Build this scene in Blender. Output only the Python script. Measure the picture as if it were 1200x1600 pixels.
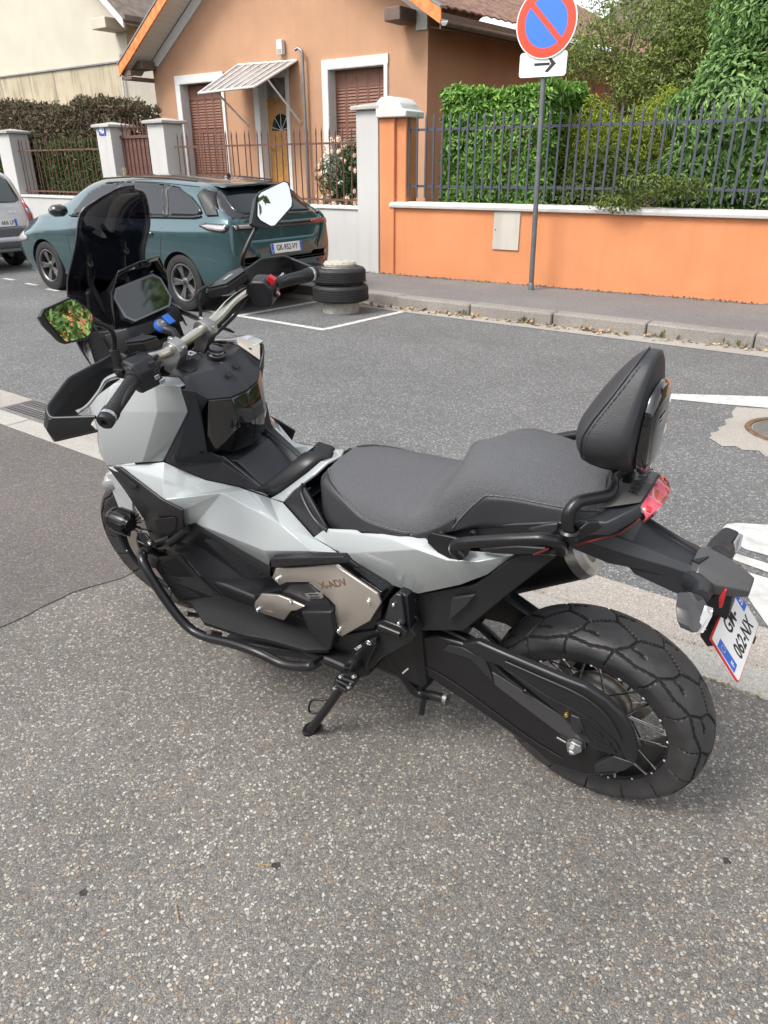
import bpy, bmesh, math, random
import numpy as np
from mathutils import Vector, Matrix, geometry
from mathutils.bvhtree import BVHTree

for _o in list(bpy.data.objects):
    bpy.data.objects.remove(_o)
S = bpy.context.scene
C = S.collection
PI = math.pi
R = math.radians

# ------------------------------------------------------------------ camera
CAM_H, PITCH, ROLL, YAW, FPX = 1.5417, 0.4461, -0.0036, 2.2063, 1134.1
fw = Vector((math.cos(YAW)*math.cos(PITCH), math.sin(YAW)*math.cos(PITCH), -math.sin(PITCH)))
rt0 = Vector((math.sin(YAW), -math.cos(YAW), 0)); up0 = rt0.cross(fw)
rt = math.cos(ROLL)*rt0 + math.sin(ROLL)*up0
up = -math.sin(ROLL)*rt0 + math.cos(ROLL)*up0
cam = bpy.data.cameras.new('camera'); camo = bpy.data.objects.new('camera', cam); C.objects.link(camo)
camo.matrix_world = Matrix(((rt.x, up.x, -fw.x, 0), (rt.y, up.y, -fw.y, 0), (rt.z, up.z, -fw.z, CAM_H), (0, 0, 0, 1)))
cam.sensor_fit = 'HORIZONTAL'; cam.sensor_width = 36; cam.lens = FPX/1200*36
cam.clip_start = .02; cam.clip_end = 800
S.camera = camo

# ------------------------------------------------------------------ light
SUN_EL, SUN_AZ = R(50), R(248)
w = bpy.data.worlds.new("World"); S.world = w; w.use_nodes = True
nt = w.node_tree; bg = nt.nodes['Background']
sky = nt.nodes.new('ShaderNodeTexSky'); sky.sky_type = 'NISHITA'; sky.sun_disc = False
sky.sun_elevation = SUN_EL; sky.sun_rotation = PI/2 - SUN_AZ
sky.air_density = 1.2; sky.dust_density = 2.5; sky.ozone_density = 1.0
hs = nt.nodes.new('ShaderNodeHueSaturation'); hs.inputs['Saturation'].default_value = .22
nt.links.new(sky.outputs[0], hs.inputs['Color']); nt.links.new(hs.outputs[0], bg.inputs[0])
bg.inputs[1].default_value = .15
sl = bpy.data.lights.new('sun', 'SUN'); sl.energy = 1.45; sl.angle = R(20); sl.color = (1, .94, .86)
so = bpy.data.objects.new('sun', sl); C.objects.link(so)
sd = Vector((math.cos(SUN_EL)*math.cos(SUN_AZ), math.cos(SUN_EL)*math.sin(SUN_AZ), math.sin(SUN_EL)))
so.rotation_euler = (-sd).to_track_quat('-Z', 'Y').to_euler(); so.location = (0, 0, 30)
S.view_settings.view_transform = 'Standard'; S.view_settings.look = 'None'
S.view_settings.exposure = 1.10; S.view_settings.gamma = 1; S.view_settings.use_curve_mapping = False
S.render.engine = 'CYCLES'; S.cycles.max_bounces = 8; S.cycles.transparent_max_bounces = 16
S.cycles.use_denoising = True

# ------------------------------------------------------------------ survey: sight lines of the tripod point, used to measure places
EYE = Vector((0, 0, CAM_H))
def sight(u, v):
    return rt*((u-600)/FPX) - up*((v-800)/FPX) + fw
def WP(u, v, **k):
    a, val = list(k.items())[0]; i = 'xyz'.index(a); d = sight(u, v)
    return EYE + d*((val-EYE[i])/d[i])
# motorcycle frame: x forward, y to its left, z up its own middle plane
MB = Matrix.Translation((-0.4422, 1.5713, 0)) @ Matrix.Rotation(3.1892, 4, 'Z') @ Matrix.Rotation(-0.1786, 4, 'X')
MBI = MB.inverted(); OB = MBI @ EYE; MB3 = MBI.to_3x3()
def B(u, v, y):
    d = MB3 @ sight(u, v); return OB + d*((y-OB.y)/d.y)
def Bz(u, v, z):
    d = MB3 @ sight(u, v); return OB + d*((z-OB.z)/d.z)
RAKE = R(27); SA = Vector((1.694, 0, 0)); SD = Vector((-math.sin(RAKE), 0, math.cos(RAKE))); STEER = 0.1231
MS = Matrix.Translation(SA) @ Matrix.Rotation(STEER, 4, SD) @ Matrix.Translation(-SA); MSI = MS.inverted()
def ST(p): return MS @ Vector(p)
def SB(u, v, y):      # point with lateral offset y in the turned steering frame, result still in steering frame
    d = (MB.to_3x3() @ MS.to_3x3()).inverted() @ sight(u, v); o = MSI @ OB
    return o + d*((y-o.y)/d.y)
def crop(ox, oy, s): return lambda x, y, yy: B(ox+x/s, oy+y/s, yy)
c4 = crop(140, 560, 2.857); c5 = crop(140, 740, 2.3077); cS = crop(420, 540, 1.875); cT = crop(840, 700, 3.3333)
cX = crop(380, 840, 3.75); cG = crop(640, 720, 3.75); cB = crop(880, 540, 6.667); cD = crop(0, 240, 3.75)
cF = crop(0, 600, 4); cW = crop(780, 940, 3.3333); cP = crop(480, 1000, 3.158); cR = crop(580, 820, 1.9355)
cHb = crop(60, 440, 5); cKb = crop(240, 380, 4.615)
def crops(ox, oy, s): return lambda x, y, yy: SB(ox+x/s, oy+y/s, yy)
cH = crops(60, 440, 5); cK = crops(240, 380, 4.615); cM = crops(300, 260, 4); cDs = crops(0, 240, 3.75)

# ------------------------------------------------------------------ materials
def nodes(m): m.use_nodes = True; return m.node_tree.nodes, m.node_tree.links, m.node_tree.nodes['Principled BSDF']
def pmat(name, col, rough=.5, metal=0., var=0., vscale=4., bump=0., bscale=60., coat=0., spec=.5, rvar=0., detail=4):
    m = bpy.data.materials.new(name); N, L, p = nodes(m)
    p.inputs['Base Color'].default_value = (*col, 1); p.inputs['Roughness'].default_value = rough
    p.inputs['Metallic'].default_value = metal; p.inputs['Coat Weight'].default_value = coat; p.inputs['Coat Roughness'].default_value = .04
    p.inputs['Specular IOR Level'].default_value = spec
    tc = N.new('ShaderNodeTexCoord')
    if var or rvar:
        n = N.new('ShaderNodeTexNoise'); n.inputs['Scale'].default_value = vscale; n.inputs['Detail'].default_value = detail
        L.new(tc.outputs['Object'], n.inputs['Vector'])
        if var:
            r = N.new('ShaderNodeValToRGB'); L.new(n.outputs['Fac'], r.inputs[0])
            r.color_ramp.elements[0].position = .3; r.color_ramp.elements[1].position = .7
            r.color_ramp.elements[0].color = (*[c*(1-var) for c in col], 1); r.color_ramp.elements[1].color = (*[min(1, c*(1+var)) for c in col], 1)
            L.new(r.outputs[0], p.inputs['Base Color'])
        if rvar:
            mr = N.new('ShaderNodeMapRange'); L.new(n.outputs['Fac'], mr.inputs[0]); mr.inputs[1].default_value = .3; mr.inputs[2].default_value = .7
            mr.inputs[3].default_value = max(0, rough-rvar); mr.inputs[4].default_value = min(1, rough+rvar); L.new(mr.outputs[0], p.inputs['Roughness'])
    if bump:
        n2 = N.new('ShaderNodeTexNoise'); n2.inputs['Scale'].default_value = bscale; n2.inputs['Detail'].default_value = 5
        L.new(tc.outputs['Object'], n2.inputs['Vector'])
        b = N.new('ShaderNodeBump'); b.inputs['Strength'].default_value = bump; b.inputs['Distance'].default_value = .01
        L.new(n2.outputs['Fac'], b.inputs['Height']); L.new(b.outputs[0], p.inputs['Normal'])
    return m

def ground_mat(name, binder, stones, scale, share, bump, fine=260, stain=.12, worn=.0):
    """bound mineral surface: stones of random colour in a dark binder, worn in large soft areas"""
    m = bpy.data.materials.new(name); N, L, p = nodes(m)
    g = N.new('ShaderNodeNewGeometry')
    wob = N.new('ShaderNodeTexNoise'); wob.inputs['Scale'].default_value = scale*1.2; L.new(g.outputs['Position'], wob.inputs['Vector'])
    mx = N.new('ShaderNodeMix'); mx.data_type = 'VECTOR'; mx.inputs[0].default_value = .006
    L.new(g.outputs['Position'], mx.inputs[4]); L.new(wob.outputs['Color'], mx.inputs[5])
    def vor(sc, feat='F1'):
        v = N.new('ShaderNodeTexVoronoi'); v.feature = feat; v.inputs['Scale'].default_value = sc; L.new(mx.outputs[1], v.inputs['Vector']); return v
    v1 = vor(scale); e1 = vor(scale, 'DISTANCE_TO_EDGE'); v2 = vor(scale*2.3)
    sep = N.new('ShaderNodeSeparateColor'); L.new(v1.outputs['Color'], sep.inputs[0])
    sep2 = N.new('ShaderNodeSeparateColor'); L.new(v2.outputs['Color'], sep2.inputs[0])
    def ramp(src, stops, interp='LINEAR'):
        r = N.new('ShaderNodeValToRGB'); L.new(src, r.inputs[0]); r.color_ramp.interpolation = interp
        while len(r.color_ramp.elements) < len(stops): r.color_ramp.elements.new(.5)
        for e, (pos, c) in zip(r.color_ramp.elements, stops): e.position = pos; e.color = (*c, 1) if len(c) == 3 else c
        return r
    n = len(stones)
    big = ramp(sep.outputs[0], [(i/n, s) for i, s in enumerate(stones)], 'CONSTANT')
    small = ramp(sep2.outputs[1], [(i/n, tuple(.75*c for c in s)) for i, s in enumerate(stones)], 'CONSTANT')
    isbig = ramp(sep.outputs[2], [(0, (0, 0, 0)), (1-share, (1, 1, 1))], 'CONSTANT')
    edge = ramp(e1.outputs['Distance'], [(0, (0, 0, 0)), (.10, (0, 0, 0)), (.16, (1, 1, 1))])
    mul = N.new('ShaderNodeMath'); mul.operation = 'MULTIPLY'; L.new(isbig.outputs[0], mul.inputs[0]); L.new(edge.outputs[0], mul.inputs[1])
    e2 = vor(scale*2.3, 'DISTANCE_TO_EDGE')
    edge2 = ramp(e2.outputs['Distance'], [(0, (0, 0, 0)), (.10, (0, 0, 0)), (.2, (1, 1, 1))])
    issm = ramp(sep2.outputs[2], [(0, (0, 0, 0)), (1-share, (1, 1, 1))], 'CONSTANT')
    mul2 = N.new('ShaderNodeMath'); mul2.operation = 'MULTIPLY'; L.new(issm.outputs[0], mul2.inputs[0]); L.new(edge2.outputs[0], mul2.inputs[1])
    fn = N.new('ShaderNodeTexNoise'); fn.inputs['Scale'].default_value = fine; fn.inputs['Detail'].default_value = 3; L.new(g.outputs['Position'], fn.inputs['Vector'])
    bn = ramp(fn.outputs['Fac'], [(.3, tuple(c*.45 for c in binder)), (.7, tuple(c*1.6 for c in binder))])
    a = N.new('ShaderNodeMix'); a.data_type = 'RGBA'; L.new(mul2.outputs[0], a.inputs[0]); L.new(bn.outputs[0], a.inputs[6]); L.new(small.outputs[0], a.inputs[7])
    b = N.new('ShaderNodeMix'); b.data_type = 'RGBA'; L.new(mul.outputs[0], b.inputs[0]); L.new(a.outputs[2], b.inputs[6]); L.new(big.outputs[0], b.inputs[7])
    ln = N.new('ShaderNodeTexNoise'); ln.inputs['Scale'].default_value = .9; ln.inputs['Detail'].default_value = 6; L.new(g.outputs['Position'], ln.inputs['Vector'])
    ln.inputs['Roughness'].default_value = .7
    lr = ramp(ln.outputs['Fac'], [(.32, (1-stain,)*3), (.7, (1+stain, 1+stain*.97, 1+stain*.92))])
    c = N.new('ShaderNodeMix'); c.data_type = 'RGBA'; c.blend_type = 'MULTIPLY'; c.inputs[0].default_value = 1
    L.new(b.outputs[2], c.inputs[6]); L.new(lr.outputs[0], c.inputs[7]); L.new(c.outputs[2], p.inputs['Base Color'])
    p.inputs['Roughness'].default_value = .8; p.inputs['Specular IOR Level'].default_value = .35
    ad = N.new('ShaderNodeMath'); ad.operation = 'ADD'; L.new(mul.outputs[0], ad.inputs[0])
    m3 = N.new('ShaderNodeMath'); m3.operation = 'MULTIPLY'; m3.inputs[1].default_value = .5; L.new(fn.outputs['Fac'], m3.inputs[0]); L.new(m3.outputs[0], ad.inputs[1])
    ad2 = N.new('ShaderNodeMath'); ad2.operation = 'MULTIPLY_ADD'; ad2.inputs[1].default_value = .5; L.new(mul2.outputs[0], ad2.inputs[0]); L.new(ad.outputs[0], ad2.inputs[2])
    bp = N.new('ShaderNodeBump'); bp.inputs['Strength'].default_value = bump; bp.inputs['Distance'].default_value = .003
    L.new(ad2.outputs[0], bp.inputs['Height']); L.new(bp.outputs[0], p.inputs['Normal'])
    return m

def wall_mat(name, col, grain=.35, gscale=180, streak=0., streakcol=(.06, .05, .04), var=.06, top=None):
    """rendered wall: grain, soft blotches and vertical dirt runs"""
    m = bpy.data.materials.new(name); N, L, p = nodes(m)
    g = N.new('ShaderNodeNewGeometry')
    n = N.new('ShaderNodeTexNoise'); n.inputs['Scale'].default_value = 1.3; n.inputs['Detail'].default_value = 8; L.new(g.outputs['Position'], n.inputs['Vector'])
    r = N.new('ShaderNodeValToRGB'); L.new(n.outputs['Fac'], r.inputs[0]); r.color_ramp.elements[0].position = .3; r.color_ramp.elements[1].position = .7
    r.color_ramp.elements[0].color = (*[c*(1-var) for c in col], 1); r.color_ramp.elements[1].color = (*[min(1, c*(1+var)) for c in col], 1)
    out = r.outputs[0]
    if streak:
        mp = N.new('ShaderNodeMapping'); mp.inputs['Scale'].default_value = (3.2, 3.2, .22); L.new(g.outputs['Position'], mp.inputs['Vector'])
        n3 = N.new('ShaderNodeTexNoise'); n3.inputs['Scale'].default_value = 1.6; n3.inputs['Detail'].default_value = 9; n3.inputs['Roughness'].default_value = .65
        L.new(mp.outputs[0], n3.inputs['Vector'])
        r3 = N.new('ShaderNodeValToRGB'); L.new(n3.outputs['Fac'], r3.inputs[0]); r3.color_ramp.elements[0].position = .5; r3.color_ramp.elements[1].position = .75
        r3.color_ramp.elements[0].color = (0, 0, 0, 1); r3.color_ramp.elements[1].color = (streak,)*3 + (1,)
        mx = N.new('ShaderNodeMix'); mx.data_type = 'RGBA'; L.new(r3.outputs[0], mx.inputs[0]); L.new(out, mx.inputs[6]); mx.inputs[7].default_value = (*streakcol, 1)
        out = mx.outputs[2]
    L.new(out, p.inputs['Base Color'])
    p.inputs['Roughness'].default_value = .9; p.inputs['Specular IOR Level'].default_value = .2
    n2 = N.new('ShaderNodeTexNoise'); n2.inputs['Scale'].default_value = gscale; n2.inputs['Detail'].default_value = 3; L.new(g.outputs['Position'], n2.inputs['Vector'])
    b = N.new('ShaderNodeBump'); b.inputs['Strength'].default_value = grain; b.inputs['Distance'].default_value = .01
    L.new(n2.outputs['Fac'], b.inputs['Height']); L.new(b.outputs[0], p.inputs['Normal'])
    return m

def leaf_mat(name, cols, rough=.45, trans=.25):
    m = bpy.data.materials.new(name); N, L, p = nodes(m)
    g = N.new('ShaderNodeNewGeometry'); r = N.new('ShaderNodeValToRGB'); L.new(g.outputs['Random Per Island'], r.inputs[0])
    while len(r.color_ramp.elements) < len(cols): r.color_ramp.elements.new(.5)
    for i, (e, c) in enumerate(zip(r.color_ramp.elements, cols)): e.position = i/(len(cols)-1); e.color = (*c, 1)
    L.new(r.outputs[0], p.inputs['Base Color']); p.inputs['Roughness'].default_value = rough; p.inputs['Specular IOR Level'].default_value = .35
    t = N.new('ShaderNodeBsdfTranslucent'); L.new(r.outputs[0], t.inputs[0]); ms = N.new('ShaderNodeMixShader'); ms.inputs[0].default_value = trans
    L.new(p.outputs[0], ms.inputs[1]); L.new(t.outputs[0], ms.inputs[2]); L.new(ms.outputs[0], N['Material Output'].inputs[0])
    return m

def tint_glass(name, col, gloss=.06, rough=.02):
    m = bpy.data.materials.new(name); N, L, p = nodes(m)
    t = N.new('ShaderNodeBsdfTransparent'); t.inputs[0].default_value = (*col, 1)
    gl = N.new('ShaderNodeBsdfGlossy'); gl.inputs['Roughness'].default_value = rough
    f = N.new('ShaderNodeFresnel'); f.inputs[0].default_value = 1.5
    ge = N.new('ShaderNodeNewGeometry'); mt_ = N.new('ShaderNodeMath'); mt_.operation = 'MULTIPLY_ADD'; mt_.inputs[1].default_value = -1; mt_.inputs[2].default_value = 1; L.new(ge.outputs['Backfacing'], mt_.inputs[0])
    mm = N.new('ShaderNodeMath'); mm.operation = 'MULTIPLY'; L.new(f.outputs[0], mm.inputs[0]); L.new(mt_.outputs[0], mm.inputs[1])
    ms = N.new('ShaderNodeMixShader'); L.new(mm.outputs[0], ms.inputs[0]); L.new(t.outputs[0], ms.inputs[1]); L.new(gl.outputs[0], ms.inputs[2])
    L.new(ms.outputs[0], N['Material Output'].inputs[0]); return m

# ------------------------------------------------------------------ mesh helpers
def tag(o, label=None, cat=None, group=None, kind=None):
    if label: o['label'] = label
    if cat: o['category'] = cat
    if group: o['group'] = group
    if kind: o['kind'] = kind
    return o
def empty(name, loc=(0, 0, 0), rz=0., label=None, cat=None, group=None, kind=None, parent=None):
    o = bpy.data.objects.new(name, None); C.objects.link(o); o.location = loc; o.rotation_euler = (0, 0, rz); o.empty_display_size = .1
    if parent: o.parent = parent
    return tag(o, label, cat, group, kind)
def mk(name, verts, faces, mat, parent=None, smooth=None, bevel=0., solid=0., seg=2, label=None, recalc=True, off=-1, subsurf=0):
    me = bpy.data.meshes.new(name); me.from_pydata([tuple(v) for v in verts], [], faces)
    if recalc:
        bm = bmesh.new(); bm.from_mesh(me); bmesh.ops.recalc_face_normals(bm, faces=bm.faces); bm.to_mesh(me); bm.free()
    mats = mat if isinstance(mat, (list, tuple)) else [mat]
    for m in mats: me.materials.append(m)
    o = bpy.data.objects.new(name, me); C.objects.link(o)
    if parent: o.parent = parent
    if label: o['label'] = label
    if smooth is not None:
        for p in me.polygons: p.use_smooth = True
        if smooth < 180: me.set_sharp_from_angle(angle=R(smooth))
    if subsurf:
        s = o.modifiers.new('sub', 'SUBSURF'); s.levels = subsurf; s.render_levels = subsurf
    if solid:
        s = o.modifiers.new('solid', 'SOLIDIFY'); s.thickness = solid; s.offset = off
    if bevel:
        b = o.modifiers.new('bevel', 'BEVEL'); b.width = bevel; b.segments = seg; b.limit_method = 'ANGLE'; b.angle_limit = R(18); b.harden_normals = False
    return o
class MBd:
    """collects simple shapes into one mesh"""
    def __init__(s): s.v = []; s.f = []; s.mi = []
    def add(s, v, f, mi=0):
        n = len(s.v); s.v += [Vector(p) for p in v]; s.f += [tuple(i+n for i in q) for q in f]; s.mi += [mi]*len(f); return s
    def box(s, x0, x1, y0, y1, z0, z1, mi=0, M=None):
        v = [Vector((x, y, z)) for z in (z0, z1) for x, y in ((x0, y0), (x1, y0), (x1, y1), (x0, y1))]
        if M: v = [M @ p for p in v]
        return s.add(v, [(3, 2, 1, 0), (4, 5, 6, 7), (0, 1, 5, 4), (1, 2, 6, 5), (2, 3, 7, 6), (3, 0, 4, 7)], mi)
    def prism(s, pts, d, mi=0):
        """closed outline pts extruded by vector d"""
        n = len(pts); v = [Vector(p) for p in pts] + [Vector(p)+Vector(d) for p in pts]
        f = [tuple(range(n))[::-1], tuple(range(n, 2*n))] + [(i, (i+1) % n, n+(i+1) % n, n+i) for i in range(n)]
        return s.add(v, f, mi)
    def tube(s, pts, r, n=10, mi=0, caps=True):
        pts = [Vector(p) for p in pts]; rs = r if isinstance(r, (list, tuple)) else [r]*len(pts)
        T = []
        for i in range(len(pts)):
            a = pts[max(i-1, 0)]; b = pts[min(i+1, len(pts)-1)]; t = (b-a); T.append(t.normalized() if t.length > 1e-9 else Vector((0, 0, 1)))
        u = T[0].orthogonal().normalized(); V = []
        for i, p in enumerate(pts):
            u = (u - T[i]*u.dot(T[i])); u = u.normalized() if u.length > 1e-6 else T[i].orthogonal().normalized(); w_ = T[i].cross(u)
            for k in range(n):
                a = 2*PI*k/n; V.append(p + (u*math.cos(a)+w_*math.sin(a))*rs[i])
        F = [(i*n+k, i*n+(k+1) % n, (i+1)*n+(k+1) % n, (i+1)*n+k) for i in range(len(pts)-1) for k in range(n)]
        if caps: F += [tuple(range(n))[::-1], tuple(range((len(pts)-1)*n, len(pts)*n))]
        return s.add(V, F, mi)
    def lathe(s, prof, o, ax, n=32, mi=0, a0=0., a1=2*PI, closed=False):
        """prof: list of (radius, height along ax)"""
        ax = Vector(ax).normalized(); u = ax.orthogonal().normalized(); w_ = ax.cross(u); full = abs(a1-a0-2*PI) < 1e-6; m = n if full else n+1
        V = []
        for r_, h in prof:
            for k in range(m):
                a = a0+(a1-a0)*k/n; V.append(Vector(o)+ax*h+(u*math.cos(a)+w_*math.sin(a))*r_)
        F = []; P = len(prof)
        for i in range(P if closed else P-1):
            j = (i+1) % P
            for k in range(n if full else n):
                k2 = (k+1) % m
                if not full and k2 == 0: continue
                F.append((i*m+k, i*m+k2, j*m+k2, j*m+k))
        return s.add(V, F, mi)
    def build(s, name, mat, parent=None, **k):
        k.setdefault('recalc', True); o = mk(name, s.v, s.f, mat, parent, **k)
        if any(s.mi) and len(o.data.polygons) == len(s.mi): o.data.polygons.foreach_set('material_index', s.mi)
        return o
def smoothpath(pts, k=6):
    pts = [Vector(p) for p in pts]; out = []
    for i in range(len(pts)-1):
        p0 = pts[max(i-1, 0)]; p1 = pts[i]; p2 = pts[i+1]; p3 = pts[min(i+2, len(pts)-1)]
        for j in range(k):
            t = j/k; out.append(.5*((2*p1)+(p2-p0)*t+(2*p0-5*p1+4*p2-p3)*t*t+(3*p1-p0-3*p2+p3)*t**3))
    return out+[pts[-1]]
def fillet(pts, r, k=5):
    """polyline with its corners rounded"""
    pts = [Vector(p) for p in pts]; out = [pts[0]]
    for i in range(1, len(pts)-1):
        a, b, c = pts[i-1], pts[i], pts[i+1]; d = min(r, (a-b).length*.48, (c-b).length*.48)
        p = b+(a-b).normalized()*d; q = b+(c-b).normalized()*d
        for j in range(k+1):
            t = j/k; out.append(p*(1-t)**2+b*2*t*(1-t)+q*t*t)
    return out+[pts[-1]]
def tube(name, pts, r, mat, parent=None, n=12, sm=True, k=6, **kw):
    P = smoothpath(pts, k) if sm else pts
    return MBd().tube(P, r, n).build(name, mat, parent, smooth=kw.pop('smooth', 50), **kw)
def loft(name, rings, mat, parent=None, closed=True, caps=True, smooth=40, **kw):
    n = len(rings[0]); V = [p for r_ in rings for p in r_]; F = []
    for i in range(len(rings)-1):
        for k in range(n if closed else n-1):
            F.append((i*n+k, i*n+(k+1) % n, (i+1)*n+(k+1) % n, (i+1)*n+k))
    if caps and closed: F += [tuple(range(n)), tuple(range((len(rings)-1)*n, len(rings)*n))]
    return mk(name, V, F, mat, parent, smooth=smooth, **kw)
def text(name, s, size, mat, M, parent=None, depth=.0015, align='CENTER', sx=1., bold=0., valign='CENTER', spacing=1.):
    cu = bpy.data.curves.new(name, 'FONT'); cu.body = s; cu.size = size; cu.extrude = depth; cu.align_x = align; cu.align_y = valign; cu.offset = bold; cu.space_character = spacing
    cu.resolution_u = 3
    t = bpy.data.objects.new('t', cu); C.objects.link(t); bpy.context.view_layer.update()
    me = bpy.data.meshes.new_from_object(t.evaluated_get(bpy.context.evaluated_depsgraph_get())); bpy.data.objects.remove(t); bpy.data.curves.remove(cu)
    me.name = name; me.transform(M @ Matrix.Diagonal((sx, 1, 1, 1))); me.materials.clear(); me.materials.append(mat)
    o = bpy.data.objects.new(name, me); C.objects.link(o)
    if parent: o.parent = parent
    return o
def frame(o, x, y):
    """matrix whose local x runs along x, local y along y, z = outward"""
    x = Vector(x).normalized(); y = Vector(y); y = (y-x*y.dot(x)).normalized(); z = x.cross(y); o = Vector(o)
    return Matrix(((x.x, y.x, z.x, o.x), (x.y, y.y, z.y, o.y), (x.z, y.z, z.z, o.z), (0, 0, 0, 1)))
def copy_tree(o, parent=None, **props):
    c = o.copy(); C.objects.link(c); c.parent = parent
    for k, v in props.items(): c[k] = v
    for ch in list(o.children): copy_tree(ch, c)
    return c
def mir(pts): return [Vector((p[0], -p[1], p[2])) for p in pts]

# ------------------------------------------------------------------ foliage
def leaves(name, pts, nrm, size, mat, parent=None, ratio=.38, droop=.0, jitter=.9, seed=1, kind='stuff'):
    """one folded leaf per point; nrm: preferred facing"""
    rs = np.random.RandomState(seed); n = len(pts); pts = np.asarray(pts, float); nrm = np.asarray(nrm, float)+rs.normal(0, jitter, (n, 3))
    nrm /= np.linalg.norm(nrm, axis=1)[:, None]+1e-9
    d = rs.normal(0, 1, (n, 3)); d[:, 2] -= droop; d -= nrm*(d*nrm).sum(1)[:, None]; d /= np.linalg.norm(d, axis=1)[:, None]+1e-9
    s = np.cross(nrm, d); L = size*rs.uniform(.6, 1.25, n)[:, None]; Wd = L*ratio
    f = .18*L
    P = np.stack([pts, pts+d*L*.35+s*Wd*.5+nrm*f*.5, pts+d*L*.75+s*Wd*.36+nrm*f*.4, pts+d*L-nrm*f*.5, pts+d*L*.75-s*Wd*.36+nrm*f*.4, pts+d*L*.35-s*Wd*.5+nrm*f*.5, pts+d*L*.5-nrm*f*.2], 1)
    V = P.reshape(-1, 3); base = (np.arange(n)*7)[:, None]
    Fq = np.concatenate([base+np.array([[0, 1, 2, 6]]), base+np.array([[6, 2, 3, 3]])[:, :4]], 0)
    q = np.concatenate([base+np.array([[0, 1, 2, 6]]), base+np.array([[0, 6, 4, 5]])], 0); t = np.concatenate([base+np.array([[6, 2, 3]]), base+np.array([[6, 3, 4]])], 0)
    me = bpy.data.meshes.new(name); me.vertices.add(len(V)); me.vertices.foreach_set('co', V.ravel().astype(np.float32))
    nl = q.size+t.size; me.loops.add(nl); me.loops.foreach_set('vertex_index', np.concatenate([q.ravel(), t.ravel()]).astype(np.int32))
    me.polygons.add(len(q)+len(t)); me.polygons.foreach_set('loop_start', np.concatenate([np.arange(len(q))*4, q.size+np.arange(len(t))*3]).astype(np.int32))
    me.update(calc_edges=True); me.validate(); me.materials.append(mat)
    o = bpy.data.objects.new(name, me); C.objects.link(o)
    if parent: o.parent = parent
    if kind: o['kind'] = kind
    return o

# ================================================================== SETTING
random.seed(7); rng = np.random.RandomState(7)
STONES = [(.12, .115, .11), (.25, .235, .215), (.18, .175, .17), (.40, .375, .335), (.15, .148, .145), (.33, .295, .25), (.48, .46, .42), (.21, .20, .19), (.27, .20, .145), (.36, .34, .31), (.14, .14, .142), (.44, .405, .35), (.19, .185, .18), (.23, .22, .21)]
M_aggr = ground_mat('coarse_aggregate', (.155, .147, .136), STONES, 112, .78, .9, 300, .22)
M_brown = ground_mat('brown_asphalt', (.125, .111, .105), [(.165, .148, .142), (.095, .086, .082), (.26, .235, .225), (.125, .112, .106), (.19, .172, .165)], 130, .6, .7, 360, .12)
M_road = ground_mat('road_asphalt', (.125, .127, .128), [(.20, .202, .203), (.10, .101, .103), (.36, .36, .36), (.15, .152, .153), (.27, .272, .272)], 95, .62, .8, 320, .16)
M_walk = ground_mat('far_pavement_asphalt', (.17, .165, .165), [(.16, .15, .15), (.26, .25, .25), (.12, .12, .12), (.31, .29, .28)], 150, .5, .6, 300, .12)
M_gutter = ground_mat('gutter_concrete', (.34, .315, .285), [(.41, .38, .35), (.27, .25, .23), (.50, .465, .42), (.36, .30, .26)], 170, .45, .5, 300, .1)
M_granite = ground_mat('granite', (.36, .345, .315), [(.42, .405, .38), (.25, .235, .22), (.49, .475, .44), (.33, .31, .29)], 210, .5, .35, 420, .1)
M_granite_far = ground_mat('weathered_granite', (.25, .235, .215), [(.30, .28, .26), (.18, .165, .15), (.36, .34, .31), (.24, .2, .17)], 150, .5, .5, 200, .2)
M_paint = pmat('road_paint', (.50, .50, .485), .8, var=.22, vscale=14, bump=.4, bscale=220)
M_soil = pmat('soil', (.06, .045, .03), .95, var=.4, vscale=30, bump=.8, bscale=90)
M_dark = pmat('void_black', (.008, .008, .009), .6)

def sheet(name, poly, z, mat, kind='structure'):
    o = mk(name, [(x, y, z) for x, y in poly], [tuple(range(len(poly)))], mat, recalc=False)
    if o.data.polygons[0].normal.z < 0: o.data.flip_normals()
    return tag(o, kind=kind)
# base ground to the horizon
sheet('ground', [(-400, -400), (400, -400), (400, 400), (-400, 400)], -.08, M_soil)
# near pavement: coarse old surface, and a smooth brown resurfaced stretch to the left
jag = [(-2.46+.03*math.sin(y*5.1)+.02*math.sin(y*13+1)+random.uniform(-.006, .006), y) for y in np.linspace(-14, 2.19, 260)]
sheet('pavement', [(12, 2.19), (12, -14)] + [(x-.04, y) for x, y in jag], 0, M_aggr)
sheet('resurfaced_pavement', [(-60, -14)] + [(x, y) for x, y in jag] + [(-60, 2.19)], .0035, M_brown)
# gutter and road
sheet('gutter', [(-60, 2.372), (-5.15, 2.372), (-5.15, 2.66), (-60, 2.66)], -.022, M_gutter)
sheet('gutter', [(-4.43, 2.372), (12, 2.372), (12, 2.66), (-4.43, 2.66)], -.022, M_gutter)
sheet('road', [(-60, 2.66), (12, 2.66), (12, 9.6), (-60, 9.6)], -.03, M_road)
def kerbline(name, x0, x1, y0, w_, z0, z1, mat, L, dy=0., jit=.004, bev=.008):
    k = empty(name, (x0, y0, 0), kind='structure'); x = x0; i = 0; base = None
    while x < x1:
        yy = dy(x) if callable(dy) else y0
        if base is None:
            b = MBd().box(0, L-.006, 0, w_, z0, z1); base = b.build('kerb_stone', mat, k, bevel=bev, smooth=30); o = base
        else:
            o = base.copy(); C.objects.link(o)
        o.location = (x-x0, yy-y0+random.uniform(-jit, jit), random.uniform(-jit, jit)*.6); o.rotation_euler = (0, 0, random.uniform(-.003, .003))
        x += L; i += 1
    return k
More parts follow.
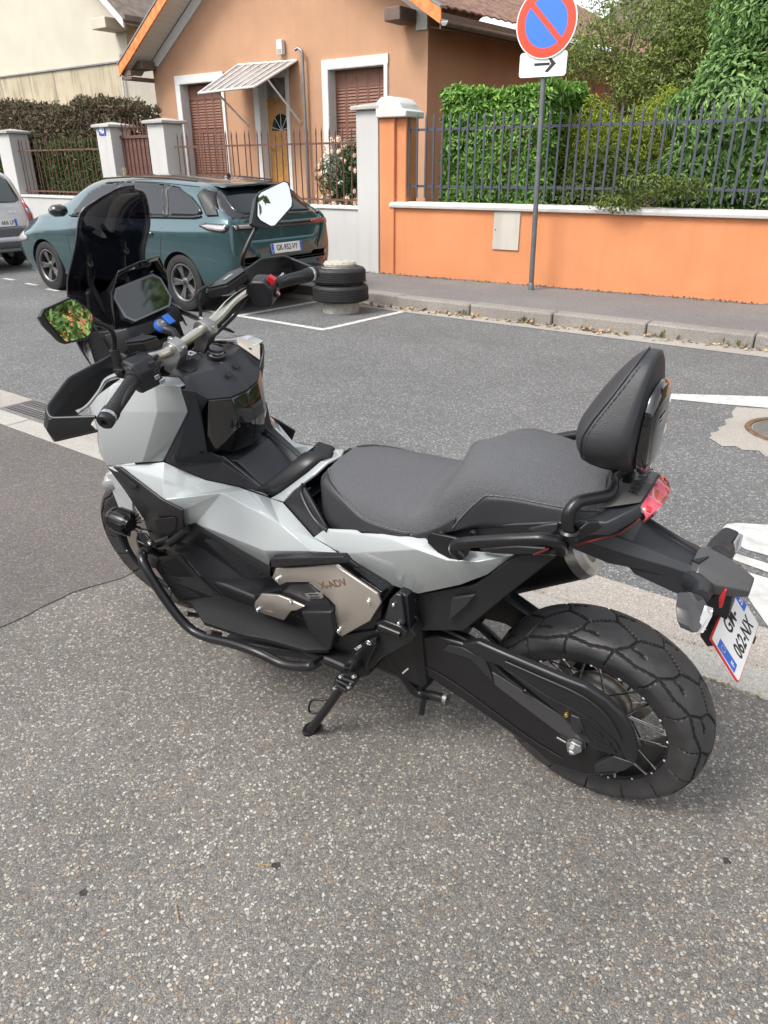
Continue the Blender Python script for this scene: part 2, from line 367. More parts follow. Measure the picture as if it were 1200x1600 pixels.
kerbline('near_kerb', -14.25, 8, 2.2, .162, -.2, -.002, M_granite, 1.06)
sheet('kerb_joint_bed', [(-60, 2.18), (12, 2.18), (12, 2.38), (-60, 2.38)], -.010, M_gutter)
farkerb = lambda x: 7.40+max(0, min(.17, (x+5.5)*.035))+ (.06 if x < -5.9 else 0)
kerbline('far_kerb', -24.25, 8, 7.4, .20, -.2, .10, M_granite_far, 1.0, farkerb, .006, .018)
sheet('far_gutter', [(-40, 7.21), (-5.5, 7.18), (12, 7.42), (12, 7.66), (-40, 7.5)], -.026, M_gutter)
sheet('far_pavement', [(-60, 7.62), (-5.5, 7.58), (12, 7.72), (12, 13), (-60, 13)], .094, M_walk)

# drain grate set in the gutter
M_iron = pmat('cast_iron', (.22, .21, .205), .55, .6, var=.2, vscale=20, bump=.3)
def grate():
    g = empty('drain_grate', (-5.15, 2.375, 0), label='cast iron slotted drain grate set in the pale gutter beside the granite kerb', cat='drain grate')
    Wg, Dg = .72, .285
    MBd().box(0, Wg, 0, Dg, -.078, -.072).build('drain_pit', M_dark, g)
    f = MBd().box(0, Wg, 0, .03, -.03, -.006).box(0, Wg, Dg-.03, Dg, -.03, -.006).box(0, .03, .03, Dg-.03, -.03, -.006).box(Wg-.03, Wg, .03, Dg-.03, -.03, -.006)
    f.box(.03, Wg-.03, Dg/2-.009, Dg/2+.009, -.03, -.007); f.build('grate_frame', M_iron, g)
    n = 17; base = None
    for i in range(n):
        x = .045+i*(Wg-.09)/(n-1)
        if base is None: base = MBd().box(-.0095, .0095, .03, Dg-.03, -.03, -.0085).build('grate_bar', M_iron, g); o = base
        else: o = base.copy(); C.objects.link(o)
        o.location = (x, 0, 0)
grate()

# ---- road markings (on the road)
def mark(name, poly, label, z=-.0255):
    o = sheet(name, poly, z, M_paint, None); o.data.name = name
    return tag(o, label, 'road marking')
def strip(a, b, wd):
    a, b = Vector(a), Vector(b); d = (b-a).normalized(); n_ = Vector((-d.y, d.x))*wd/2; return [a-n_, b-n_, b+n_, a+n_]
def bay():
    a, b = Vector((-5.13, 5.86)), Vector((-14.5, 6.02)); pts = strip(a, b, .09)
    e, f_ = Vector((-5.13, 5.86)), Vector((-5.03, 7.25))
    m = MBd()
    for q in (strip((-5.085, 5.86), (-7.0, 5.90), .085), strip((-5.11, 5.905), (-5.03, 7.2), .085), strip((-6.42, 5.94), (-6.32, 7.2), .085)):
        m.add([(p[0], p[1], -.0255) for p in q], [(0, 1, 2, 3)])
    o = m.build('parking_bay_line', M_paint, recalc=False); tag(o, 'white painted parking bay lines around the foot of the concrete bollard', 'road marking')
bay()
i = 0
for x, y in ((-9.42, 5.60), (-10.15, 5.74), (-10.9, 5.86), (-11.7, 5.95)):
    mark('bay_dash', strip((x, y), (x+.32, y-.02), .07), ['short worn white dash on the road below the teal car door', 'short worn white dash on the road by the teal car front wheel', 'short worn white dash on the road ahead of the teal car front wheel', 'short worn white dash on the road nearest the silver van'][i])['group'] = 'worn white dashes on the road'; i += 1
pp = [WP(u, v, z=-.0255) for u, v in ((1030, 614.5), (1215, 620), (1215, 638.5), (1120, 630.5), (1035, 622))]
mark('lane_line', [(p.x, p.y) for p in pp], 'long white painted line on the road behind the black backrest')
def pxmark(name, pix, label):
    P = [WP(u, v, z=-.0255) for u, v in pix]; return mark(name, [(p.x, p.y) for p in P], label)
pxmark('painted_symbol', [(1129, 825), (1135, 819), (1150, 817), (1240, 822), (1240, 883), (1200, 868), (1165, 858), (1145, 846), (1132, 835)], 'rounded white painted patch on the road, upper one beside the indicator')
pxmark('painted_symbol', [(1138, 861), (1240, 893), (1240, 908), (1150, 876), (1134, 868)], 'narrow white painted bar on the road between two white patches')
pxmark('painted_symbol', [(1165, 893), (1240, 915), (1240, 1020), (1205, 985), (1180, 950), (1160, 920)], 'large white painted patch on the road behind the number plate')
# patched concrete round the manhole
P = [WP(u, v, z=-.0262) for u, v in ((1108, 684), (1112, 680), (1109, 677), (1124, 673), (1122, 668), (1136, 663), (1132, 656), (1146, 652), (1143, 645), (1150, 636), (1178, 638), (1260, 640), (1260, 735), (1228, 722), (1222, 714), (1196, 713), (1186, 704), (1160, 703), (1150, 697), (1128, 697), (1118, 690))]
sheet('manhole_patch', [(p.x, p.y) for p in P], -.0262, M_gutter)
mc = WP(1240, 674, z=-.02)
def manhole():
    e = empty('manhole', (mc.x, mc.y, -.024), label='round rusty manhole cover in a rough concrete patch of the road', cat='manhole cover')
    MBd().lathe([(0, .004), (.235, .004), (.24, 0)], (0, 0, 0), (0, 0, 1), 40).build('cover', M_iron, e, smooth=30)
    MBd().lathe([(.248, 0), (.252, .008), (.285, .008), (.29, 0)], (0, 0, 0), (0, 0, 1), 40).build('ring_frame', pmat('rust', (.16, .10, .06), .8, .3, var=.4, vscale=25, bump=.5), e, smooth=30)
manhole()

# loose stones and chips lying on the pavement and in the aggregate
M_peb = leaf_mat('pebble', [(.12, .115, .11), (.32, .29, .25), (.5, .47, .42), (.22, .2, .19), (.34, .24, .16), (.62, .6, .57)], .8, 0)
def pebbles(name, n, xr, yr, z, s0, s1, mat, seed, sink=.45, flat=.55):
    rs = np.random.RandomState(seed); V = []; F = []
    ico = [(0, 0, 1), (.85, .2, .25), (.2, .9, .3), (-.75, .5, .2), (-.6, -.7, .3), (.4, -.85, .2), (0, 0, -1)]
    fc = [(0, 1, 2), (0, 2, 3), (0, 3, 4), (0, 4, 5), (0, 5, 1), (6, 2, 1), (6, 3, 2), (6, 4, 3), (6, 5, 4), (6, 1, 5)]
    ico = np.array(ico)
    for i in range(n):
        s = rs.uniform(s0, s1)*(1 if rs.rand() < .8 else 1.4); a = rs.uniform(0, 6.28); M = np.array([[math.cos(a), -math.sin(a), 0], [math.sin(a), math.cos(a), 0], [0, 0, 1]])
        p = (ico*rs.uniform(.8, 1.2, ico.shape))*np.array([s, s*rs.uniform(.6, .9), s*flat])
        x, y = rs.uniform(*xr), rs.uniform(*yr); p = p@M.T+np.array([x, y, z-s*flat*sink+s*flat*.25])
        b = len(V); V += p.tolist(); F += [tuple(k+b for k in q) for q in fc]
    o = mk(name, V, F, mat, smooth=50, recalc=False); return tag(o, kind='stuff')
pebbles('pavement_stones', 15000, (-2.42, .9), (-.1, 2.15), .0, .0032, .0075, M_peb, 3, 1.0, .5)
pebbles('gutter_grit', 1500, (-6.5, 1.2), (2.38, 2.75), -.022, .002, .005, M_peb, 4, .3)

for i_, (u_, v_, r_, lab_) in enumerate(((432, 1352, .012, 'small dark tar spot on the pavement below the side stand'), (1135, 1345, .010, 'small dark tar spot on the pavement right of the rear wheel'), (130, 1395, .011, 'small dark tar spot on the pavement at the lower left'))):
    p_ = WP(u_, v_, z=.0015); o_ = sheet('tar_spot', [(p_.x+r_*math.cos(a)*random.uniform(.6, 1.2), p_.y+r_*math.sin(a)*random.uniform(.6, 1.2)) for a in np.linspace(0, 2*PI, 15)[:-1]], .0015, pmat('tar', (.03, .028, .027), .7, bump=.6), None); tag(o_, lab_, 'tar spot')
# leaf litter along the far kerb and wall foot, near kerb moss
M_litter = leaf_mat('dry_leaf', [(.30, .17, .08), (.42, .28, .15), (.20, .12, .07), (.50, .40, .24), (.28, .2, .1)], .8, 0)
lp = []; 
for i in range(330):
    x = rng.uniform(-6.6, 0) if rng.rand() < .6 else rng.choice([-5.6, -5.0, -4.3, -3.6, -3.0, -2.6])+rng.normal(0, .18)
    lp.append((x, farkerb(x)-.04-abs(rng.normal(0, .06)), -.015))
leaves('fallen_leaves', lp, [(0, 0, 1)]*len(lp), .055, M_litter, ratio=.6, jitter=.35, seed=11)
tag(bpy.data.objects['fallen_leaves'], kind='stuff')
lp = [(x, 9.0+max(0, (x+6.7))*.075-abs(rng.normal(0, .035))-.02, .103) for x in rng.uniform(-9, 1, 900)]
leaves('wall_foot_debris', lp, [(0, 0, 1)]*len(lp), .03, leaf_mat('debris', [(.05, .035, .025), (.12, .08, .05), (.2, .15, .1), (.07, .055, .04)], .9, 0), ratio=.6, jitter=.5, seed=12)
M_grass = leaf_mat('weed_green', [(.09, .14, .03), (.16, .2, .05), (.25, .26, .09)], .6, .2)
lp = []; 
for cx_ in (-5.9, -4.35, -3.55, -2.1, -1.4):
    lp += [(cx_+rng.normal(0, .06), farkerb(cx_)-.03+rng.normal(0, .02), -.02) for _ in range(26)]
leaves('kerb_weeds', lp, [(0, -1, .3)]*len(lp), .07, M_grass, ratio=.12, droop=-2.2, jitter=.8, seed=13)
lp = [(x, 2.375+rng.normal(0, .008), -.015) for x in rng.uniform(-1.3, .3, 700)] + [(x, 2.192+rng.normal(0, .006), -.001) for x in rng.uniform(-.6, .3, 260)]
leaves('kerb_moss', lp, [(0, 0, 1)]*len(lp), .014, leaf_mat('dry_moss', [(.22, .17, .05), (.32, .26, .09), (.16, .15, .05), (.4, .33, .18)], .9, 0), ratio=.4, jitter=.9, seed=14)
# dry twigs lying on the coarse pavement
def twig(pa, pb, lab):
    a, b = WP(*pa, z=.004), WP(*pb, z=.004); m = (a+b)/2+Vector((random.uniform(-.003, .003), random.uniform(-.003, .003), .002))
    o = tube('twig', [a, m, b], .0013, M_litter, n=5, k=3); tag(o, lab, 'twig')
twig((563, 1084), (588, 1090), 'pale dry twig on the pavement just right of the side stand')
twig((398, 1349), (424, 1352), 'pale straw on the pavement far below the side stand foot')
twig((274, 1414), (278, 1437), 'short pale straw on the pavement in the lower left')

# ================================================================== ORANGE WALL AND FENCE
M_orange = wall_mat('orange_render', (.60, .245, .115), .45, 90, .22, (.42, .15, .06), var=.10)
M_white = wall_mat('white_render', (.49, .485, .475), .35, 120, .35, (.30, .29, .27), .05)
M_cap = wall_mat('white_coping', (.58, .57, .555), .5, 60, .25, (.35, .33, .30), .06)
M_stonecap = wall_mat('grey_stone_cap', (.40, .39, .36), .9, 40, .5, (.16, .155, .14), .2)
M_grey = pmat('anthracite_paint', (.062, .070, .092), .45, .1, bump=.1)
M_rust = pmat('rusty_brown_paint', (.12, .055, .042), .65, .1, var=.3, vscale=30, bump=.3)
WA = math.atan2(.39, 5.2)
ow = empty('orange_wall', (-6.70, 9.03, .094), WA, 'low bright orange rendered wall with white coping and a tall pillar at its left end', 'wall')
MBd().box(.24, 9, 0, .22, -.05, .905).build('wall_panel', M_orange, ow)
b = MBd().box(0, .24, -.03, .36, -.05, 2.02).build('pillar', M_orange, ow, bevel=.012, smooth=30)
MBd().box(.24, .40, .02, .33, .905, 2.02).build('pilaster', M_orange, ow, bevel=.01, smooth=30)
c = MBd(); c.prism([(.17, -.05, .903), (.17, -.06, .945), (.19, -.04, .975), (.2, .11, .985), (.2, .26, .975), (.2, .27, .93), (.19, .25, .903)], (3.15, 0, 0)); c.build('coping', M_cap, ow, bevel=.008, smooth=30)
c = MBd(); c.prism([(3.323, -.055, .898), (3.323, -.065, .938), (3.323, -.04, .972), (3.323, .11, .982), (3.323, .26, .972), (3.323, .27, .93), (3.323, .25, .898)], (5.7, 0, 0)); c.build('coping', M_cap, ow, bevel=.008, smooth=30)
cap = [(-.02, 2.022), (.46, 2.022), (.46, 2.10), (.40, 2.115), (.36, 2.19), (.28, 2.25), (.18, 2.275), (.06, 2.26), (-.02, 2.20)]
MBd().prism([(x, -.09, z) for x, z in cap], (0, .5, 0)).build('pillar_cap', M_cap, ow, bevel=.014, smooth=40)
def onwall(X): return 9.03+(X+6.7)*.075
hx0, hx1 = WP(771, 330, y=9.12), WP(808, 392, y=9.15)
mt = empty('meter_box', (hx0.x, onwall(hx0.x)-.012, hx1.z), WA, 'pale grey rectangular meter cabinet door set into the orange wall', 'meter box')
MBd().box(0, hx1.x-hx0.x, -.008, .05, 0, hx0.z-hx1.z).build('door', wall_mat('meter_door', (.50, .47, .42), .3, 90, .5, (.28, .26, .23), .12), mt, bevel=.004)
MBd().lathe([(0, .006), (.008, .006), (.008, 0)], (.03, -.008, (hx0.z-hx1.z)*.52), (0, -1, 0), 12).build('lock', M_dark, mt)
# grey spear fence
gf = empty('grey_fence', (-6.70, 9.03, .094), WA, 'dark grey steel fence of pointed bars standing on the orange wall', 'fence')
MBd().box(.36, 9, .075, .105, 1.855, 1.885).build('rail', M_grey, gf)
MBd().box(.36, 9, .075, .105, 1.165, 1.195).build('rail', M_grey, gf)
def spear(name, w_, z0, z1, tip, mat, par):
    m = MBd().box(-w_/2, w_/2, -w_*.28, w_*.28, z0, z1); m.add([(-w_/2, -w_*.28, z1), (w_/2, -w_*.28, z1), (w_/2, w_*.28, z1), (-w_/2, w_*.28, z1), (0, 0, z1+tip)], [(0, 1, 4), (1, 2, 4), (2, 3, 4), (3, 0, 4)]); return m.build(name, mat, par)
sp = None
for k in range(66):
    if sp is None: sp = spear('bar', .025, 1.03, 2.0, .07, M_grey, gf); o = sp
    else: o = sp.copy(); C.objects.link(o)
    o.location = (.43+k*.1235, .065, random.uniform(-.006, .006)); o.rotation_euler = (0, random.uniform(-.004, .004), 0)

# ================================================================== WHITE WALLS, PILLARS, RUSTY FENCES
def pillar(x0, x1, y0, y1, h, lab, caplab=True, capm=None, ov=.06):
    p = empty('gate_pillar', (x0, y0, .09), label=lab, cat='pillar', group='white gate pillars')
    MBd().box(0, x1-x0, 0, y1-y0, -.05, h).build('shaft', M_white, p, bevel=.01, smooth=30)
    cx, cy = (x1-x0)/2, (y1-y0)/2; z = h
    V = [(-ov, -ov, z+.002), (x1-x0+ov, -ov, z+.002), (x1-x0+ov, y1-y0+ov, z+.002), (-ov, y1-y0+ov, z+.002), (-ov, -ov, z+.05), (x1-x0+ov, -ov, z+.05), (x1-x0+ov, y1-y0+ov, z+.05), (-ov, y1-y0+ov, z+.05), (cx, cy, z+.10)]
    mk('cap', V, [(3, 2, 1, 0), (0, 1, 5, 4), (1, 2, 6, 5), (2, 3, 7, 6), (3, 0, 4, 7), (4, 5, 8), (5, 6, 8), (6, 7, 8), (7, 4, 8)], M_stonecap, p, bevel=.01, smooth=30)
    return p
pillar(-7.10, -6.72, 9.0, 9.38, 2.13, 'tall white square pillar standing against the orange pillar')
pillar(-11.70, -11.27, 9.0, 9.43, 2.10, 'white pillar to the right of the brown gate, above the teal car roof')
p1 = pillar(-13.19, -12.77, 9.0, 9.42, 2.08, 'white pillar carrying the blue house number plate')
pillar(-16.72, -16.24, 9.0, 9.42, 2.06, 'white pillar at the left edge behind the silver van')
def lowwall(x0, x1, lab):
    e = empty('white_wall', (x0, 9.03, .09), label=lab, cat='wall', group='low white garden walls')
    MBd().box(0, x1-x0, 0, .25, -.05, .86).build('wall_panel', M_white, e)
    MBd().box(0, x1-x0, -.025, .275, .862, .905).build('coping', M_cap, e, bevel=.006)
lowwall(-11.27, -7.10, 'low stained white wall between the teal car and the house garden')
lowwall(-16.24, -13.19, 'low stained white wall under the brown dead hedge')
lowwall(-30, -16.72, 'low white wall running off behind the silver van')
def rustfence(x0, x1, lab, sp_, railz=(.98, 1.74), top=1.86):
    e = empty('rusty_fence', (x0, 9.15, .09), label=lab, cat='fence', group='brown railings on the white walls')
    for z in railz: MBd().box(0, x1-x0, -.008, .008, z-.014, z+.014).build('rail', M_rust, e)
    n = int((x1-x0)/sp_); b0 = None
    for k in range(n):
        if b0 is None: b0 = MBd().tube([(0, 0, .9), (0, 0, top)], .0095, 6).tube([(0, 0, top), (0, 0, top+.05), (0, 0, top+.10)], [.013, .009, .001], 6).build('bar', M_rust, e); o = b0
        else: o = b0.copy(); C.objects.link(o)
        o.location = ((k+.5)*(x1-x0)/n, 0, random.uniform(-.008, .008)); o.rotation_euler = (random.uniform(-.01, .01), random.uniform(-.012, .012), 0)
rustfence(-11.20, -7.12, 'brown spiked railing on the white wall in front of the house door', .133)
rustfence(-16.24, -13.25, 'brown spiked railing in front of the dead hedge', .135)
# gate
gt = empty('metal_gate', (-12.77, 9.22, .09), label='brown ribbed metal gate with scrolled spikes between two white pillars', cat='gate')
MBd().box(0, 1.07, 0, .03, .1, 1.93).build('gate_sheet', M_rust, gt)
for z in (.12, 1.0, 1.90): MBd().box(0, 1.07, -.032, -.002, z, z+.05).build('gate_frame', M_rust, gt)
g0 = None
for k in range(9):
    if g0 is None: g0 = MBd().box(0, .05, -.018, -.002, .17, 1.89).build('gate_slat', M_rust, gt, bevel=.006); o = g0
    else: o = g0.copy(); C.objects.link(o)
    o.location = (.03+k*.117, 0, 0)
g0 = None
for k in range(9):
    if g0 is None:
        m = MBd().tube([(0, 0, 1.95), (0, 0, 2.10)], .011, 6); m.tube([(0, 0, 2.1), (0, 0, 2.22)], [.016, .001], 6)
        m.tube([(.0, 0, 2.0), (.035, 0, 2.03), (.045, 0, 2.07), (.02, 0, 2.09)], .006, 5).tube([(.0, 0, 2.0), (-.035, 0, 2.03), (-.045, 0, 2.07), (-.02, 0, 2.09)], .006, 5); g0 = m.build('gate_spike', M_rust, gt); o = g0
    else: o = g0.copy(); C.objects.link(o)
    o.location = (.06+k*.118, 0, 0)
# number plate 40 and intercom
M_blue = pmat('enamel_blue', (.05, .07, .30), .25); M_wht = pmat('white_paint', (.78, .78, .76), .4)
nb = empty('house_number', (-12.995, 8.994, 2.13), label='small blue enamel plate with white number 40 on the pillar', cat='house number')
MBd().box(-.10, .10, -.008, .004, -.085, .085).build('plate', M_blue, nb, bevel=.003)
t_ = text('number', '40', .165, M_wht, Matrix.Translation((0, -.0085, -.002)) @ Matrix.Rotation(PI/2, 4, 'X'), None, .001, sx=.82, bold=.004); t_.parent = nb
ic = empty('intercom', (-12.755, 9.2, 1.42), label='small cream intercom box on the side of the numbered pillar', cat='intercom')
MBd().box(-.01, .03, -.06, .06, -.09, .09).build('case', pmat('cream_plastic', (.6, .52, .36), .5), ic, bevel=.006)
MBd().lathe([(0, .004), (.014, .004), (.014, 0)], (.03, 0, -.03), (1, 0, 0), 12).build('button', M_dark, ic)
mbx = empty('letter_box', (-13.42, 9.28, 1.2), label='small cream letter box with yellow sticker beside the numbered pillar', cat='letter box')
MBd().box(-.18, .12, 0, .12, -.22, .1).build('case', pmat('letterbox_cream', (.55, .5, .4), .5), mbx, bevel=.006)
MBd().box(-.10, .05, -.004, -.001, -.16, -.06).build('sticker', pmat('yellow_sticker', (.75, .42, .03), .5), mbx)
MBd().box(-.12, .06, -.005, -.001, .02, .04).build('slot', M_dark, mbx)

# ================================================================== ORANGE-TAN HOUSE
M_tan = wall_mat('tan_roughcast', (.46, .268, .168), 1.0, 70, .16, (.30, .16, .09), var=.08)
M_tanside = M_tan
M_shut = pmat('shutter_brown', (.19, .085, .055), .6, var=.12, vscale=20)
M_trim = pmat('white_trim', (.60, .60, .59), .6, var=.05, vscale=8)
M_door = pmat('oak_door', (.46, .235, .07), .45, var=.2, vscale=14)
M_barge = pmat('weathered_orange_board', (.62, .20, .06), .7, var=.4, vscale=9, bump=.2)
M_soffit = pmat('soffit_board', (.66, .62, .57), .7, var=.08, vscale=12)
M_beam = pmat('dark_beam', (.13, .09, .07), .7, var=.2, vscale=12)
M_zinc = pmat('zinc', (.22, .23, .24), .4, .6, var=.15, vscale=6)
M_tile = pmat('clay_tile', (.23, .135, .10), .85, var=.5, vscale=7, bump=.3, detail=8)
M_glassdark = pmat('window_glass', (.02, .024, .026), .05, spec=.8)
HX0, HX1, HY, HB = -15.14, -7.90, 12.0, .3
hs_ = empty('tan_house', (HX0, HY, 0), label='orange-tan roughcast house with brown shutters, wooden door and tiled gable roof', cat='house')
def loc(x, y, z): return (x-HX0, y-HY, z)
def lwall(name, x0, x1, z0, z1, holes, y0, y1, mat, par, ox, oy):
    xs = sorted({x0, x1, *[h[0] for h in holes], *[h[1] for h in holes]}); zs = sorted({z0, z1, *[h[2] for h in holes], *[h[3] for h in holes]})
    m = MBd(); solid = {}
    for i in range(len(xs)-1):
        for j in range(len(zs)-1):
            cx, cz = (xs[i]+xs[i+1])/2, (zs[j]+zs[j+1])/2
            solid[i, j] = not any(h[0] < cx < h[1] and h[2] < cz < h[3] for h in holes)
    def q(a, b, c, d): m.add([a, b, c, d], [(0, 1, 2, 3)])
    for (i, j), s_ in solid.items():
        if not s_: continue
        a, b_, c_, d_ = xs[i]-ox, xs[i+1]-ox, zs[j], zs[j+1]; f0, f1 = y0-oy, y1-oy
        q((a, f0, c_), (b_, f0, c_), (b_, f0, d_), (a, f0, d_)); q((b_, f1, c_), (a, f1, c_), (a, f1, d_), (b_, f1, d_))
        if not solid.get((i-1, j)): q((a, f1, c_), (a, f0, c_), (a, f0, d_), (a, f1, d_))
        if not solid.get((i+1, j)): q((b_, f0, c_), (b_, f1, c_), (b_, f1, d_), (b_, f0, d_))
        if not solid.get((i, j-1)): q((a, f1, c_), (b_, f1, c_), (b_, f0, c_), (a, f0, c_))
        if not solid.get((i, j+1)): q((a, f0, d_), (b_, f0, d_), (b_, f1, d_), (a, f1, d_))
    return m.build(name, mat, par, recalc=False)
LW = (-14.28, -12.98, 1.30, 3.13); RW = (-10.10, -8.79, 1.30, 3.14); DW = (-11.92, -11.17, .85, 3.12)
EAVE = 3.62; SL = .62; RX = (HX0+HX1)/2; RZ = EAVE+(HX1-RX)*SL
lwall('front_wall', HX0, HX1, HB, EAVE, [LW, RW, DW], HY, HY+.34, M_tan, hs_, HX0, HY)
SIDE_END = Vector((-7.2, 21.0))
m = MBd(); m.prism([loc(HX1, HY+.34, HB), loc(SIDE_END.x, SIDE_END.y, HB), loc(SIDE_END.x-.3, SIDE_END.y, HB), loc(HX1-.3, HY+.34, HB)], (0, 0, EAVE-HB)); m.build('side_wall', M_tan, hs_)
MBd().box(0, .3, .34, 9, HB, EAVE).build('side_wall', M_tan, hs_)
def opening(o, kind):
    x0, x1, z0, z1 = o
    f = MBd(); t = .135
    f.box(x0-t, x1+t*.6, HY-.035, HY+.0, z1, z1+.15, M=Matrix.Translation((-HX0, -HY, 0)))
    f.box(x0-t, x0, HY-.035, HY, z0-(0 if kind == 'door' else .1), z1, M=Matrix.Translation((-HX0, -HY, 0)))
    f.box(x1, x1+t*.5, HY-.035, HY, z0-(0 if kind == 'door' else .1), z1, M=Matrix.Translation((-HX0, -HY, 0)))
    fo = f.build('door_surround' if kind == 'door' else 'window_surround', M_trim, hs_)
    f = MBd(); T = Matrix.Translation((-HX0, -HY, 0))
    f.box(x0, x0+.012, HY-.03, HY+.24, z0, z1, M=T).box(x1-.012, x1, HY-.03, HY+.24, z0, z1, M=T).box(x0+.012, x1-.012, HY-.03, HY+.24, z1-.012, z1, M=T)
    f.build('reveal', M_trim, hs_)
    if kind == 'window':
        MBd().box(x0-.13, x1+.1, HY-.09, HY+.24, z0-.1, z0, M=T).build('sill', M_trim, hs_, bevel=.008)
        n = 5; wd = (x1-x0-.024)/n
        for k in range(n):
            a = x0+.012+k*wd; sh = MBd(); yy = HY+.20
            sh.box(a+.004, a+wd-.004, yy, yy+.02, z0, z1-.02, M=T)
            sh.box(a+.004, a+.03, yy-.014, yy, z0, z1-.02, M=T).box(a+wd-.03, a+wd-.004, yy-.014, yy, z0, z1-.02, M=T)
            sh.box(a+.03, a+wd-.03, yy-.014, yy, z1-.30, z1-.02, M=T).box(a+.03, a+wd-.03, yy-.014, yy, z0, z0+.08, M=T).box(a+.03, a+wd-.03, yy-.014, yy, (z0+z1)/2-.03, (z0+z1)/2+.03, M=T)
            so_ = sh.build('shutter_leaf', M_shut, hs_)
            z = z0+.10; sl0 = None
            while z < z1-.33:
                if not ((z0+z1)/2-.08 < z < (z0+z1)/2+.03):
                    if sl0 is None: sl0 = MBd().add([Vector((0, -.004, .034)), Vector((wd-.06, -.004, .034)), Vector((wd-.06, -.02, 0)), Vector((0, -.02, 0)), Vector((0, 0, 0)), Vector((wd-.06, 0, 0))], [(0, 1, 2, 3), (3, 2, 5, 4)]).build('slat', M_shut, so_, recalc=False); q = sl0
                    else: q = sl0.copy(); C.objects.link(q)
                    q.location = (a+.03-HX0, yy-HY, z)
                z += .052
opening(LW, 'window'); opening(RW, 'window'); opening(DW, 'door')
T = Matrix.Translation((-HX0, -HY, 0))
dx0, dx1 = DW[0]+.012, DW[1]-.012
dr = MBd().box(dx0, dx1, HY+.2, HY+.24, DW[2], 2.70, M=T).build('door', M_door, hs_)
for a, b_, z0, z1 in ((.10, .34, .1, .62), (.40, .64, .1, .62), (.10, .34, .72, 1.15), (.40, .64, .72, 1.15)):
    m = MBd().box(dx0+a, dx0+b_, HY+.188, HY+.198, DW[2]+z0, DW[2]+z1, M=T); m.build('door_panel', M_door, dr, bevel=.008)
arc = [(dx0+.36+.26*math.cos(a), HY+.192, 2.18+.30*math.sin(a)) for a in np.linspace(0, PI, 16)]
MBd().prism([(x-HX0, y-HY, z) for x, y, z in arc], (0, .006, 0)).build('fanlight', M_glassdark, dr)
for a in np.linspace(.2, PI-.2, 5):
    p_ = Vector((dx0+.36-HX0, .189, 2.18)); MBd().tube([p_, p_+Vector((.26*math.cos(a), 0, .30*math.sin(a)))], .006, 6).build('fanlight_bar', M_trim, dr)
MBd().tube([(dx0+.1-HX0, .15, 1.83), (dx0+.1-HX0, .20, 1.83)], .012, 8).tube([(dx0+.1-HX0, .15, 1.83), (dx0+.2-HX0, .15, 1.83)], .009, 8).build('handle', M_zinc, dr)
MBd().box(dx0, dx1, HY+.19, HY+.25, 2.70, 2.76, M=T).build('transom_bar', M_door, hs_)
tr = MBd().box(dx0, dx1, HY+.215, HY+.225, 2.76, 3.11, M=T).build('transom_window', pmat('transom_glass', (.25, .25, .24), .15, var=.5, vscale=3), hs_)
MBd().tube([(dx0-HX0+.2, .205, 3.1), (dx1-HX0, .205, 2.85)], .01, 6).build('glazing_bar', M_door, tr)
MBd().tube([(dx0-HX0+.45, .205, 3.1), (dx1-HX0, .205, 2.97)], .008, 6).build('glazing_bar', M_door, tr)
# door steps hidden by the car: landing
MBd().box(dx0-.4, dx1+.4, HY-1.0, HY, .09, .84, M=T).build('doorstep', M_stonecap, hs_)
# awning: slatted frame on two struts
aw = empty('door_awning', (0, 0, 0), label='grey slatted awning on two struts over the wooden front door', cat='awning')
A, Bp, Cp, Dp = WP(372, 103, y=12.0-.02), WP(464, 96, y=12.0-.02), WP(398, 137, y=11.0), WP(310, 147.5, y=11.0)
M_awn = pmat('corrugated_sheet', (.30, .28, .27), .5, var=.25, vscale=8); M_alu = pmat('awning_white_metal', (.68, .67, .65), .5, .2)
mk('sheet', [A, Bp, Cp, Dp], [(0, 1, 2, 3)], M_awn, aw, solid=.006)
for a, b_ in ((A, Bp), (Cp, Dp), (Bp, Cp), (A, Dp)): MBd().tube([a+Vector((0, 0, .018)), b_+Vector((0, 0, .018))], .02, 6).build('edge_rail', M_alu, aw)
for k in range(1, 7):
    a = A.lerp(Bp, k/7); b_ = Dp.lerp(Cp, k/7); MBd().tube([a+Vector((0, 0, .02)), b_+Vector((0, 0, .02))], .013, 6).build('batten', M_alu, aw)
for s_, q in ((Cp.lerp(Bp, .3), WP(470, 192, y=11.98)), (Dp.lerp(A, .3), WP(386, 195, y=11.98))): MBd().tube([s_, q], .018, 8).build('strut', M_alu, aw)
lampo = empty('wall_lamp', WP(441, 74, y=11.98), label='small white box fixed high on the tan house wall', cat='alarm box')
MBd().box(-.07, .07, -.09, 0, -.12, .12).build('case', M_trim, lampo, bevel=.01); MBd().box(-.05, .05, -.095, -.091, -.10, -.03).build('grille', pmat('lamp_grille', (.3, .3, .3), .5), lampo)
pa, pb = WP(472, 80, y=11.9), WP(486, 330, y=11.9)
dp = empty('metal_pole', (pa.x, pa.y, 0), label='thin pale grey pole with bent top rising beside the front door', cat='pole')
z1_ = pa.z; MBd().tube(fillet([(0, 0, .1), (0, 0, z1_), (-.10, 0, z1_+.06), (-.16, -.02, z1_+.03)], .03), .028, 10).build('pipe', M_zinc, dp, smooth=40)
